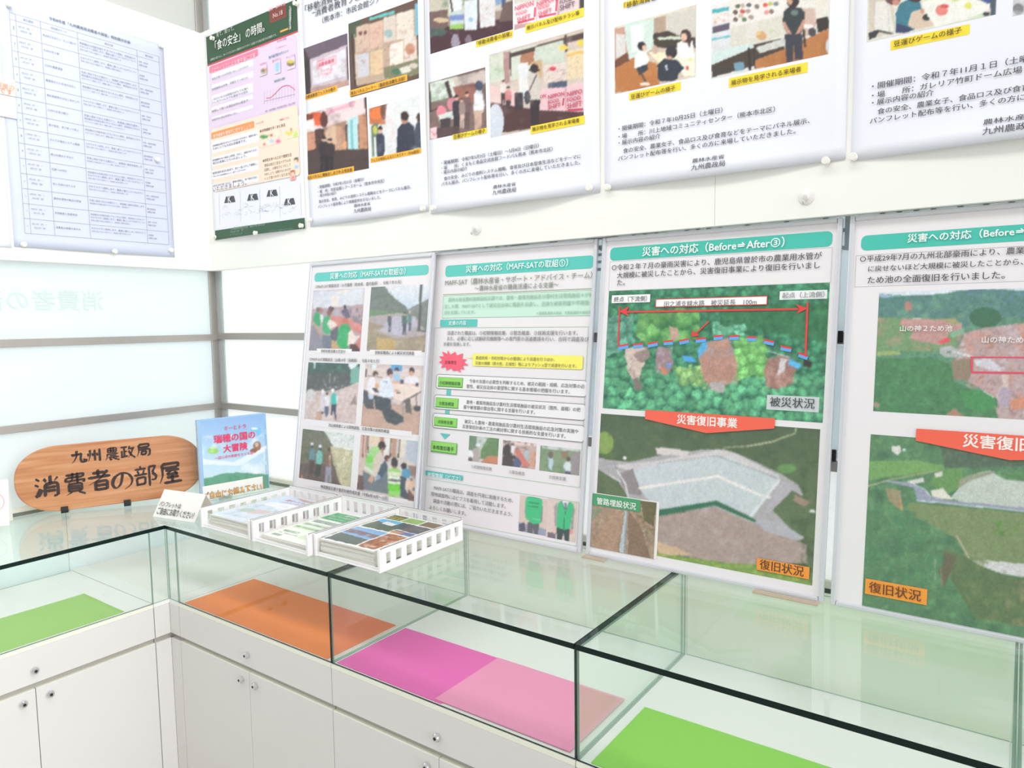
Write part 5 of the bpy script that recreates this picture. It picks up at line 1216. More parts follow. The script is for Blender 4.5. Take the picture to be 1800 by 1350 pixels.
flow(140, 1138, 1470, 1342, 156, 1162, 370, 1262, '①初期情報収集', (168, 1214, 352, 1224), '今後の支援の必要性を判断するため、被災の範囲・規模、応急対策の必', (430, 1196, 1442, 1248), '要性、被災自治体の要望等に関する基本情報の把握を行います。', (405, 1244, 1312, 1294))
s.T = (720, 690, .21478)
flow(207, 16, 1448, 232, 218, 38, 402, 136, '②緊急概査', (246, 88, 368, 96), '農地・農業用施設及び農村生活環境施設の被災状況（箇所、面積）の把', (470, 76, 1402, 142), '握や被害額の算出等に関する支援を行います。', (446, 118, 1030, 160))
flow(196, 166, 1430, 410, 206, 196, 392, 292, '③技術支援', (236, 238, 358, 248), '被災した農地・農業用施設及び農村生活環境施設の応急対策の実施や', (455, 238, 1386, 316), '災害復旧計画の工法の検討等に関する技術的な支援を行います。', (436, 278, 1282, 354))
s.rect(182, 394, 388, 510, (90, 150, 66), 'green_button'); u0, v0, u1, v1 = s.uvrect(182, 394, 388, 510); s.uv_rect(u0 + .001, v0 + .004, u1 - .003, v1 - .001, (136, 214, 88), 'green_button')
s.text('本格復旧着手', 194, 446, 368, 464, col=(60, 90, 50), weight=0.02)
s.photo(490, 352, 720, 590, [('f', (200, 206, 206)), ('p', [(470, 350), (550, 350), (550, 470), (480, 470)], (104, 132, 110)), ('w', 6, 20), ('p', [(580, 480), (640, 370), (740, 370), (730, 560), (580, 540)], (96, 132, 84)), ('n', [(480, 350), (740, 360), (730, 560), (480, 460)], (130, 160, 120), 20, .7, 0), ('p', [(470, 500), (560, 440), (580, 540), (560, 590), (470, 570)], (178, 166, 162)), ('p', [(590, 560), (640, 520), (730, 520), (722, 600), (580, 585)], (196, 130, 100)), ('e', 500, 510, 22, 36, (236, 238, 240)), ('e', 498, 545, 14, 20, (96, 84, 90)), ('e', 560, 430, 20, 14, (226, 232, 240))])
s.photo(766, 388, 1028, 630, [('f', (196, 170, 160)), ('p', [(766, 388), (1040, 410), (1040, 440), (766, 425)], (230, 206, 196)), ('w', 4, 14), ('n', None, (84, 76, 80), 26, .9, .05), ('e', 800, 480, 34, 56, (66, 60, 60)), ('p', [(766, 520), (840, 500), (850, 610), (752, 600)], (72, 64, 64)), ('p', [(850, 460), (900, 470), (990, 600), (930, 610)], (206, 120, 106)), ('p', [(835, 430), (870, 440), (850, 500), (830, 490)], (232, 226, 226)), ('e', 880, 580, 32, 44, (84, 92, 126)), ('e', 850, 530, 18, 16, (70, 60, 60)), ('p', [(940, 470), (975, 480), (970, 560), (940, 540)], (170, 196, 206)), ('p', [(990, 500), (1030, 480), (1028, 620), (990, 600)], (206, 156, 130))])
s.photo(1072, 432, 1388, 680, [('f', (128, 150, 118)), ('p', [(1072, 430), (1400, 450), (1400, 480), (1180, 470), (1100, 460)], (206, 214, 214)), ('n', None, (96, 132, 96), 40, .8, 0), ('p', [(1330, 500), (1400, 480), (1400, 690), (1310, 660)], (150, 142, 146)), ('p', [(1240, 480), (1300, 480), (1290, 540), (1250, 540)], (140, 120, 96)), ('p', [(1140, 620), (1135, 530), (1160, 510), (1180, 560), (1165, 640)], (180, 206, 214)), ('e', 1155, 510, 20, 30, (110, 100, 96)), ('p', [(1255, 600), (1280, 565), (1318, 560), (1320, 650), (1280, 650)], (212, 226, 230)), ('e', 1300, 545, 16, 22, (90, 80, 76)), ('p', [(1270, 640), (1320, 645), (1316, 675), (1270, 668)], (84, 90, 110))])
for (t_, c_) in (('①初期情報収集', (508, 604, 678, 626)), ('②緊急概査', (818, 650, 946, 662)), ('③技術支援', (1144, 690, 1284, 706))):
    s.text(t_, *c_, col=(140, 140, 142), weight=0.008)
s.rect(136, 636, 438, 720, (78, 188, 182), 'heading_tab'); s.text('被服情報（ビブス）', 152, 668, 420, 708, col=(226, 250, 250), weight=0.03, layer='white_lettering')
for (t_, c_) in (('MAFF-SATの職員は、調査を円滑に実施するため、', (204, 772, 852, 890)), ('現地調査時にはビブスを着用して活動します。', (180, 826, 790, 932)), ('調査や活動の際には、ご協力いただきますよう、', (198, 880, 846, 1000)), ('よろしくお願いします。', (166, 938, 466, 988))):
    s.text(t_, *c_, col=(104, 106, 108), weight=0.01)
VG = (60, 190, 124)
s.photo(905, 838, 1115, 1175, [('f', (214, 196, 184)), ('p', [(890, 1060), (1120, 1120), (1120, 1200), (890, 1160)], (150, 156, 176)), ('p', [(895, 1080), (940, 1060), (950, 1130), (900, 1150)], (84, 84, 100)), ('p', [(945, 1010), (950, 880), (975, 890), (965, 1040)], (140, 134, 140)), ('p', [(1060, 1060), (1075, 920), (1092, 930), (1082, 1060)], (130, 124, 130)), ('p', [(965, 1060), (1060, 1075), (1050, 1180), (1020, 1180), (1012, 1110), (1000, 1170), (965, 1160)], (92, 92, 98)),
    ('p', [(952, 1030), (948, 905), (955, 862), (985, 845), (1040, 850), (1088, 880), (1085, 940), (1070, 1070), (1010, 1078)], VG), ('e', 1014, 850, 26, 10, (40, 130, 84)), ('l', 975, 900, 1060, 910, 9, (40, 140, 90)), ('l', 975, 930, 1055, 938, 9, (40, 140, 90)), ('l', 952, 1020, 1072, 1045, 3, (130, 220, 170))], step=1.2, grain=.02)
s.photo(1132, 866, 1358, 1228, [('f', (218, 200, 190)), ('p', [(1130, 1140), (1200, 1150), (1190, 1210), (1130, 1190)], (110, 104, 116)), ('p', [(1188, 1100), (1182, 930), (1210, 900), (1215, 1080)], (160, 156, 158)), ('p', [(1320, 1120), (1340, 930), (1352, 950), (1336, 1120)], (150, 146, 150)), ('e', 1185, 1130, 14, 26, (232, 190, 176)), ('e', 1322, 1140, 14, 22, (226, 150, 140)), ('p', [(1203, 1100), (1310, 1118), (1304, 1226), (1272, 1228), (1262, 1150), (1240, 1215), (1206, 1206)], (52, 72, 70)),
    ('p', [(1202, 1100), (1212, 910), (1240, 885), (1310, 890), (1342, 915), (1340, 960), (1312, 1115), (1265, 1125)], VG), ('p', [(1242, 884), (1312, 890), (1276, 965)], (232, 230, 234)), ('p', [(1266, 900), (1288, 902), (1284, 962), (1270, 962)], (120, 124, 140)), ('l', 1274, 966, 1262, 1120, 5, (34, 84, 70)), ('l', 1246, 890, 1274, 966, 4, (36, 110, 80)), ('l', 1310, 894, 1278, 966, 4, (36, 110, 80))], step=1.2, grain=.02)
s.finish(th)

# --- panel 3 : before and after, pipeline
th, s, _g = panel(1.8849, -0.1213, 0.003, 0.118, 'framed panel of forest landslide above a grey concrete slope, third framed panel from the left', foot=[(0.0, 0.07), (0.46, 0.605)])
s.T = (1020, 390, .26667)
s.rect(200, 172, 1660, 162, TEAL, 'title_banner', round_=0.012)
s.text('災害への対応（Before⇒After③）', 412, 196, 1350, 136, col=(246, 250, 248), weight=0.035, layer='white_lettering')
s.outline(196, 262, 1652, 400, (206, 204, 206), 0.0012)
BK = (58, 56, 60)
for (t_, c_) in (('○令和２年７月の豪雨災害により、鹿児島県曽於市の農業用水管が', (212, 300, 1594, 226)), ('大規模に被災したことから、災害復旧事業により復旧を行いまし', (246, 350, 1582, 290)), ('た。', (246, 402, 298, 400))):
    s.text(t_, *c_, col=BK, weight=0.01)
FG, FD = (84, 168, 116), (34, 82, 62)
s.photo(190, 456, 1598, 1325, [('f', (50, 108, 76)), ('c', None, 46, (30, 80, 58), (70, 150, 100)), ('n', None, (46, 104, 72), 130, .7, 0), ('c', None, 50, (30, 84, 62), (66, 146, 104)), ('w', 22, 46),
    ('p', [(980, 560), (1640, 540), (1640, 800), (1400, 760), (1200, 720), (900, 700)], (48, 112, 72)), ('n', [(780, 440), (1640, 420), (1640, 820), (900, 740)], (30, 84, 58), 26, .8, 0), ('n', [(780, 440), (1640, 420), (1640, 820), (900, 740)], (72, 140, 92), 34, .7, -.05),
    ('c', [(380, 590), (780, 580), (780, 790), (380, 800)], 90, (46, 110, 60), (110, 174, 96)), ('c', [(170, 620), (340, 620), (360, 800), (170, 900)], 60, (50, 110, 90), (110, 176, 150)),
    ('c', [(140, 900), (800, 980), (1640, 1000), (1640, 1320), (140, 1280)], 62, (36, 92, 70), (96, 184, 132)), ('c', [(1010, 760), (1220, 760), (1230, 1020), (1000, 1040)], 50, (76, 140, 70), (130, 206, 116)), ('c', [(600, 940), (820, 960), (830, 1080), (640, 1080)], 44, (80, 130, 76), (150, 200, 120)), ('c', [(880, 680), (1080, 680), (1100, 740), (880, 750)], 36, (60, 130, 100), (120, 200, 160)),
    ('p', [(300, 830), (440, 830), (430, 900), (405, 1000), (370, 1060), (330, 1020), (300, 900)], (206, 186, 176)), ('p', [(350, 870), (450, 840), (450, 900), (400, 940)], (150, 130, 126)), ('n', [(290, 820), (450, 820), (400, 1100), (300, 1000)], (130, 104, 98), 26, .8, -.1), ('p', [(350, 1040), (380, 1030), (400, 1110), (360, 1110)], (126, 110, 106)),
    ('p', [(500, 820), (580, 830), (610, 920), (600, 980), (560, 1020), (500, 960), (490, 870)], (150, 124, 128)), ('n', [(490, 820), (610, 820), (600, 1020), (490, 980)], (180, 166, 186), 24, .8, 0), ('p', [(520, 940), (560, 970), (570, 1010), (540, 1000)], (206, 130, 90)), ('p', [(590, 690), (640, 690), (650, 760), (615, 790), (590, 760)], (190, 156, 140)),
    ('p', [(830, 790), (980, 770), (1020, 900), (1030, 980), (1000, 1060), (940, 1090), (880, 1110), (820, 1060), (790, 960), (780, 890)], (176, 132, 116)), ('n', [(770, 770), (1040, 760), (1040, 1060), (800, 1110)], (206, 160, 140), 40, .7, 0), ('n', [(820, 790), (1000, 770), (1010, 880), (830, 920)], (160, 150, 156), 24, .9, .1), ('p', [(850, 1060), (960, 1050), (940, 1120), (860, 1110)], (176, 170, 168)),
    ('p', [(1240, 900), (1360, 880), (1420, 960), (1400, 1060), (1300, 1110), (1220, 1080), (1210, 980)], (150, 110, 100)), ('n', [(1210, 880), (1420, 870), (1420, 1080), (1210, 1120)], (196, 156, 140), 34, .8, 0), ('p', [(1320, 900), (1370, 900), (1340, 980), (1290, 1020)], (206, 200, 204)),
    ('w', 4, 30), ('p', [(830, 780), (840, 830), (780, 900), (775, 850), (800, 800)], (84, 170, 226)), ('p', [(660, 880), (740, 890), (770, 925), (690, 918)], (70, 160, 226)), ('p', [(1380, 900), (1460, 940), (1440, 970), (1370, 940)], (90, 180, 236)), ('w', .1, 30), ('l', 1240, 850, 1380, 895, 7, (206, 212, 206)), ('p', [(1475, 905), (1530, 925), (1520, 960), (1470, 950)], (50, 40, 40)), ('p', [(570, 930), (600, 940), (598, 960), (568, 955)], (96, 150, 226))], step=1.4, grain=.07)
RED = (226, 52, 50)
segs = [(250, 818, 318, 806), (350, 808, 414, 802), (446, 804, 512, 790), (550, 788, 612, 782), (655, 784, 718, 770), (762, 772, 830, 764), (880, 754, 942, 748), (984, 752, 1048, 750), (1100, 758, 1162, 760), (1212, 776, 1278, 790), (1322, 818, 1392, 832), (1440, 862, 1500, 884)]
for (a0, b0, a1, b1) in segs:
    s.line(a0, b0 + 16, a1, b1 + 16, 0.0085, (84, 164, 236), 'blue_pipe_dash')
    s.line(a0, b0 + 2, a1, b1 + 2, 0.0045, RED, 'red_marking')
s.line(262, 560, 252, 812, 0.0045, RED, 'red_marking'); s.line(1500, 530, 1486, 880, 0.0045, RED, 'red_marking')
s.line(300, 594, 1440, 576, 0.0045, RED, 'red_marking')
s.poly([(256, 590), (326, 556), (306, 592), (326, 624)], RED, 'red_marking'); s.poly([(1500, 572), (1424, 542), (1446, 574), (1428, 606)], RED, 'red_marking')
s.line(850, 656, 770, 732, 0.0035, RED, 'red_marking'); s.poly([(734, 756), (742, 716), (790, 750)], RED, 'red_marking')
s.rect(212, 486, 462, 530, (246, 246, 246), 'label_strip'); s.text('終点（下流側）', 226, 514, 444, 504, col=(110, 112, 112), weight=0.015)
s.rect(500, 510, 1234, 548, RED, 'label_strip'); u0, v0, u1, v1 = s.uvrect(500, 510, 1234, 548); s.uv_rect(u0 + .002, v0 + .002, u1 - .002, v1 - .002, (248, 248, 248), 'label_strip')
s.text('田之浦支線水路　被災延長　100m', 556, 540, 1166, 530, col=(112, 112, 114), weight=0.008)
s.rect(1316, 458, 1626, 506, (240, 242, 242), 'label_strip'); s.text('起点（上流側）', 1334, 486, 1612, 478, col=(124, 126, 126), weight=0.01)
s.rect(1232, 1140, 1572, 1256, (204, 210, 212), 'grey_label'); s.text('被災状況', 1252, 1186, 1548, 1198, col=BK, weight=0.01)
s.T = (1020, 700, .28152)
s.photo(130, 96, 1448, 1170, [('g', (70, 90, 66), (90, 110, 76), 90, 600), ('n', None, (56, 78, 56), 60, .8, 0), ('n', None, (92, 112, 76), 30, .7, -.05), ('w', 5, 50), ('e', 150, 280, 60, 70, (130, 160, 80)), ('n', [(100, 220), (220, 220), (220, 380), (100, 380)], (84, 120, 56), 26, .8, 0), ('p', [(100, 370), (300, 400), (480, 360), (760, 320), (900, 318), (1060, 380), (1250, 470), (1360, 540), (1390, 600), (1380, 610), (1300, 560), (1260, 640), (1200, 700), (1260, 760), (1370, 870), (1360, 890), (1150, 820), (1040, 770), (800, 680), (480, 740), (300, 620), (240, 520), (120, 450), (100, 440)], (170, 168, 170)),
    ('p', [(470, 310), (560, 310), (680, 330), (670, 360), (480, 350)], (214, 206, 206)), ('p', [(200, 420), (480, 390), (860, 320), (960, 340), (1240, 480), (1250, 510), (880, 360), (480, 420), (340, 460)], (206, 202, 204)), ('p', [(240, 470), (330, 440), (390, 560), (380, 610), (300, 600), (260, 540)], (140, 132, 134)), ('w', 1, 50),
    ('p', [(330, 450), (480, 415), (850, 362), (930, 370), (1240, 515), (1080, 740), (860, 640), (480, 700), (430, 640), (380, 580)], (196, 206, 210)), ('n', [(330, 450), (850, 362), (1240, 515), (1080, 740), (480, 700)], (184, 198, 204), 70, .3, 0), ('n', [(330, 450), (850, 362), (1240, 515), (1080, 740), (480, 700)], (206, 214, 216), 40, .25, -.02),
    ('l', 370, 562, 860, 488, 17, (236, 230, 226)), ('l', 860, 488, 1120, 604, 17, (236, 230, 226)), ('l', 1120, 604, 1250, 636, 17, (226, 222, 220)), ('l', 1240, 515, 1060, 742, 20, (220, 222, 226)), ('p', [(1250, 510), (1340, 560), (1260, 640), (1140, 740), (1180, 640)], (178, 174, 182)), ('l', 210, 400, 230, 450, 10, (150, 150, 156)), ('l', 230, 450, 280, 530, 12, (206, 206, 210)), ('l', 280, 530, 300, 620, 12, (210, 210, 214)), ('l', 180, 480, 250, 520, 10, (206, 206, 206)), ('l', 850, 360, 1240, 500, 5, (150, 156, 160)), ('l', 480, 408, 850, 358, 4, (156, 162, 166)),
    ('p', [(470, 700), (850, 640), (1100, 760), (1090, 775), (840, 670), (470, 740)], (46, 104, 76)), ('w', 8, 40), ('p', [(470, 745), (830, 675), (1050, 770), (1340, 880), (1410, 920), (1420, 1030), (1000, 1040), (470, 960)], (168, 148, 140)), ('n', [(470, 745), (830, 675), (1050, 770), (1410, 920), (1420, 1030), (1000, 1040), (470, 960)], (186, 170, 164), 60, .7, 0), ('n', [(470, 745), (830, 675), (1050, 770), (1410, 920), (1000, 1040), (470, 960)], (146, 128, 120), 22, .5, -.05), ('p', [(450, 890), (600, 930), (700, 980), (500, 980)], (206, 176, 140)),
    ('p', [(1100, 760), (1240, 770), (1400, 870), (1370, 890), (1150, 830)], (178, 176, 184)), ('p', [(430, 960), (640, 990), (830, 1020), (1100, 1040), (1420, 1100), (1460, 1200), (430, 1010)], (120, 150, 74)), ('n', [(430, 960), (1460, 1090), (1460, 1200), (430, 1020)], (170, 196, 90), 20, .8, 0), ('w', 4, 40), ('l', 1040, 300, 1200, 270, 10, (186, 184, 150)), ('l', 1200, 270, 1340, 220, 9, (170, 176, 136)), ('l', 1340, 220, 1370, 100, 9, (160, 180, 140)), ('l', 900, 308, 1040, 300, 8, (150, 156, 130)), ('e', 1290, 440, 60, 30, (96, 140, 80)), ('n', [(1380, 900), (1500, 880), (1500, 1100), (1380, 1060)], (70, 80, 60), 30, .8, .1), ('p', [(1340, 600), (1440, 650), (1400, 680), (1330, 640)], (150, 130, 110)), ('e', 1450, 706, 20, 9, (214, 214, 214)), ('e', 276, 372, 12, 10, (226, 226, 226))], step=1.5, grain=.045)
vs1 = (s.loc(130, 94)[1] + s.loc(1500, 186)[1]) / 2
s.uv_rect(s.loc(130, 94)[0], vs1 - .001, s.loc(1510, 180)[0], vs1 + .0016, (236, 240, 236), 'printed_rule')
ua, ub = s.loc(408, 100)[0], s.loc(1216, 160)[0]; va = (s.loc(408, 72)[1] + s.loc(1216, 126)[1]) / 2; vb = (s.loc(408, 134)[1] + s.loc(1216, 184)[1]) / 2; pm = s.loc(790, 218)
RB = (244, 92, 68)
s.poly([(ua, va), (ua, vb), (pm[0], pm[1]), (ub, vb), (ub, va)], RB, 'red_banner', 0.0029, local=True)
s.text('災害復旧事業', 606, 134, 984, 152, col=(250, 240, 234), weight=0.045, layer='white_lettering')
u0, v0, u1, v1 = s.uvrect(82, 595, 478, 985)
v1 = (s.loc(90, 592)[1] + s.loc(478, 642)[1]) / 2; v0 = (s.loc(78, 928)[1] + s.loc(458, 990)[1]) / 2 - .003
s.k = 5
s.uv_rect(u0, v0, u1, v1, (236, 236, 230), 'photo_border')
s.k = 22
s.layers['inset'] = [[], [], [], 0]; del s.layers['inset']
inset_T = s.T
class _O: pass
def inset():
    uu0, uu1 = u0 + .0005, u1 - .008; vv0, vv1 = v0, v1 - .003
    n, m = 75, 70
    a_, b2 = np.meshgrid(np.linspace(uu0, uu1, n + 1), np.linspace(vv0, vv1, m + 1))
    uv = np.stack([a_.ravel(), b2.ravel()], 1); px, py = s.pix(uv[:, 0], uv[:, 1])
    c = paint(px, py, [('f', (160, 136, 112)), ('n', None, (186, 166, 146), 40, .7, 0), ('n', None, (126, 104, 84), 22, .6, -.05), ('w', 8, 30), ('p', [(380, 640), (480, 650), (460, 800), (400, 760)], (96, 90, 60)), ('n', [(330, 640), (480, 650), (460, 900), (340, 800)], (110, 104, 70), 20, .8, 0), ('p', [(80, 930), (190, 720), (260, 700), (230, 960)], (168, 138, 112)), ('p', [(300, 700), (380, 800), (440, 1000), (300, 980)], (130, 106, 84)), ('p', [(70, 690), (150, 680), (80, 760)], (130, 140, 110)), ('w', 1, 30), ('p', [(282, 700), (298, 704), (280, 965), (244, 958)], (176, 190, 194)), ('p', [(292, 700), (299, 704), (284, 965), (270, 962)], (140, 152, 158))], s.T, .07)
    i = (np.arange(n)[None, :] + np.arange(m)[:, None] * (n + 1)).ravel()
    F = np.stack([i, i + 1, i + n + 2, i + n + 1], 1)
    s.layers['photo99'] = [[s.to3(uv, 0.0016)], F.tolist(), [ink(c)], len(uv)]
inset()
s.uv_rect(u0, (s.loc(88, 668)[1] + s.loc(376, 710)[1]) / 2, s.loc(378, 680)[0], v1 - .002, (62, 150, 96), 'green_label')
s.text('管路埋設状況', 106, 646, 352, 668, col=(240, 248, 240), weight=0.03, layer='white_lettering')
s.rect(1106, 996, 1430, 1130, (246, 146, 44), 'orange_label'); s.text('復旧状況', 1122, 1036, 1398, 1080, col=(70, 46, 30), weight=0.01)
for nm_ in [k_ for k_ in s.layers if k_.startswith(('green_label', 'orange_label'))]:
    L = s.layers[nm_]; L[0] = [P + s.nz * 0.0008 for P in L[0]]
s.finish(th)

# --- panel 4 : before and after, pond
th, s, _g = panel(2.5115, -0.121, 0.0, 0.119, 'framed panel of hillside pond, cut off by the right edge of the photo')
s.T = (1440, 360, .28147)
s.uv_rect(s.loc(262, 240)[0], (s.loc(262, 288)[1] + s.loc(1270, 226)[1]) / 2, s.W - 0.022, (s.loc(280, 192)[1] + s.loc(1279, 122)[1]) / 2, TEAL, 'title_banner', 0.012)
s.text('災害への対応（Before⇒After④）', 552, 216, 1560, 140, col=(246, 250, 248), weight=0.035, layer='white_lettering')
ub0 = s.loc(226, 400)[0]; vb1 = (s.loc(235, 320)[1] + s.loc(1279, 258)[1]) / 2; vb0 = (s.loc(226, 514)[1] + s.loc(1279, 478)[1]) / 2
for q in ((ub0, vb0, s.W - .02, vb0 + .001), (ub0, vb1, s.W - .02, vb1 + .001), (ub0, vb0, ub0 + .001, vb1)): s.uv_rect(*q, (196, 192, 196), 'printed_rule')
for (t_, c_) in (('○平成29年7月の九州北部豪雨により、農業用ため池が原形', (256, 350, 1720, 250)), ('に戻せないほど大規模に被災したことから、災害復旧により', (308, 406, 1712, 330)), ('ため池の全面復旧を行いました。', (304, 470, 1160, 440))):
    s.text(t_, *c_, col=BK, weight=0.01)
s.T = (1500, 490, .2)
s.photo(228, 120, 2150, 1275, [('f', (96, 142, 116)), ('p', [(200, 60), (2200, 0), (2200, 120), (1400, 100), (930, 100), (820, 130), (500, 150), (200, 130)], (214, 226, 236)), ('p', [(200, 130), (480, 160), (440, 200), (200, 200)], (150, 180, 206)), ('w', 8, 60), ('p', [(200, 170), (500, 150), (820, 135), (1020, 95), (1300, 92), (1500, 110), (2200, 130), (2200, 420), (1300, 330), (1000, 420), (200, 380)], (84, 128, 122)), ('n', [(200, 160), (2200, 90), (2200, 460), (200, 400)], (110, 160, 132), 80, .8, 0), ('n', [(900, 90), (2200, 90), (2200, 200), (1400, 220), (900, 150)], (90, 130, 160), 40, .6, .1), ('n', [(220, 150), (2200, 90), (2200, 460), (200, 400)], (64, 100, 88), 30, .6, -.05), ('e', 484, 242, 36, 44, (170, 126, 112)), ('e', 1160, 340, 140, 90, (60, 106, 80)),
    ('w', 12, 60), ('p', [(200, 340), (760, 350), (960, 400), (900, 600), (700, 640), (200, 640)], (112, 150, 106)), ('n', [(200, 340), (760, 350), (900, 620), (200, 640)], (176, 140, 124), 60, .8, -.05), ('p', [(430, 350), (760, 360), (950, 390), (960, 440), (840, 470), (820, 540), (760, 580), (560, 540), (480, 520), (540, 470), (400, 400)], (190, 146, 140)), ('p', [(780, 350), (900, 350), (940, 400), (860, 400)], (160, 156, 110)), ('p', [(840, 470), (980, 440), (960, 490), (870, 520)], (126, 180, 150)),
    ('p', [(980, 480), (1160, 430), (1400, 400), (1700, 360), (2200, 340), (2200, 1275), (1300, 1275), (1260, 1100), (1200, 1010), (1000, 900), (870, 820), (900, 720), (900, 640), (940, 560)], (186, 158, 158)), ('n', [(900, 480), (1400, 400), (2200, 360), (2200, 1275), (1300, 1275), (870, 820)], (206, 140, 116), 90, .8, -.08), ('n', [(900, 480), (1400, 400), (2200, 360), (2200, 1275), (1300, 1275), (870, 820)], (206, 196, 206), 60, .8, -.08), ('n', [(900, 480), (1400, 400), (2200, 360), (2200, 1275), (1300, 1275), (870, 820)], (126, 106, 96), 26, .7, -.12),
    ('p', [(760, 600), (860, 590), (1000, 660), (960, 700), (800, 690), (760, 650)], (176, 180, 180)), ('l', 880, 640, 1030, 684, 12, (226, 226, 220)), ('p', [(1060, 710), (1200, 700), (1300, 780), (1300, 820), (1160, 790), (1080, 760)], (206, 204, 212)), ('p', [(860, 720), (1050, 700), (1050, 820), (1000, 900), (880, 880)], (142, 126, 104)),
    ('p', [(180, 700), (700, 690), (860, 760), (880, 900), (1260, 1060), (1300, 1280), (150, 1290)], (72, 126, 84)), ('n', [(180, 640), (860, 640), (880, 900), (1280, 1060), (1300, 1290), (150, 1290)], (90, 150, 98), 44, .8, 0), ('n', [(180, 640), (860, 640), (880, 900), (1280, 1060), (1300, 1290), (150, 1290)], (54, 100, 72), 22, .7, -.05), ('p', [(200, 640), (400, 640), (420, 670), (200, 680)], (150, 170, 106)), ('p', [(940, 990), (1100, 980), (1240, 1040), (1260, 1140), (1100, 1180), (980, 1120)], (70, 140, 84)), ('p', [(1300, 840), (1370, 850), (1350, 1000), (1260, 1060), (1280, 960), (1320, 920)], (206, 190, 180)), ('e', 1330, 1040, 60, 90, (176, 160, 176)), ('p', [(1380, 1060), (1560, 1040), (1560, 1130), (1400, 1150)], (210, 140, 112)), ('p', [(1250, 1130), (1370, 1130), (1360, 1280), (1290, 1280)], (186, 162, 160)), ('p', [(780, 1230), (880, 1140), (970, 1200), (1000, 1290), (800, 1290)], (170, 130, 110)), ('n', [(1000, 1180), (1300, 1100), (1300, 1290), (1000, 1290)], (120, 140, 104), 30, .8, 0), ('p', [(180, 1080), (240, 1090), (220, 1140), (170, 1120)], (150, 140, 120)), ('e', 296, 1206, 32, 40, (170, 140, 116)), ('l', 1150, 990, 1230, 1040, 8, (230, 226, 216)), ('l', 530, 345, 600, 352, 10, (220, 224, 220)), ('w', 6, 20), ('p', [(740, 560), (800, 520), (850, 515), (850, 550), (780, 575)], (226, 84, 90))], step=1.5, grain=.06)
s.line(1040, 690, 1040, 824, 0.0035, (224, 70, 96), 'red_marking'); s.line(1030, 690, 1700, 694, 0.003, (224, 70, 96), 'red_marking'); s.line(1040, 822, 1700, 832, 0.004, (224, 70, 96), 'red_marking')
s.text('山の神２ため池', 412, 436, 872, 438, col=(236, 236, 232), weight=0.02, layer='white_lettering')
s.text('山の神ため池', 1130, 540, 1580, 534, col=(236, 236, 236), weight=0.02, layer='white_lettering')
s.T = (1500, 750, .26667)
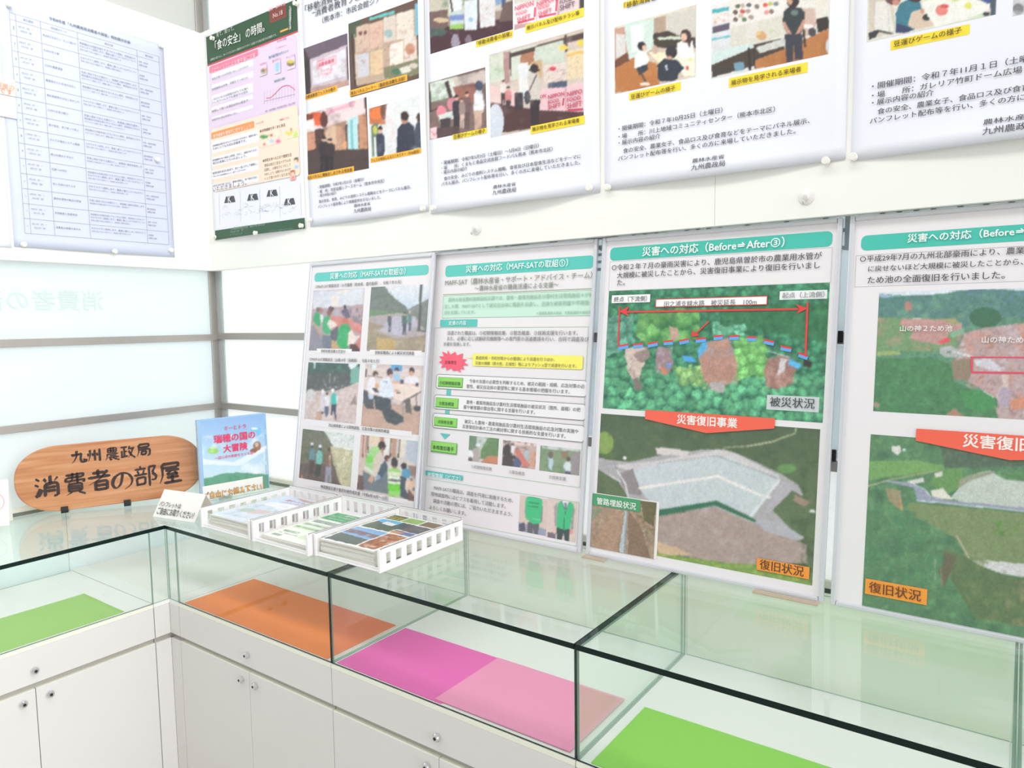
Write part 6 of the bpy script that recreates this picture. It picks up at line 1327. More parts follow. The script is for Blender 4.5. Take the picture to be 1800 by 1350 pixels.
s.photo(115, 50, 1540, 1560, [('f', (84, 128, 90)), ('n', None, (62, 104, 76), 70, .8, 0), ('n', None, (104, 156, 104), 44, .8, -.05), ('w', 8, 50), ('p', [(560, 60), (1300, 100), (1300, 250), (900, 270), (600, 270)], (78, 100, 80)), ('n', [(560, 60), (1300, 100), (1300, 270), (600, 270)], (104, 124, 96), 20, .8, 0), ('p', [(100, 230), (420, 220), (600, 260), (560, 290), (100, 350)], (112, 160, 92)), ('p', [(250, 130), (310, 125), (316, 165), (290, 190), (250, 160)], (216, 216, 206)), ('e', 335, 152, 10, 10, (206, 214, 220)),
    ('p', [(560, 280), (720, 270), (720, 400), (620, 440), (500, 380)], (100, 146, 84)), ('w', 3, 50), ('p', [(640, 470), (700, 400), (720, 340), (830, 300), (900, 290), (1000, 350), (1300, 370), (1300, 600), (1100, 545), (720, 500)], (190, 200, 190)), ('n', [(640, 470), (720, 340), (900, 290), (1300, 370), (1300, 600), (720, 500)], (206, 214, 208), 70, .25, 0), ('p', [(1000, 310), (1300, 330), (1300, 350), (1010, 340)], (84, 130, 80)),
    ('p', [(700, 350), (760, 320), (920, 290), (940, 300), (760, 360), (690, 410)], (150, 156, 130)), ('p', [(510, 420), (590, 405), (660, 485), (520, 465)], (222, 218, 206)), ('p', [(350, 360), (460, 335), (470, 365), (370, 380)], (214, 214, 210)), ('p', [(535, 310), (590, 290), (586, 325), (540, 335)], (216, 216, 210)), ('l', 100, 392, 240, 350, 8, (176, 176, 136)), ('l', 240, 350, 560, 290, 9, (150, 160, 120)), ('p', [(205, 350), (400, 375), (480, 420), (500, 455), (620, 485), (1300, 550), (1300, 580), (420, 485), (400, 400), (220, 365)], (150, 156, 176)), ('l', 420, 487, 1300, 575, 7, (206, 212, 226)), ('l', 400, 380, 470, 410, 6, (200, 206, 214)), ('l', 470, 410, 510, 460, 6, (206, 214, 216)),
    ('p', [(360, 500), (1300, 585), (1300, 920), (1000, 900), (800, 885), (740, 860), (680, 740), (500, 640), (360, 560)], (118, 138, 92)), ('n', [(360, 500), (1300, 585), (1300, 920), (800, 885), (500, 640)], (136, 150, 110), 60, .7, 0), ('n', [(900, 620), (1100, 620), (1100, 720), (900, 720)], (84, 136, 56), 30, .8, .05), ('p', [(210, 400), (310, 420), (330, 560), (280, 530), (230, 480)], (150, 140, 106)), ('l', 310, 480, 320, 550, 12, (190, 150, 96)), ('l', 320, 560, 520, 640, 8, (130, 140, 100)), ('l', 680, 720, 760, 860, 12, (176, 172, 150)),
    ('p', [(780, 888), (860, 880), (1300, 920), (1300, 1010), (1000, 975), (860, 925)], (206, 206, 206)), ('p', [(600, 800), (740, 860), (860, 930), (1000, 980), (1300, 1015), (1300, 1350), (800, 1260), (640, 1000)], (88, 112, 74)), ('n', [(600, 800), (1300, 1015), (1300, 1350), (800, 1260)], (116, 130, 88), 60, .8, 0), ('n', [(1000, 1000), (1300, 1030), (1300, 1350), (1000, 1300)], (150, 140, 106), 50, .7, 0), ('p', [(600, 820), (680, 860), (640, 960), (600, 1060), (560, 960)], (100, 96, 76)), ('l', 540, 880, 540, 1010, 5, (150, 170, 150)), ('l', 575, 900, 585, 1050, 10, (126, 120, 96)), ('n', [(80, 520), (500, 560), (620, 800), (560, 1050), (60, 1000)], (70, 126, 90), 30, .8, .05)], step=1.5, grain=.06)
s.T = (1440, 720, .2963)
ua, ub = s.loc(576, 130)[0], s.loc(1700, 160)[0]; va = (s.loc(576, 116)[1] + s.loc(1215, 152)[1]) / 2; vb = s.loc(576, 184)[1]; pm = s.loc(1130, 300)
s.poly([(ua, va), (ua, vb), (pm[0], pm[1]), (s.W - .08, vb), (s.W - .08, va)], RB, 'red_banner', 0.0029, local=True)
s.text('災害復旧事業', 852, 186, 1480, 222, col=(250, 240, 234), weight=0.045, layer='white_lettering')
s.rect(276, 1000, 638, 1160, (246, 150, 44), 'orange_label'); s.text('復旧状況', 296, 1054, 606, 1100, col=(96, 50, 24), weight=0.01)
L = s.layers[[k_ for k_ in s.layers if k_.startswith('orange_label')][0]]; L[0] = [P + s.nz * 0.0008 for P in L[0]]
s.finish(th)

# latches between the third and fourth panels
for i, (px, py) in enumerate(((1478, 592), (1466, 800))):
    d = ray(px, py); t = (-0.0012 - CAM[1]) / d[1]; p = CAM + t * d
    mb = MB().box(p[0] - 0.006, p[0] + 0.006, -0.0135, -0.0015, p[2] - 0.014, p[2] + 0.014)
    o = build('glazing_clip', mb, 'dark', loc=(p[0], -0.006, p[2]), bevel=0.002)
    tag(o, ('upper' if i == 0 else 'lower') + ' small black clip in the gap between the third and fourth framed panels', 'clip')
# ---------------------------------------------------------------- wooden sign on two feet
e_ = np.array([0.476, 0.879, 0.0]); e_ /= np.linalg.norm(e_)
n_ = np.array([0.879, -0.476, 0.0])
lean_ = 0.10
upv = np.array([0, 0, 1.0]) * math.cos(lean_) - n_ * math.sin(lean_)
nzv = np.cross(e_, upv)
rt_ = math.radians(1.2)                      # the board stands a little out of level
e_, upv = e_ * math.cos(rt_) + upv * math.sin(rt_), upv * math.cos(rt_) - e_ * math.sin(rt_)
sc0 = np.array([0.2125, -0.5715, 1.074])
HX, HY, TH = 0.294, 0.114, 0.020
sg = thing('wooden_sign', 'oval varnished wooden sign with black brush lettering, standing in the corner', 'sign', tuple(sc0 - upv * HY))
prof = []
for k in range(64):
    a = 2 * math.pi * k / 64
    c_, s_ = math.cos(a), math.sin(a)
    ex = 0.56 if c_ > 0 else 0.5
    # straight top and bottom, elliptical ends
    x = (HX - 0.135) * (1 if c_ > 0 else -1) + 0.135 * c_ if abs(c_) > 1e-9 else 0
    y = HY * (abs(s_) ** 0.86) * (1 if s_ > 0 else -1)
    prof.append((x, y))
verts = []
mb = MB()
for (depth, inset_) in ((0, 0.0035), (-0.0025, 0.0), (-TH + 0.0025, 0.0), (-TH, 0.003)):
    for (x, y) in prof:
        r = math.hypot(x, y)
        mb.v.append((x * (1 - inset_ / HX), y * (1 - inset_ / HY), depth))
N = len(prof)
for l in range(3):
    for k in range(N):
        mb.f.append((l * N + k, l * N + (k + 1) % N, (l + 1) * N + (k + 1) % N, (l + 1) * N + k))
mb.f.append(tuple(range(N))); mb.f.append(tuple(range(3 * N, 4 * N)))
mb.mi = [0] * len(mb.f)
me_o = build('sign_board', mb, 'wood', None, flip_fix=True)
mt = Matrix.Identity(4)
for i in range(3):
    mt[i][0], mt[i][1], mt[i][2] = e_[i], upv[i], nzv[i]
    mt[i][3] = sc0[i] - (sc0 - upv * HY)[i]
me_o.parent = sg
me_o.matrix_local = mt

# brush characters, each drawn stroke by stroke in a 100 x 100 square: (x,y) points, optional width factor
BR = {
 '九': [[(10, 36), (46, 34), (70, 30), (66, 62), (72, 86), (92, 84), (95, 66)], [(44, 6), (42, 44), (28, 74), (8, 94)]],
 '州': [[(24, 10), (24, 50), (10, 92)], [(10, 34), (14, 54)], [(52, 10), (52, 88)], [(36, 34), (42, 54)], [(82, 6), (82, 94)], [(64, 34), (70, 54)]],
 '農': [[(24, 12), (22, 42)], [(24, 14), (76, 12), (74, 40)], [(24, 27), (74, 26)], [(22, 41), (76, 40)], [(42, 4), (42, 40)], [(58, 4), (58, 40)], [(14, 54), (88, 51)], [(20, 54), (16, 78), (4, 96)], [(32, 65), (76, 63)], [(24, 77), (92, 74)], [(36, 77), (36, 94), (48, 88)], [(52, 77), (68, 90), (94, 97)], [(78, 80), (66, 88)]],
 '政': [[(6, 14), (48, 12)], [(28, 14), (28, 78)], [(30, 44), (46, 43)], [(12, 38), (12, 80)], [(4, 84), (50, 76)], [(64, 6), (52, 36)], [(58, 26), (94, 22)], [(82, 26), (72, 60), (48, 92)], [(56, 40), (70, 70), (96, 94)]],
 '局': [[(20, 10), (82, 8), (80, 30)], [(20, 31), (80, 29)], [(20, 10), (18, 60), (4, 94)], [(24, 48), (86, 45), (86, 84), (72, 92)], [(34, 60), (34, 84)], [(34, 61), (64, 59), (62, 80)], [(34, 82), (64, 80)]],
 '消': [[(8, 12), (22, 22)], [(4, 38), (18, 46)], [(4, 90), (14, 84), (28, 58)], [(62, 2), (62, 36)], [(38, 14), (46, 28)], [(90, 10), (76, 28)], [(42, 38), (40, 92)], [(42, 40), (86, 36), (88, 86), (72, 92)], [(46, 55), (82, 52)], [(46, 69), (82, 67)]],
 '費': [[(16, 12), (82, 8), (80, 22)], [(20, 23), (80, 21)], [(20, 23), (16, 38), (84, 34), (82, 46)], [(42, 2), (40, 30), (22, 52)], [(60, 2), (60, 50)], [(26, 52), (26, 84)], [(26, 52), (74, 50), (74, 82)], [(28, 62), (72, 61)], [(28, 72), (72, 71)], [(26, 83), (74, 81)], [(38, 86), (14, 99)], [(62, 86), (88, 98)]],
 '者': [[(24, 18), (72, 15)], [(46, 2), (46, 36)], [(6, 38), (94, 33)], [(84, 8), (52, 44), (6, 70)], [(34, 58), (34, 96)], [(34, 58), (78, 55), (78, 94)], [(36, 74), (76, 72)], [(34, 92), (78, 90)]],
 'の': [[(54, 20), (44, 64), (24, 82), (12, 64), (20, 36), (46, 18), (74, 22), (90, 46), (84, 72), (58, 92)]],
 '部': [[(30, 2), (32, 14)], [(8, 18), (54, 15)], [(18, 24), (24, 38)], [(46, 22), (40, 38)], [(4, 44), (58, 40)], [(14, 58), (16, 92)], [(14, 58), (48, 55), (46, 86)], [(16, 87), (48, 84)], [(66, 8), (66, 98)], [(66, 10), (92, 8), (78, 36)], [(78, 36), (94, 54), (88, 70), (74, 68)]],
 '屋': [[(16, 8), (82, 5), (80, 24)], [(18, 26), (80, 23)], [(16, 8), (16, 60), (2, 96)], [(28, 38), (88, 35)], [(52, 39), (36, 56), (78, 52)], [(66, 44), (80, 58)], [(32, 70), (84, 67)], [(56, 58), (56, 92)], [(20, 94), (96, 89)]],
}
def brush(ch, ox, oy, size, verts, faces, seed):
    rnd = random.Random(seed)
    for st in BR[ch]:
        pts = [np.array(p, float) for p in st]
        # resample smoothly
        P = []
        for i in range(len(pts) - 1):
            p0 = pts[max(0, i - 1)]; p1 = pts[i]; p2 = pts[i + 1]; p3 = pts[min(len(pts) - 1, i + 2)]
            ang = 0
            for k in range(6):
                t = k / 6
                lin_ = p1 * (1 - t) + p2 * t
                cr = 0.5 * ((2 * p1) + (-p0 + p2) * t + (2 * p0 - 5 * p1 + 4 * p2 - p3) * t * t + (-p0 + 3 * p1 - 3 * p2 + p3) * t ** 3)
                P.append(lin_ * 0.45 + cr * 0.55 if ch != 'の' else cr)
        P.append(pts[-1])
        n = len(P)
        L = sum(np.linalg.norm(P[i + 1] - P[i]) for i in range(n - 1))
        d0 = pts[-1] - pts[0]
        diag_left = d0[0] < -8 and d0[1] > 12
        wb = 17.5 if L > 24 else 14.0
        if ch == 'の': wb *= 0.62
        if len(BR[ch]) > 10: wb *= 0.66
        elif len(BR[ch]) > 7: wb *= 0.85
        base = len(verts)
        for i, p in enumerate(P):
            t = i / (n - 1)
            a = P[max(0, i - 1)]; b = P[min(n - 1, i + 1)]; tn = (b - a) / max(1e-6, np.linalg.norm(b - a))
            horiz = abs(tn[0]) > abs(tn[1])
            w = wb * (0.72 if horiz else 1.05)
            w *= 1.0 + 0.35 * math.exp(-(t / 0.12) ** 2) + (0.0 if diag_left else 0.3 * math.exp(-((1 - t) / 0.14) ** 2))
            if diag_left or ch == 'の' and t > .8: w *= max(0.15, 1.1 - t * 0.95) if diag_left else max(.25, 1 - (t - .8) * 3.4)
            w *= 1 + 0.08 * (rnd.random() - .5)
            nn = np.array([-tn[1], tn[0]]) + np.array([0.18, 0.18])
            ends = 0.45 if i in (0, n - 1) else 1.0
            for sg_ in (-1, 1):
                q = p + nn * sg_ * w / 2 * ends
                verts.append((ox + q[0] / 100 * size, oy - q[1] / 100 * size))
        for i in range(n - 1):
            faces.append((base + 2 * i, base + 2 * i + 1, base + 2 * i + 3, base + 2 * i + 2))
s = Sheet(sc0 - e_ * HX - upv * HY + nzv * 0.0002, e_, upv, 2 * HX, 2 * HY)
s.T = (0, 720, .31111)
vts, fcs = [], []
def place(chars, centres, size):
    for i, (c, (x, y)) in enumerate(zip(chars, centres)):
        q = s.loc(x, y)
        brush(c, q[0] - size / 2, q[1] + size / 2, size, vts, fcs, i + 3)
place('九州農政局', [(440, 268), (534, 258), (634, 248), (722, 240), (812, 228)], 0.050)
place('消費者の部屋', [(268, 436), (424, 418), (562, 398), (690, 400), (822, 375), (964, 358)], 0.079)
s._add('brush_lettering', s.to3(np.array(vts), 0.0006), fcs, np.tile(ink((44, 30, 28)), (len(vts), 1)))
s.finish(sg)
for nm, f_ in (('foot', 0.25), ('foot', 0.62)):
    u_ = 2 * HX * (0.238 if f_ < .5 else 0.565)
    p = sc0 - e_ * HX + e_ * u_ - upv * HY
    p[2] = ZT + 0.0004
    mb = MB()
    mb.frame_box(p - e_ * 0.011 + n_ * 0.006, e_, -n_, (0, 0, 1), 0.022, 0.06, 0.006)
    mb.frame_box(p - e_ * 0.011 + n_ * 0.006, e_, -n_, (0, 0, 1), 0.022, 0.0045, 0.022)
    mb.frame_box(p - e_ * 0.011 - n_ * 0.034, e_, -n_, (0, 0, 1), 0.022, 0.005, 0.07)
    build('foot', mb, 'dark', sg, bevel=0.001)

# ---------------------------------------------------------------- picture book on a clear stand
bo = np.array([0.438, -0.372, ZT + 0.010])
bu = np.array([0.150, 0.9886, 0.0]); bu /= np.linalg.norm(bu)
bn = np.array([bu[1], -bu[0], 0.0])
bl = 0.02
bup = np.array([0, 0, 1.0]) * math.cos(bl) - bn * math.sin(bl)
bnz = np.cross(bu, bup)
BW, BH = 0.262, 0.292
bk_ = thing('picture_book', 'upright picture book with sky-blue cover and pink title, on a clear stand', 'book', tuple(bo + bu * BW / 2))
build('back_cover', MB().frame_box(bo - bnz * 0.018, bu, bup, bnz, BW, BH, 0.0025), bsdf_mat('cover_blue', srgb=(150, 186, 226), rough=0.3), bk_)
build('pages', MB().frame_box(bo - bnz * 0.0153 + bu * 0.002 + bup * 0.003, bu, bup, bnz, BW - 0.006, BH - 0.006, 0.0125), 'leaf', bk_)
build('front_cover', MB().frame_box(bo - bnz * 0.0026, bu, bup, bnz, BW, BH, 0.0026), bsdf_mat('cover_blue_front', srgb=(160, 196, 232), rough=0.3), bk_, bevel=0.001)
s = Sheet(bo, bu, bup, BW, BH, mat='print_gloss')
s.T = (330, 720, .13333)
s.photo(166, 150, 1080, 1260, [('g', (140, 180, 226), (196, 226, 240), 120, 800), ('w', 20, 90), ('n', [(160, 350), (1100, 300), (1100, 900), (160, 900)], (240, 246, 250), 150, 1.0, -.05), ('p', [(160, 640), (600, 690), (1100, 440), (1100, 500), (700, 740), (160, 720)], (226, 238, 246)), ('p', [(150, 920), (280, 900), (430, 850), (650, 820), (860, 850), (1090, 850), (1090, 1300), (150, 1300)], (96, 160, 130)), ('n', [(150, 900), (650, 820), (1090, 850), (1090, 1300), (150, 1300)], (70, 136, 100), 60, .6, 0), ('w', 2, 30),
    ('e', 335, 540, 72, 44, (150, 206, 110)), ('e', 330, 505, 40, 16, (196, 230, 160)), ('e', 318, 548, 30, 20, (176, 220, 130)), ('e', 898, 290, 74, 62, (120, 190, 230)), ('e', 880, 250, 46, 16, (226, 240, 250)), ('e', 860, 330, 46, 40, (170, 206, 236)), ('e', 915, 480, 52, 60, (150, 104, 84)), ('e', 868, 540, 46, 26, (140, 92, 72)), ('e', 910, 460, 24, 30, (206, 176, 160)), ('l', 1022, 110, 1040, 1100, 5, (110, 150, 196))], step=1.0, grain=.01)
s.text('ミーとトラ', 478, 240, 766, 224, col=(230, 64, 110), weight=0.04, layer='pink_lettering')
s.text('瑞穂の国の', 336, 366, 888, 352, col=(232, 48, 96), weight=0.05, layer='pink_lettering')
s.text('大冒険', 462, 500, 786, 492, col=(232, 48, 96), weight=0.055, layer='pink_lettering')
s.text('～田んぼの軌跡をたどる旅～', 350, 608, 900, 594, col=(232, 90, 130), weight=0.02, layer='pink_lettering')
s.rect(194, 1015, 1005, 1240, (246, 244, 240), 'cover_band')
s.text('ご自由にお読み下さい！', 206, 1128, 1004, 1052, col=(86, 90, 100), weight=0.06, h=0.040, layer='band_lettering_outline')
L = s.layers['band_lettering_outline']; L[0] = [P - s.nz * 0.0006 for P in L[0]]
s.text('ご自由にお読み下さい！', 210, 1124, 1000, 1048, col=(244, 176, 70), weight=0.025, h=0.034, layer='band_lettering')
s.finish(bk_)
st = thing('book_stand', 'clear acrylic stand holding the picture book', 'book stand', tuple(bo + bu * BW / 2 - np.array([0, 0, 0.0096])))
so = bo - np.array([0, 0, 0.0096])
build('base_lip', MB().frame_box(so - bu * 0.008 + bn * 0.012, bu, -bn, (0, 0, 1), BW + 0.02, 0.10, 0.004, 0, None), 'acrylic', st)
build('back_plate', MB().frame_box(so - bu * 0.012 - bnz * 0.0235 + bup * 0.012, bu, bup, bnz, BW + 0.028, 0.20, 0.003), 'acrylic', st)
build('front_stop', MB().frame_box(so - bu * 0.008 + bn * 0.0125 + np.array([0, 0, 0.0042]), bu, -bn, (0, 0, 1), BW + 0.02, 0.003, 0.014), 'acrylic', st)

# ---------------------------------------------------------------- handwritten tent card
def tri_card(name, label, cat, A, B, width, height, lean, mat):
    A = np.array(A); u = np.array(B) - A; u[2] = 0; u /= np.linalg.norm(u)
    n = np.array([u[1], -u[0], 0.0])
    up = np.array([0, 0, 1.0]) * math.cos(lean) - n * math.sin(lean)
    nz = np.cross(u, up)
    th = thing(name, label, cat, tuple(A + u * width / 2))
    build('front_leaf', MB().frame_box(A - nz * 0.0012, u, up, nz, width, height, 0.0012), mat, th)
    up2 = np.array([0, 0, 1.0]) * math.cos(lean) + n * math.sin(lean)
    top = A + up * height
    nz2 = np.cross(u, up2)
    build('back_leaf', MB().frame_box(top - up2 * height, u, up2, -nz2, width, height - 0.001, 0.0012), mat, th)
    return th, Sheet(A, u, up, width, height)
th, s = tri_card('tent_card', 'small white tent card with handwriting, between sign and first tray', 'card', (0.462, -0.566, ZT + 0.0006), (0.662, -0.531, ZT), 0.198, 0.096, 0.55, 'card')
s.T = (0, 720, .31111)
s.text('パンフレットは', 905, 532, 1026, 548, col=(60, 58, 62), weight=0.03, layer='handwriting', asp=1.3, skew=-.1)
s.text('ご自由にお取りください！！', 893, 570, 1118, 604, col=(60, 58, 62), weight=0.03, layer='handwriting', asp=1.7, skew=-.1)
s.finish(th)
th, s = tri_card('tent_card', 'white standing card with a red ring, cut off by the left photo edge', 'card', (0.100, -1.010, ZT + 0.0006), (0.168, -0.884, ZT), 0.143, 0.150, 0.22, 'card')
ring = []
for k in range(28):
    a = 2 * math.pi * k / 28
    ring.append((0.097 + 0.033 * math.cos(a), 0.078 + 0.033 * math.sin(a)))
for p_, q_2 in zip(ring, ring[1:] + ring[:1]):
    d = np.array(q_2) - np.array(p_); d /= np.linalg.norm(d); nn = np.array([-d[1], d[0]]) * 0.001
    s.poly([np.array(p_) - nn, np.array(q_2) - nn, np.array(q_2) + nn, np.array(p_) + nn], (240, 150, 150), 'red_ring', 0.0006, local=True)
s.finish(th)

# ---------------------------------------------------------------- trays with brochures
def tray(x0, x1, y0, y1, rot, label):
    """open front at y0, slotted walls left, right and back"""
    W, D = x1 - x0, y1 - y0
    th = thing('letter_tray', label, 'tray', (x0, y0, ZT + 0.0005), 'white slotted trays for brochures')
    mb = MB()
    hw, t = 0.058, 0.0035
    build('tray_floor', MB().box(x0, x1, y0, y1, ZT + 0.0005, ZT + 0.0045), 'tray', th, bevel=0.001)
    def slotted(o, ax, L, h, nx, t):
        az = np.array([0, 0, 1.0]); m_ = MB(); out = np.cross(ax, az) * 1.0
        o = np.array(o)
        lo, hi = 0.014, 0.014
        m_.frame_box(o, ax, out, az, L, t, lo)
        m_.frame_box(o + az * (h - hi), ax, out, az, L, t, hi)
        m_.frame_box(o - out * 0.0015 + az * (h - 0.003), ax, out, az, L, t + 0.003, 0.003)
        step = (L - 0.01) / nx
        for k in range(nx + 1):
            w = 0.019
            a = min(max(0.0, k * step + 0.005 - w / 2), L - w)
            m_.frame_box(o + ax * a + az * lo, ax, out, az, w, t, h - lo - hi)
        return m_
    y = np.array([0, 1.0, 0]); x = np.array([1.0, 0, 0])
    zb = ZT + 0.0047
    build('side_wall', slotted((x1 - t, y0 + 0.001, zb), y, D - 0.002, hw, 8, t), 'tray', th)
    build('side_wall', slotted((x0, y0 + 0.001, zb), y, D - 0.002, hw, 8, t), 'tray', th)
    build('back_wall', slotted((x0 + t + .002, y1, zb), x, W - 2 * t - .004, hw + 0.006, 6, t), 'tray', th)
    fm = MB().box(x0 + t + .001, x1 - t - .001, y0 + 0.001, y0 + 0.0045, zb, zb + 0.007)
    build('front_lip', fm, 'tray', th)
    # thick front corners
    for xx in (x0 - 0.0005, x1 - 0.0085):
        build('corner_block', MB().box(xx, xx + 0.009, y0 - 0.004, y0 + 0.0005, ZT + 0.0005, zb + hw), 'tray', th, bevel=0.001)
    return th
tray(0.722, 0.982, -0.545, -0.205, 0, 'left white brochure tray, beside the tent card')
tray(0.992, 1.250, -0.545, -0.200, 0, 'middle one of the three white brochure trays')
tray(1.258, 1.516, -0.530, -0.198, 0, 'white brochure tray farthest right, in front of the second framed panel')

def booklet(cx, y0, z, rot, th_, kind, label, group=None, top=True, w=0.210, h=0.292):
    o = bpy.data.objects.new('brochure', None); o.empty_display_size = 0.02
    o.location = (cx, y0, z); link(o); o.rotation_euler = (0, 0, rot)
    tag(o, label, 'brochure', group)
    return o
_bk_mesh = {}
def leaf_mesh(key, sag, t, w=0.210, h=0.292):
    if key in _bk_mesh: return _bk_mesh[key]
    nx, ny = 6, 8
    V, F = [], []
    def zz(u, v): return sag * (math.sin(u * 2.2 + v * 1.3) * 0.5 - 0.6 * math.exp(-v / 0.12) + 0.25 * math.sin(v * 5))
    for layer in (0, 1):
        for j in range(ny + 1):
            for i in range(nx + 1):
                u, v = i / nx, j / ny
                V.append((-w / 2 + w * u, h * v, zz(u, v) + (t if layer else 0)))
    r = nx + 1; n = r * (ny + 1)
    for j in range(ny):
        for i in range(nx):
            a = j * r + i
            F.append((a, a + r, a + r + 1, a + 1)); F.append((n + a, n + a + 1, n + a + r + 1, n + a + r))
    for i in range(nx):
        F.append((i, i + 1, n + i + 1, n + i)); a = ny * r + i; F.append((a, n + a, n + a + 1, a + 1))
    for j in range(ny):
        a = j * r; F.append((a, n + a, n + a + r, a + r)); a += nx; F.append((a, a + r, n + a + r, n + a))
    me = bpy.data.meshes.new('booklet'); me.from_pydata(V, [], F); me.materials.append(M['leaf'])
    _bk_mesh[key] = me
    return me
def cover(o, t, sag, ops, texts, w=0.210, h=0.292, rects=()):
    """printed front cover that follows the booklet's gentle sag (drawn in its own 0..210 x 0..292 space, y up)"""
    nx, ny = 90, 120
    uu, vv = np.meshgrid(np.linspace(0, 1, nx + 1), np.linspace(0, 1, ny + 1))
    U, V = uu.ravel(), vv.ravel()
    def zf(U, V): return sag * (np.sin(U * 2.2 + V * 1.3) * 0.5 - 0.6 * np.exp(-V / 0.12) + 0.25 * np.sin(V * 5))
    P = np.stack([-w / 2 + w * U, h * V, zf(U, V) + t + 0.0004], 1)
    c = paint(U * 210, (1 - V) * 292, ops, (0, 0, 1), .03)
    i = (np.arange(nx)[None, :] + np.arange(ny)[:, None] * (nx + 1)).ravel()
    F = np.stack([i, i + 1, i + nx + 2, i + nx + 1], 1)
    def mk(nm, P, F, c):
        me = bpy.data.meshes.new(nm); me.from_pydata(P.tolist(), [], F)
        at = me.color_attributes.new('Col', 'FLOAT_COLOR', 'POINT')
        at.data.foreach_set('color', np.concatenate([c, np.ones((len(c), 1))], 1).ravel())
        me.materials.append(M['print_gloss']); link(bpy.data.objects.new(nm, me), o)
    mk('printed_cover', P, F.tolist(), ink(c))
    allP, allF, allC, n = [], [], [], 0
    for (txt, x0, y, x1, col, wgt) in texts:
        g, f = glyph_mesh(txt, wgt); lo, hi = g.min(0), g.max(0); sc = (x1 - x0) / (hi[0] - lo[0])
        X = (g[:, 0] - lo[0]) * sc + x0; Y = 292 - y + (g[:, 1] - (lo[1] + hi[1]) / 2) * sc
        U_, V_ = X / 210, Y / 292
        allP.append(np.stack([-w / 2 + w * U_, h * V_, zf(U_, V_) + t + 0.0009], 1)); allC.append(np.tile(ink(col), (len(g), 1)))
        allF += [tuple(q + n for q in ff) for ff in f]; n += len(g)
    if allP: mk('lettering', np.concatenate(allP), allF, np.concatenate(allC))

def stack(cx, y0, n, t, sag, label_top, label_rest, grp, ops, texts, dx=0.0015, rot0=0.0, plain=False):
    z = ZT + 0.0052 + abs(sag) * 1.0
    for k in range(n):
        top = k == n - 1
        o = booklet(cx + random.uniform(-dx, dx), y0 + random.uniform(-dx, dx) * 1.5, z + k * (t + 0.0002), rot0 + random.uniform(-.008, .008), t, None, label_top if top else label_rest, None if top else grp)
        b = bpy.data.objects.new('pages', leaf_mesh((sag, t), sag, t)); link(b, o)
        if top: cover(o, t, sag, ops, texts)

stack(0.852, -0.528, 9, 0.0036, 0.002, 'top brochure of the left tray, pale blue cover with red lettering', 'brochure beneath the pale blue one in the left tray', 'brochures under the pale blue one',
      [('f', (206, 220, 232)), ('w', 14, 50), ('p', [(0, 0), (210, 0), (210, 80), (0, 100)], (196, 214, 236)), ('n', None, (226, 232, 238), 60, .7, 0), ('p', [(30, 90), (200, 60), (210, 110), (120, 130), (40, 120)], (236, 240, 246)), ('n', [(0, 130), (210, 120), (210, 292), (0, 292)], (150, 180, 176), 26, .7, -.02), ('p', [(60, 190), (150, 160), (160, 200), (90, 225)], (214, 190, 180)), ('e', 60, 200, 30, 20, (170, 196, 176)), ('p', [(0, 270), (210, 262), (210, 292), (0, 292)], (216, 226, 230)), ('p', [(60, 6), (210, 4), (210, 22), (100, 24)], (190, 150, 140))],
      [('農村ってすごい', 60, 44, 190, (220, 96, 96), 0.03), ('ふるさとの水と土', 70, 66, 180, (226, 130, 120), 0.02), ('みどりの学び', 40, 104, 150, (250, 252, 255), 0.03)])
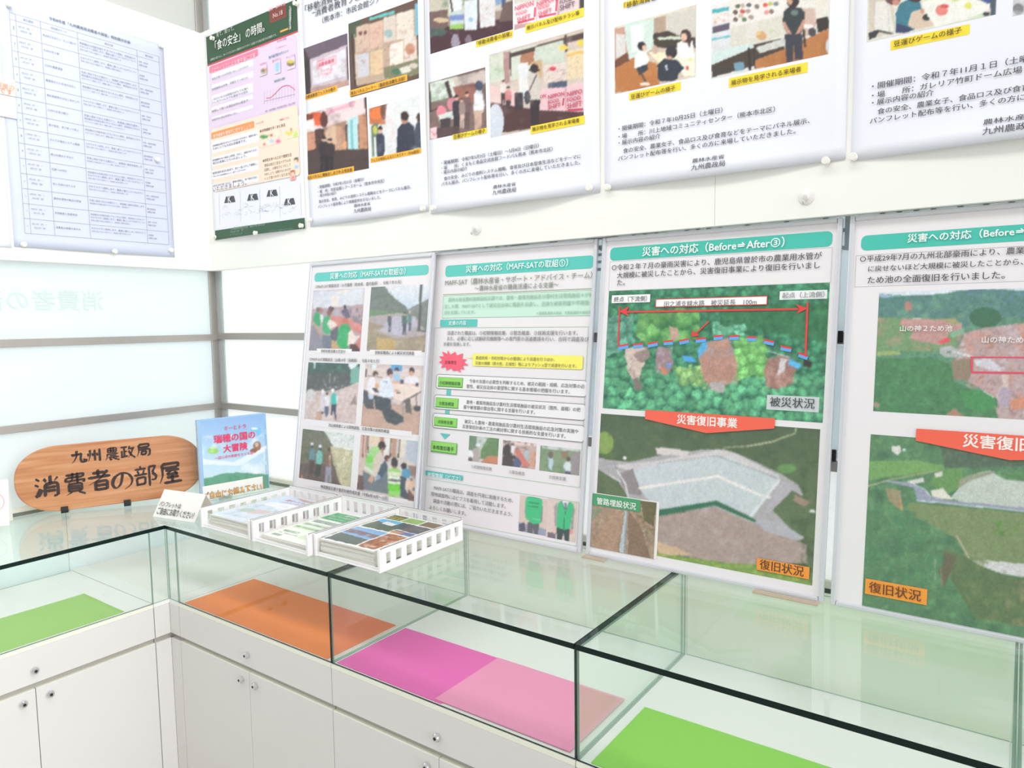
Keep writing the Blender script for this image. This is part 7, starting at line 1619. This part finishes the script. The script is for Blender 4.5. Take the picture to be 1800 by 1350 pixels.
stack(1.118, -0.528, 4, 0.0030, 0.002, 'top leaflet of the middle tray, green heading over rows of small print', 'leaflet beneath the green-headed one in the middle tray', 'leaflets under the green-headed one',
      [('f', (236, 242, 228)), ('p', [(6, 6), (204, 6), (204, 82), (6, 82)], (64, 160, 100)), ('p', [(14, 96), (204, 96), (204, 124), (14, 124)], (190, 206, 196)), ('p', [(14, 136), (204, 136), (204, 160), (14, 160)], (202, 222, 196)), ('p', [(14, 170), (204, 170), (204, 196), (14, 196)], (206, 226, 190)), ('p', [(120, 214), (196, 214), (196, 262), (120, 262)], (214, 230, 190)), ('p', [(20, 262), (60, 262), (60, 276), (20, 276)], (150, 170, 150))],
      [('農林水産業', 60, 20, 150, (236, 248, 238), 0.02), ('みどりの食料システム戦略', 20, 42, 196, (236, 248, 238), 0.03), ('持続可能な食料システムの構築へ', 24, 66, 190, (216, 240, 222), 0.01), ('化学肥料の使用量を減らす取組を進めています', 18, 104, 198, (110, 126, 116), 0.01), ('有機農業の面積を広げていきます', 18, 116, 160, (110, 126, 116), 0.01), ('生産者と消費者をつなぐ取組', 18, 148, 150, (110, 126, 116), 0.01), ('お問い合わせは九州農政局まで', 18, 182, 160, (110, 126, 116), 0.01), ('相談窓口', 22, 230, 90, (96, 150, 96), 0.03), ('平日　九時から十七時', 22, 250, 110, (120, 130, 120), 0.01)])
stack(1.3775, -0.522, 11, 0.0036, 0.003, 'top brochure of the right tray, cover with landscape photos', 'brochure beneath the landscape cover in the right tray', 'brochures under the landscape cover',
      [('f', (240, 240, 236)), ('p', [(6, 6), (70, 6), (70, 50), (6, 50)], (72, 66, 44)), ('p', [(74, 6), (140, 6), (140, 50), (74, 50)], (130, 170, 80)), ('p', [(144, 6), (204, 6), (204, 50), (144, 50)], (110, 84, 60)), ('w', 6, 20), ('p', [(6, 56), (120, 56), (120, 150), (6, 150)], (90, 170, 220)), ('p', [(6, 80), (120, 100), (120, 150), (6, 150)], (80, 96, 80)), ('p', [(40, 74), (120, 84), (120, 104), (40, 96)], (226, 226, 226)), ('p', [(90, 56), (204, 56), (204, 118), (90, 118)], (66, 72, 86)), ('n', [(90, 56), (204, 56), (204, 118), (90, 118)], (150, 110, 80), 20, .6, 0), ('p', [(124, 122), (204, 122), (204, 150), (124, 150)], (90, 110, 160)),
       ('p', [(124, 128), (164, 128), (164, 150), (124, 150)], (190, 130, 100)), ('p', [(6, 158), (130, 158), (130, 250), (6, 250)], (120, 170, 216)), ('p', [(6, 180), (130, 190), (130, 215), (6, 214)], (120, 96, 110)), ('n', [(6, 176), (130, 180), (130, 250), (6, 250)], (150, 190, 226), 24, .7, 0), ('p', [(6, 226), (130, 232), (130, 282), (6, 282)], (84, 96, 90)), ('p', [(136, 158), (204, 158), (204, 282), (136, 282)], (170, 96, 60)), ('n', [(136, 158), (204, 158), (204, 282), (136, 282)], (236, 226, 216), 16, .8, 0), ('n', [(136, 158), (204, 158), (204, 282), (136, 282)], (70, 50, 46), 14, .7, -.05)],
      [('九州の農業', 12, 26, 66, (250, 226, 60), 0.03), ('農業農村整備', 10, 40, 68, (250, 226, 60), 0.02)])
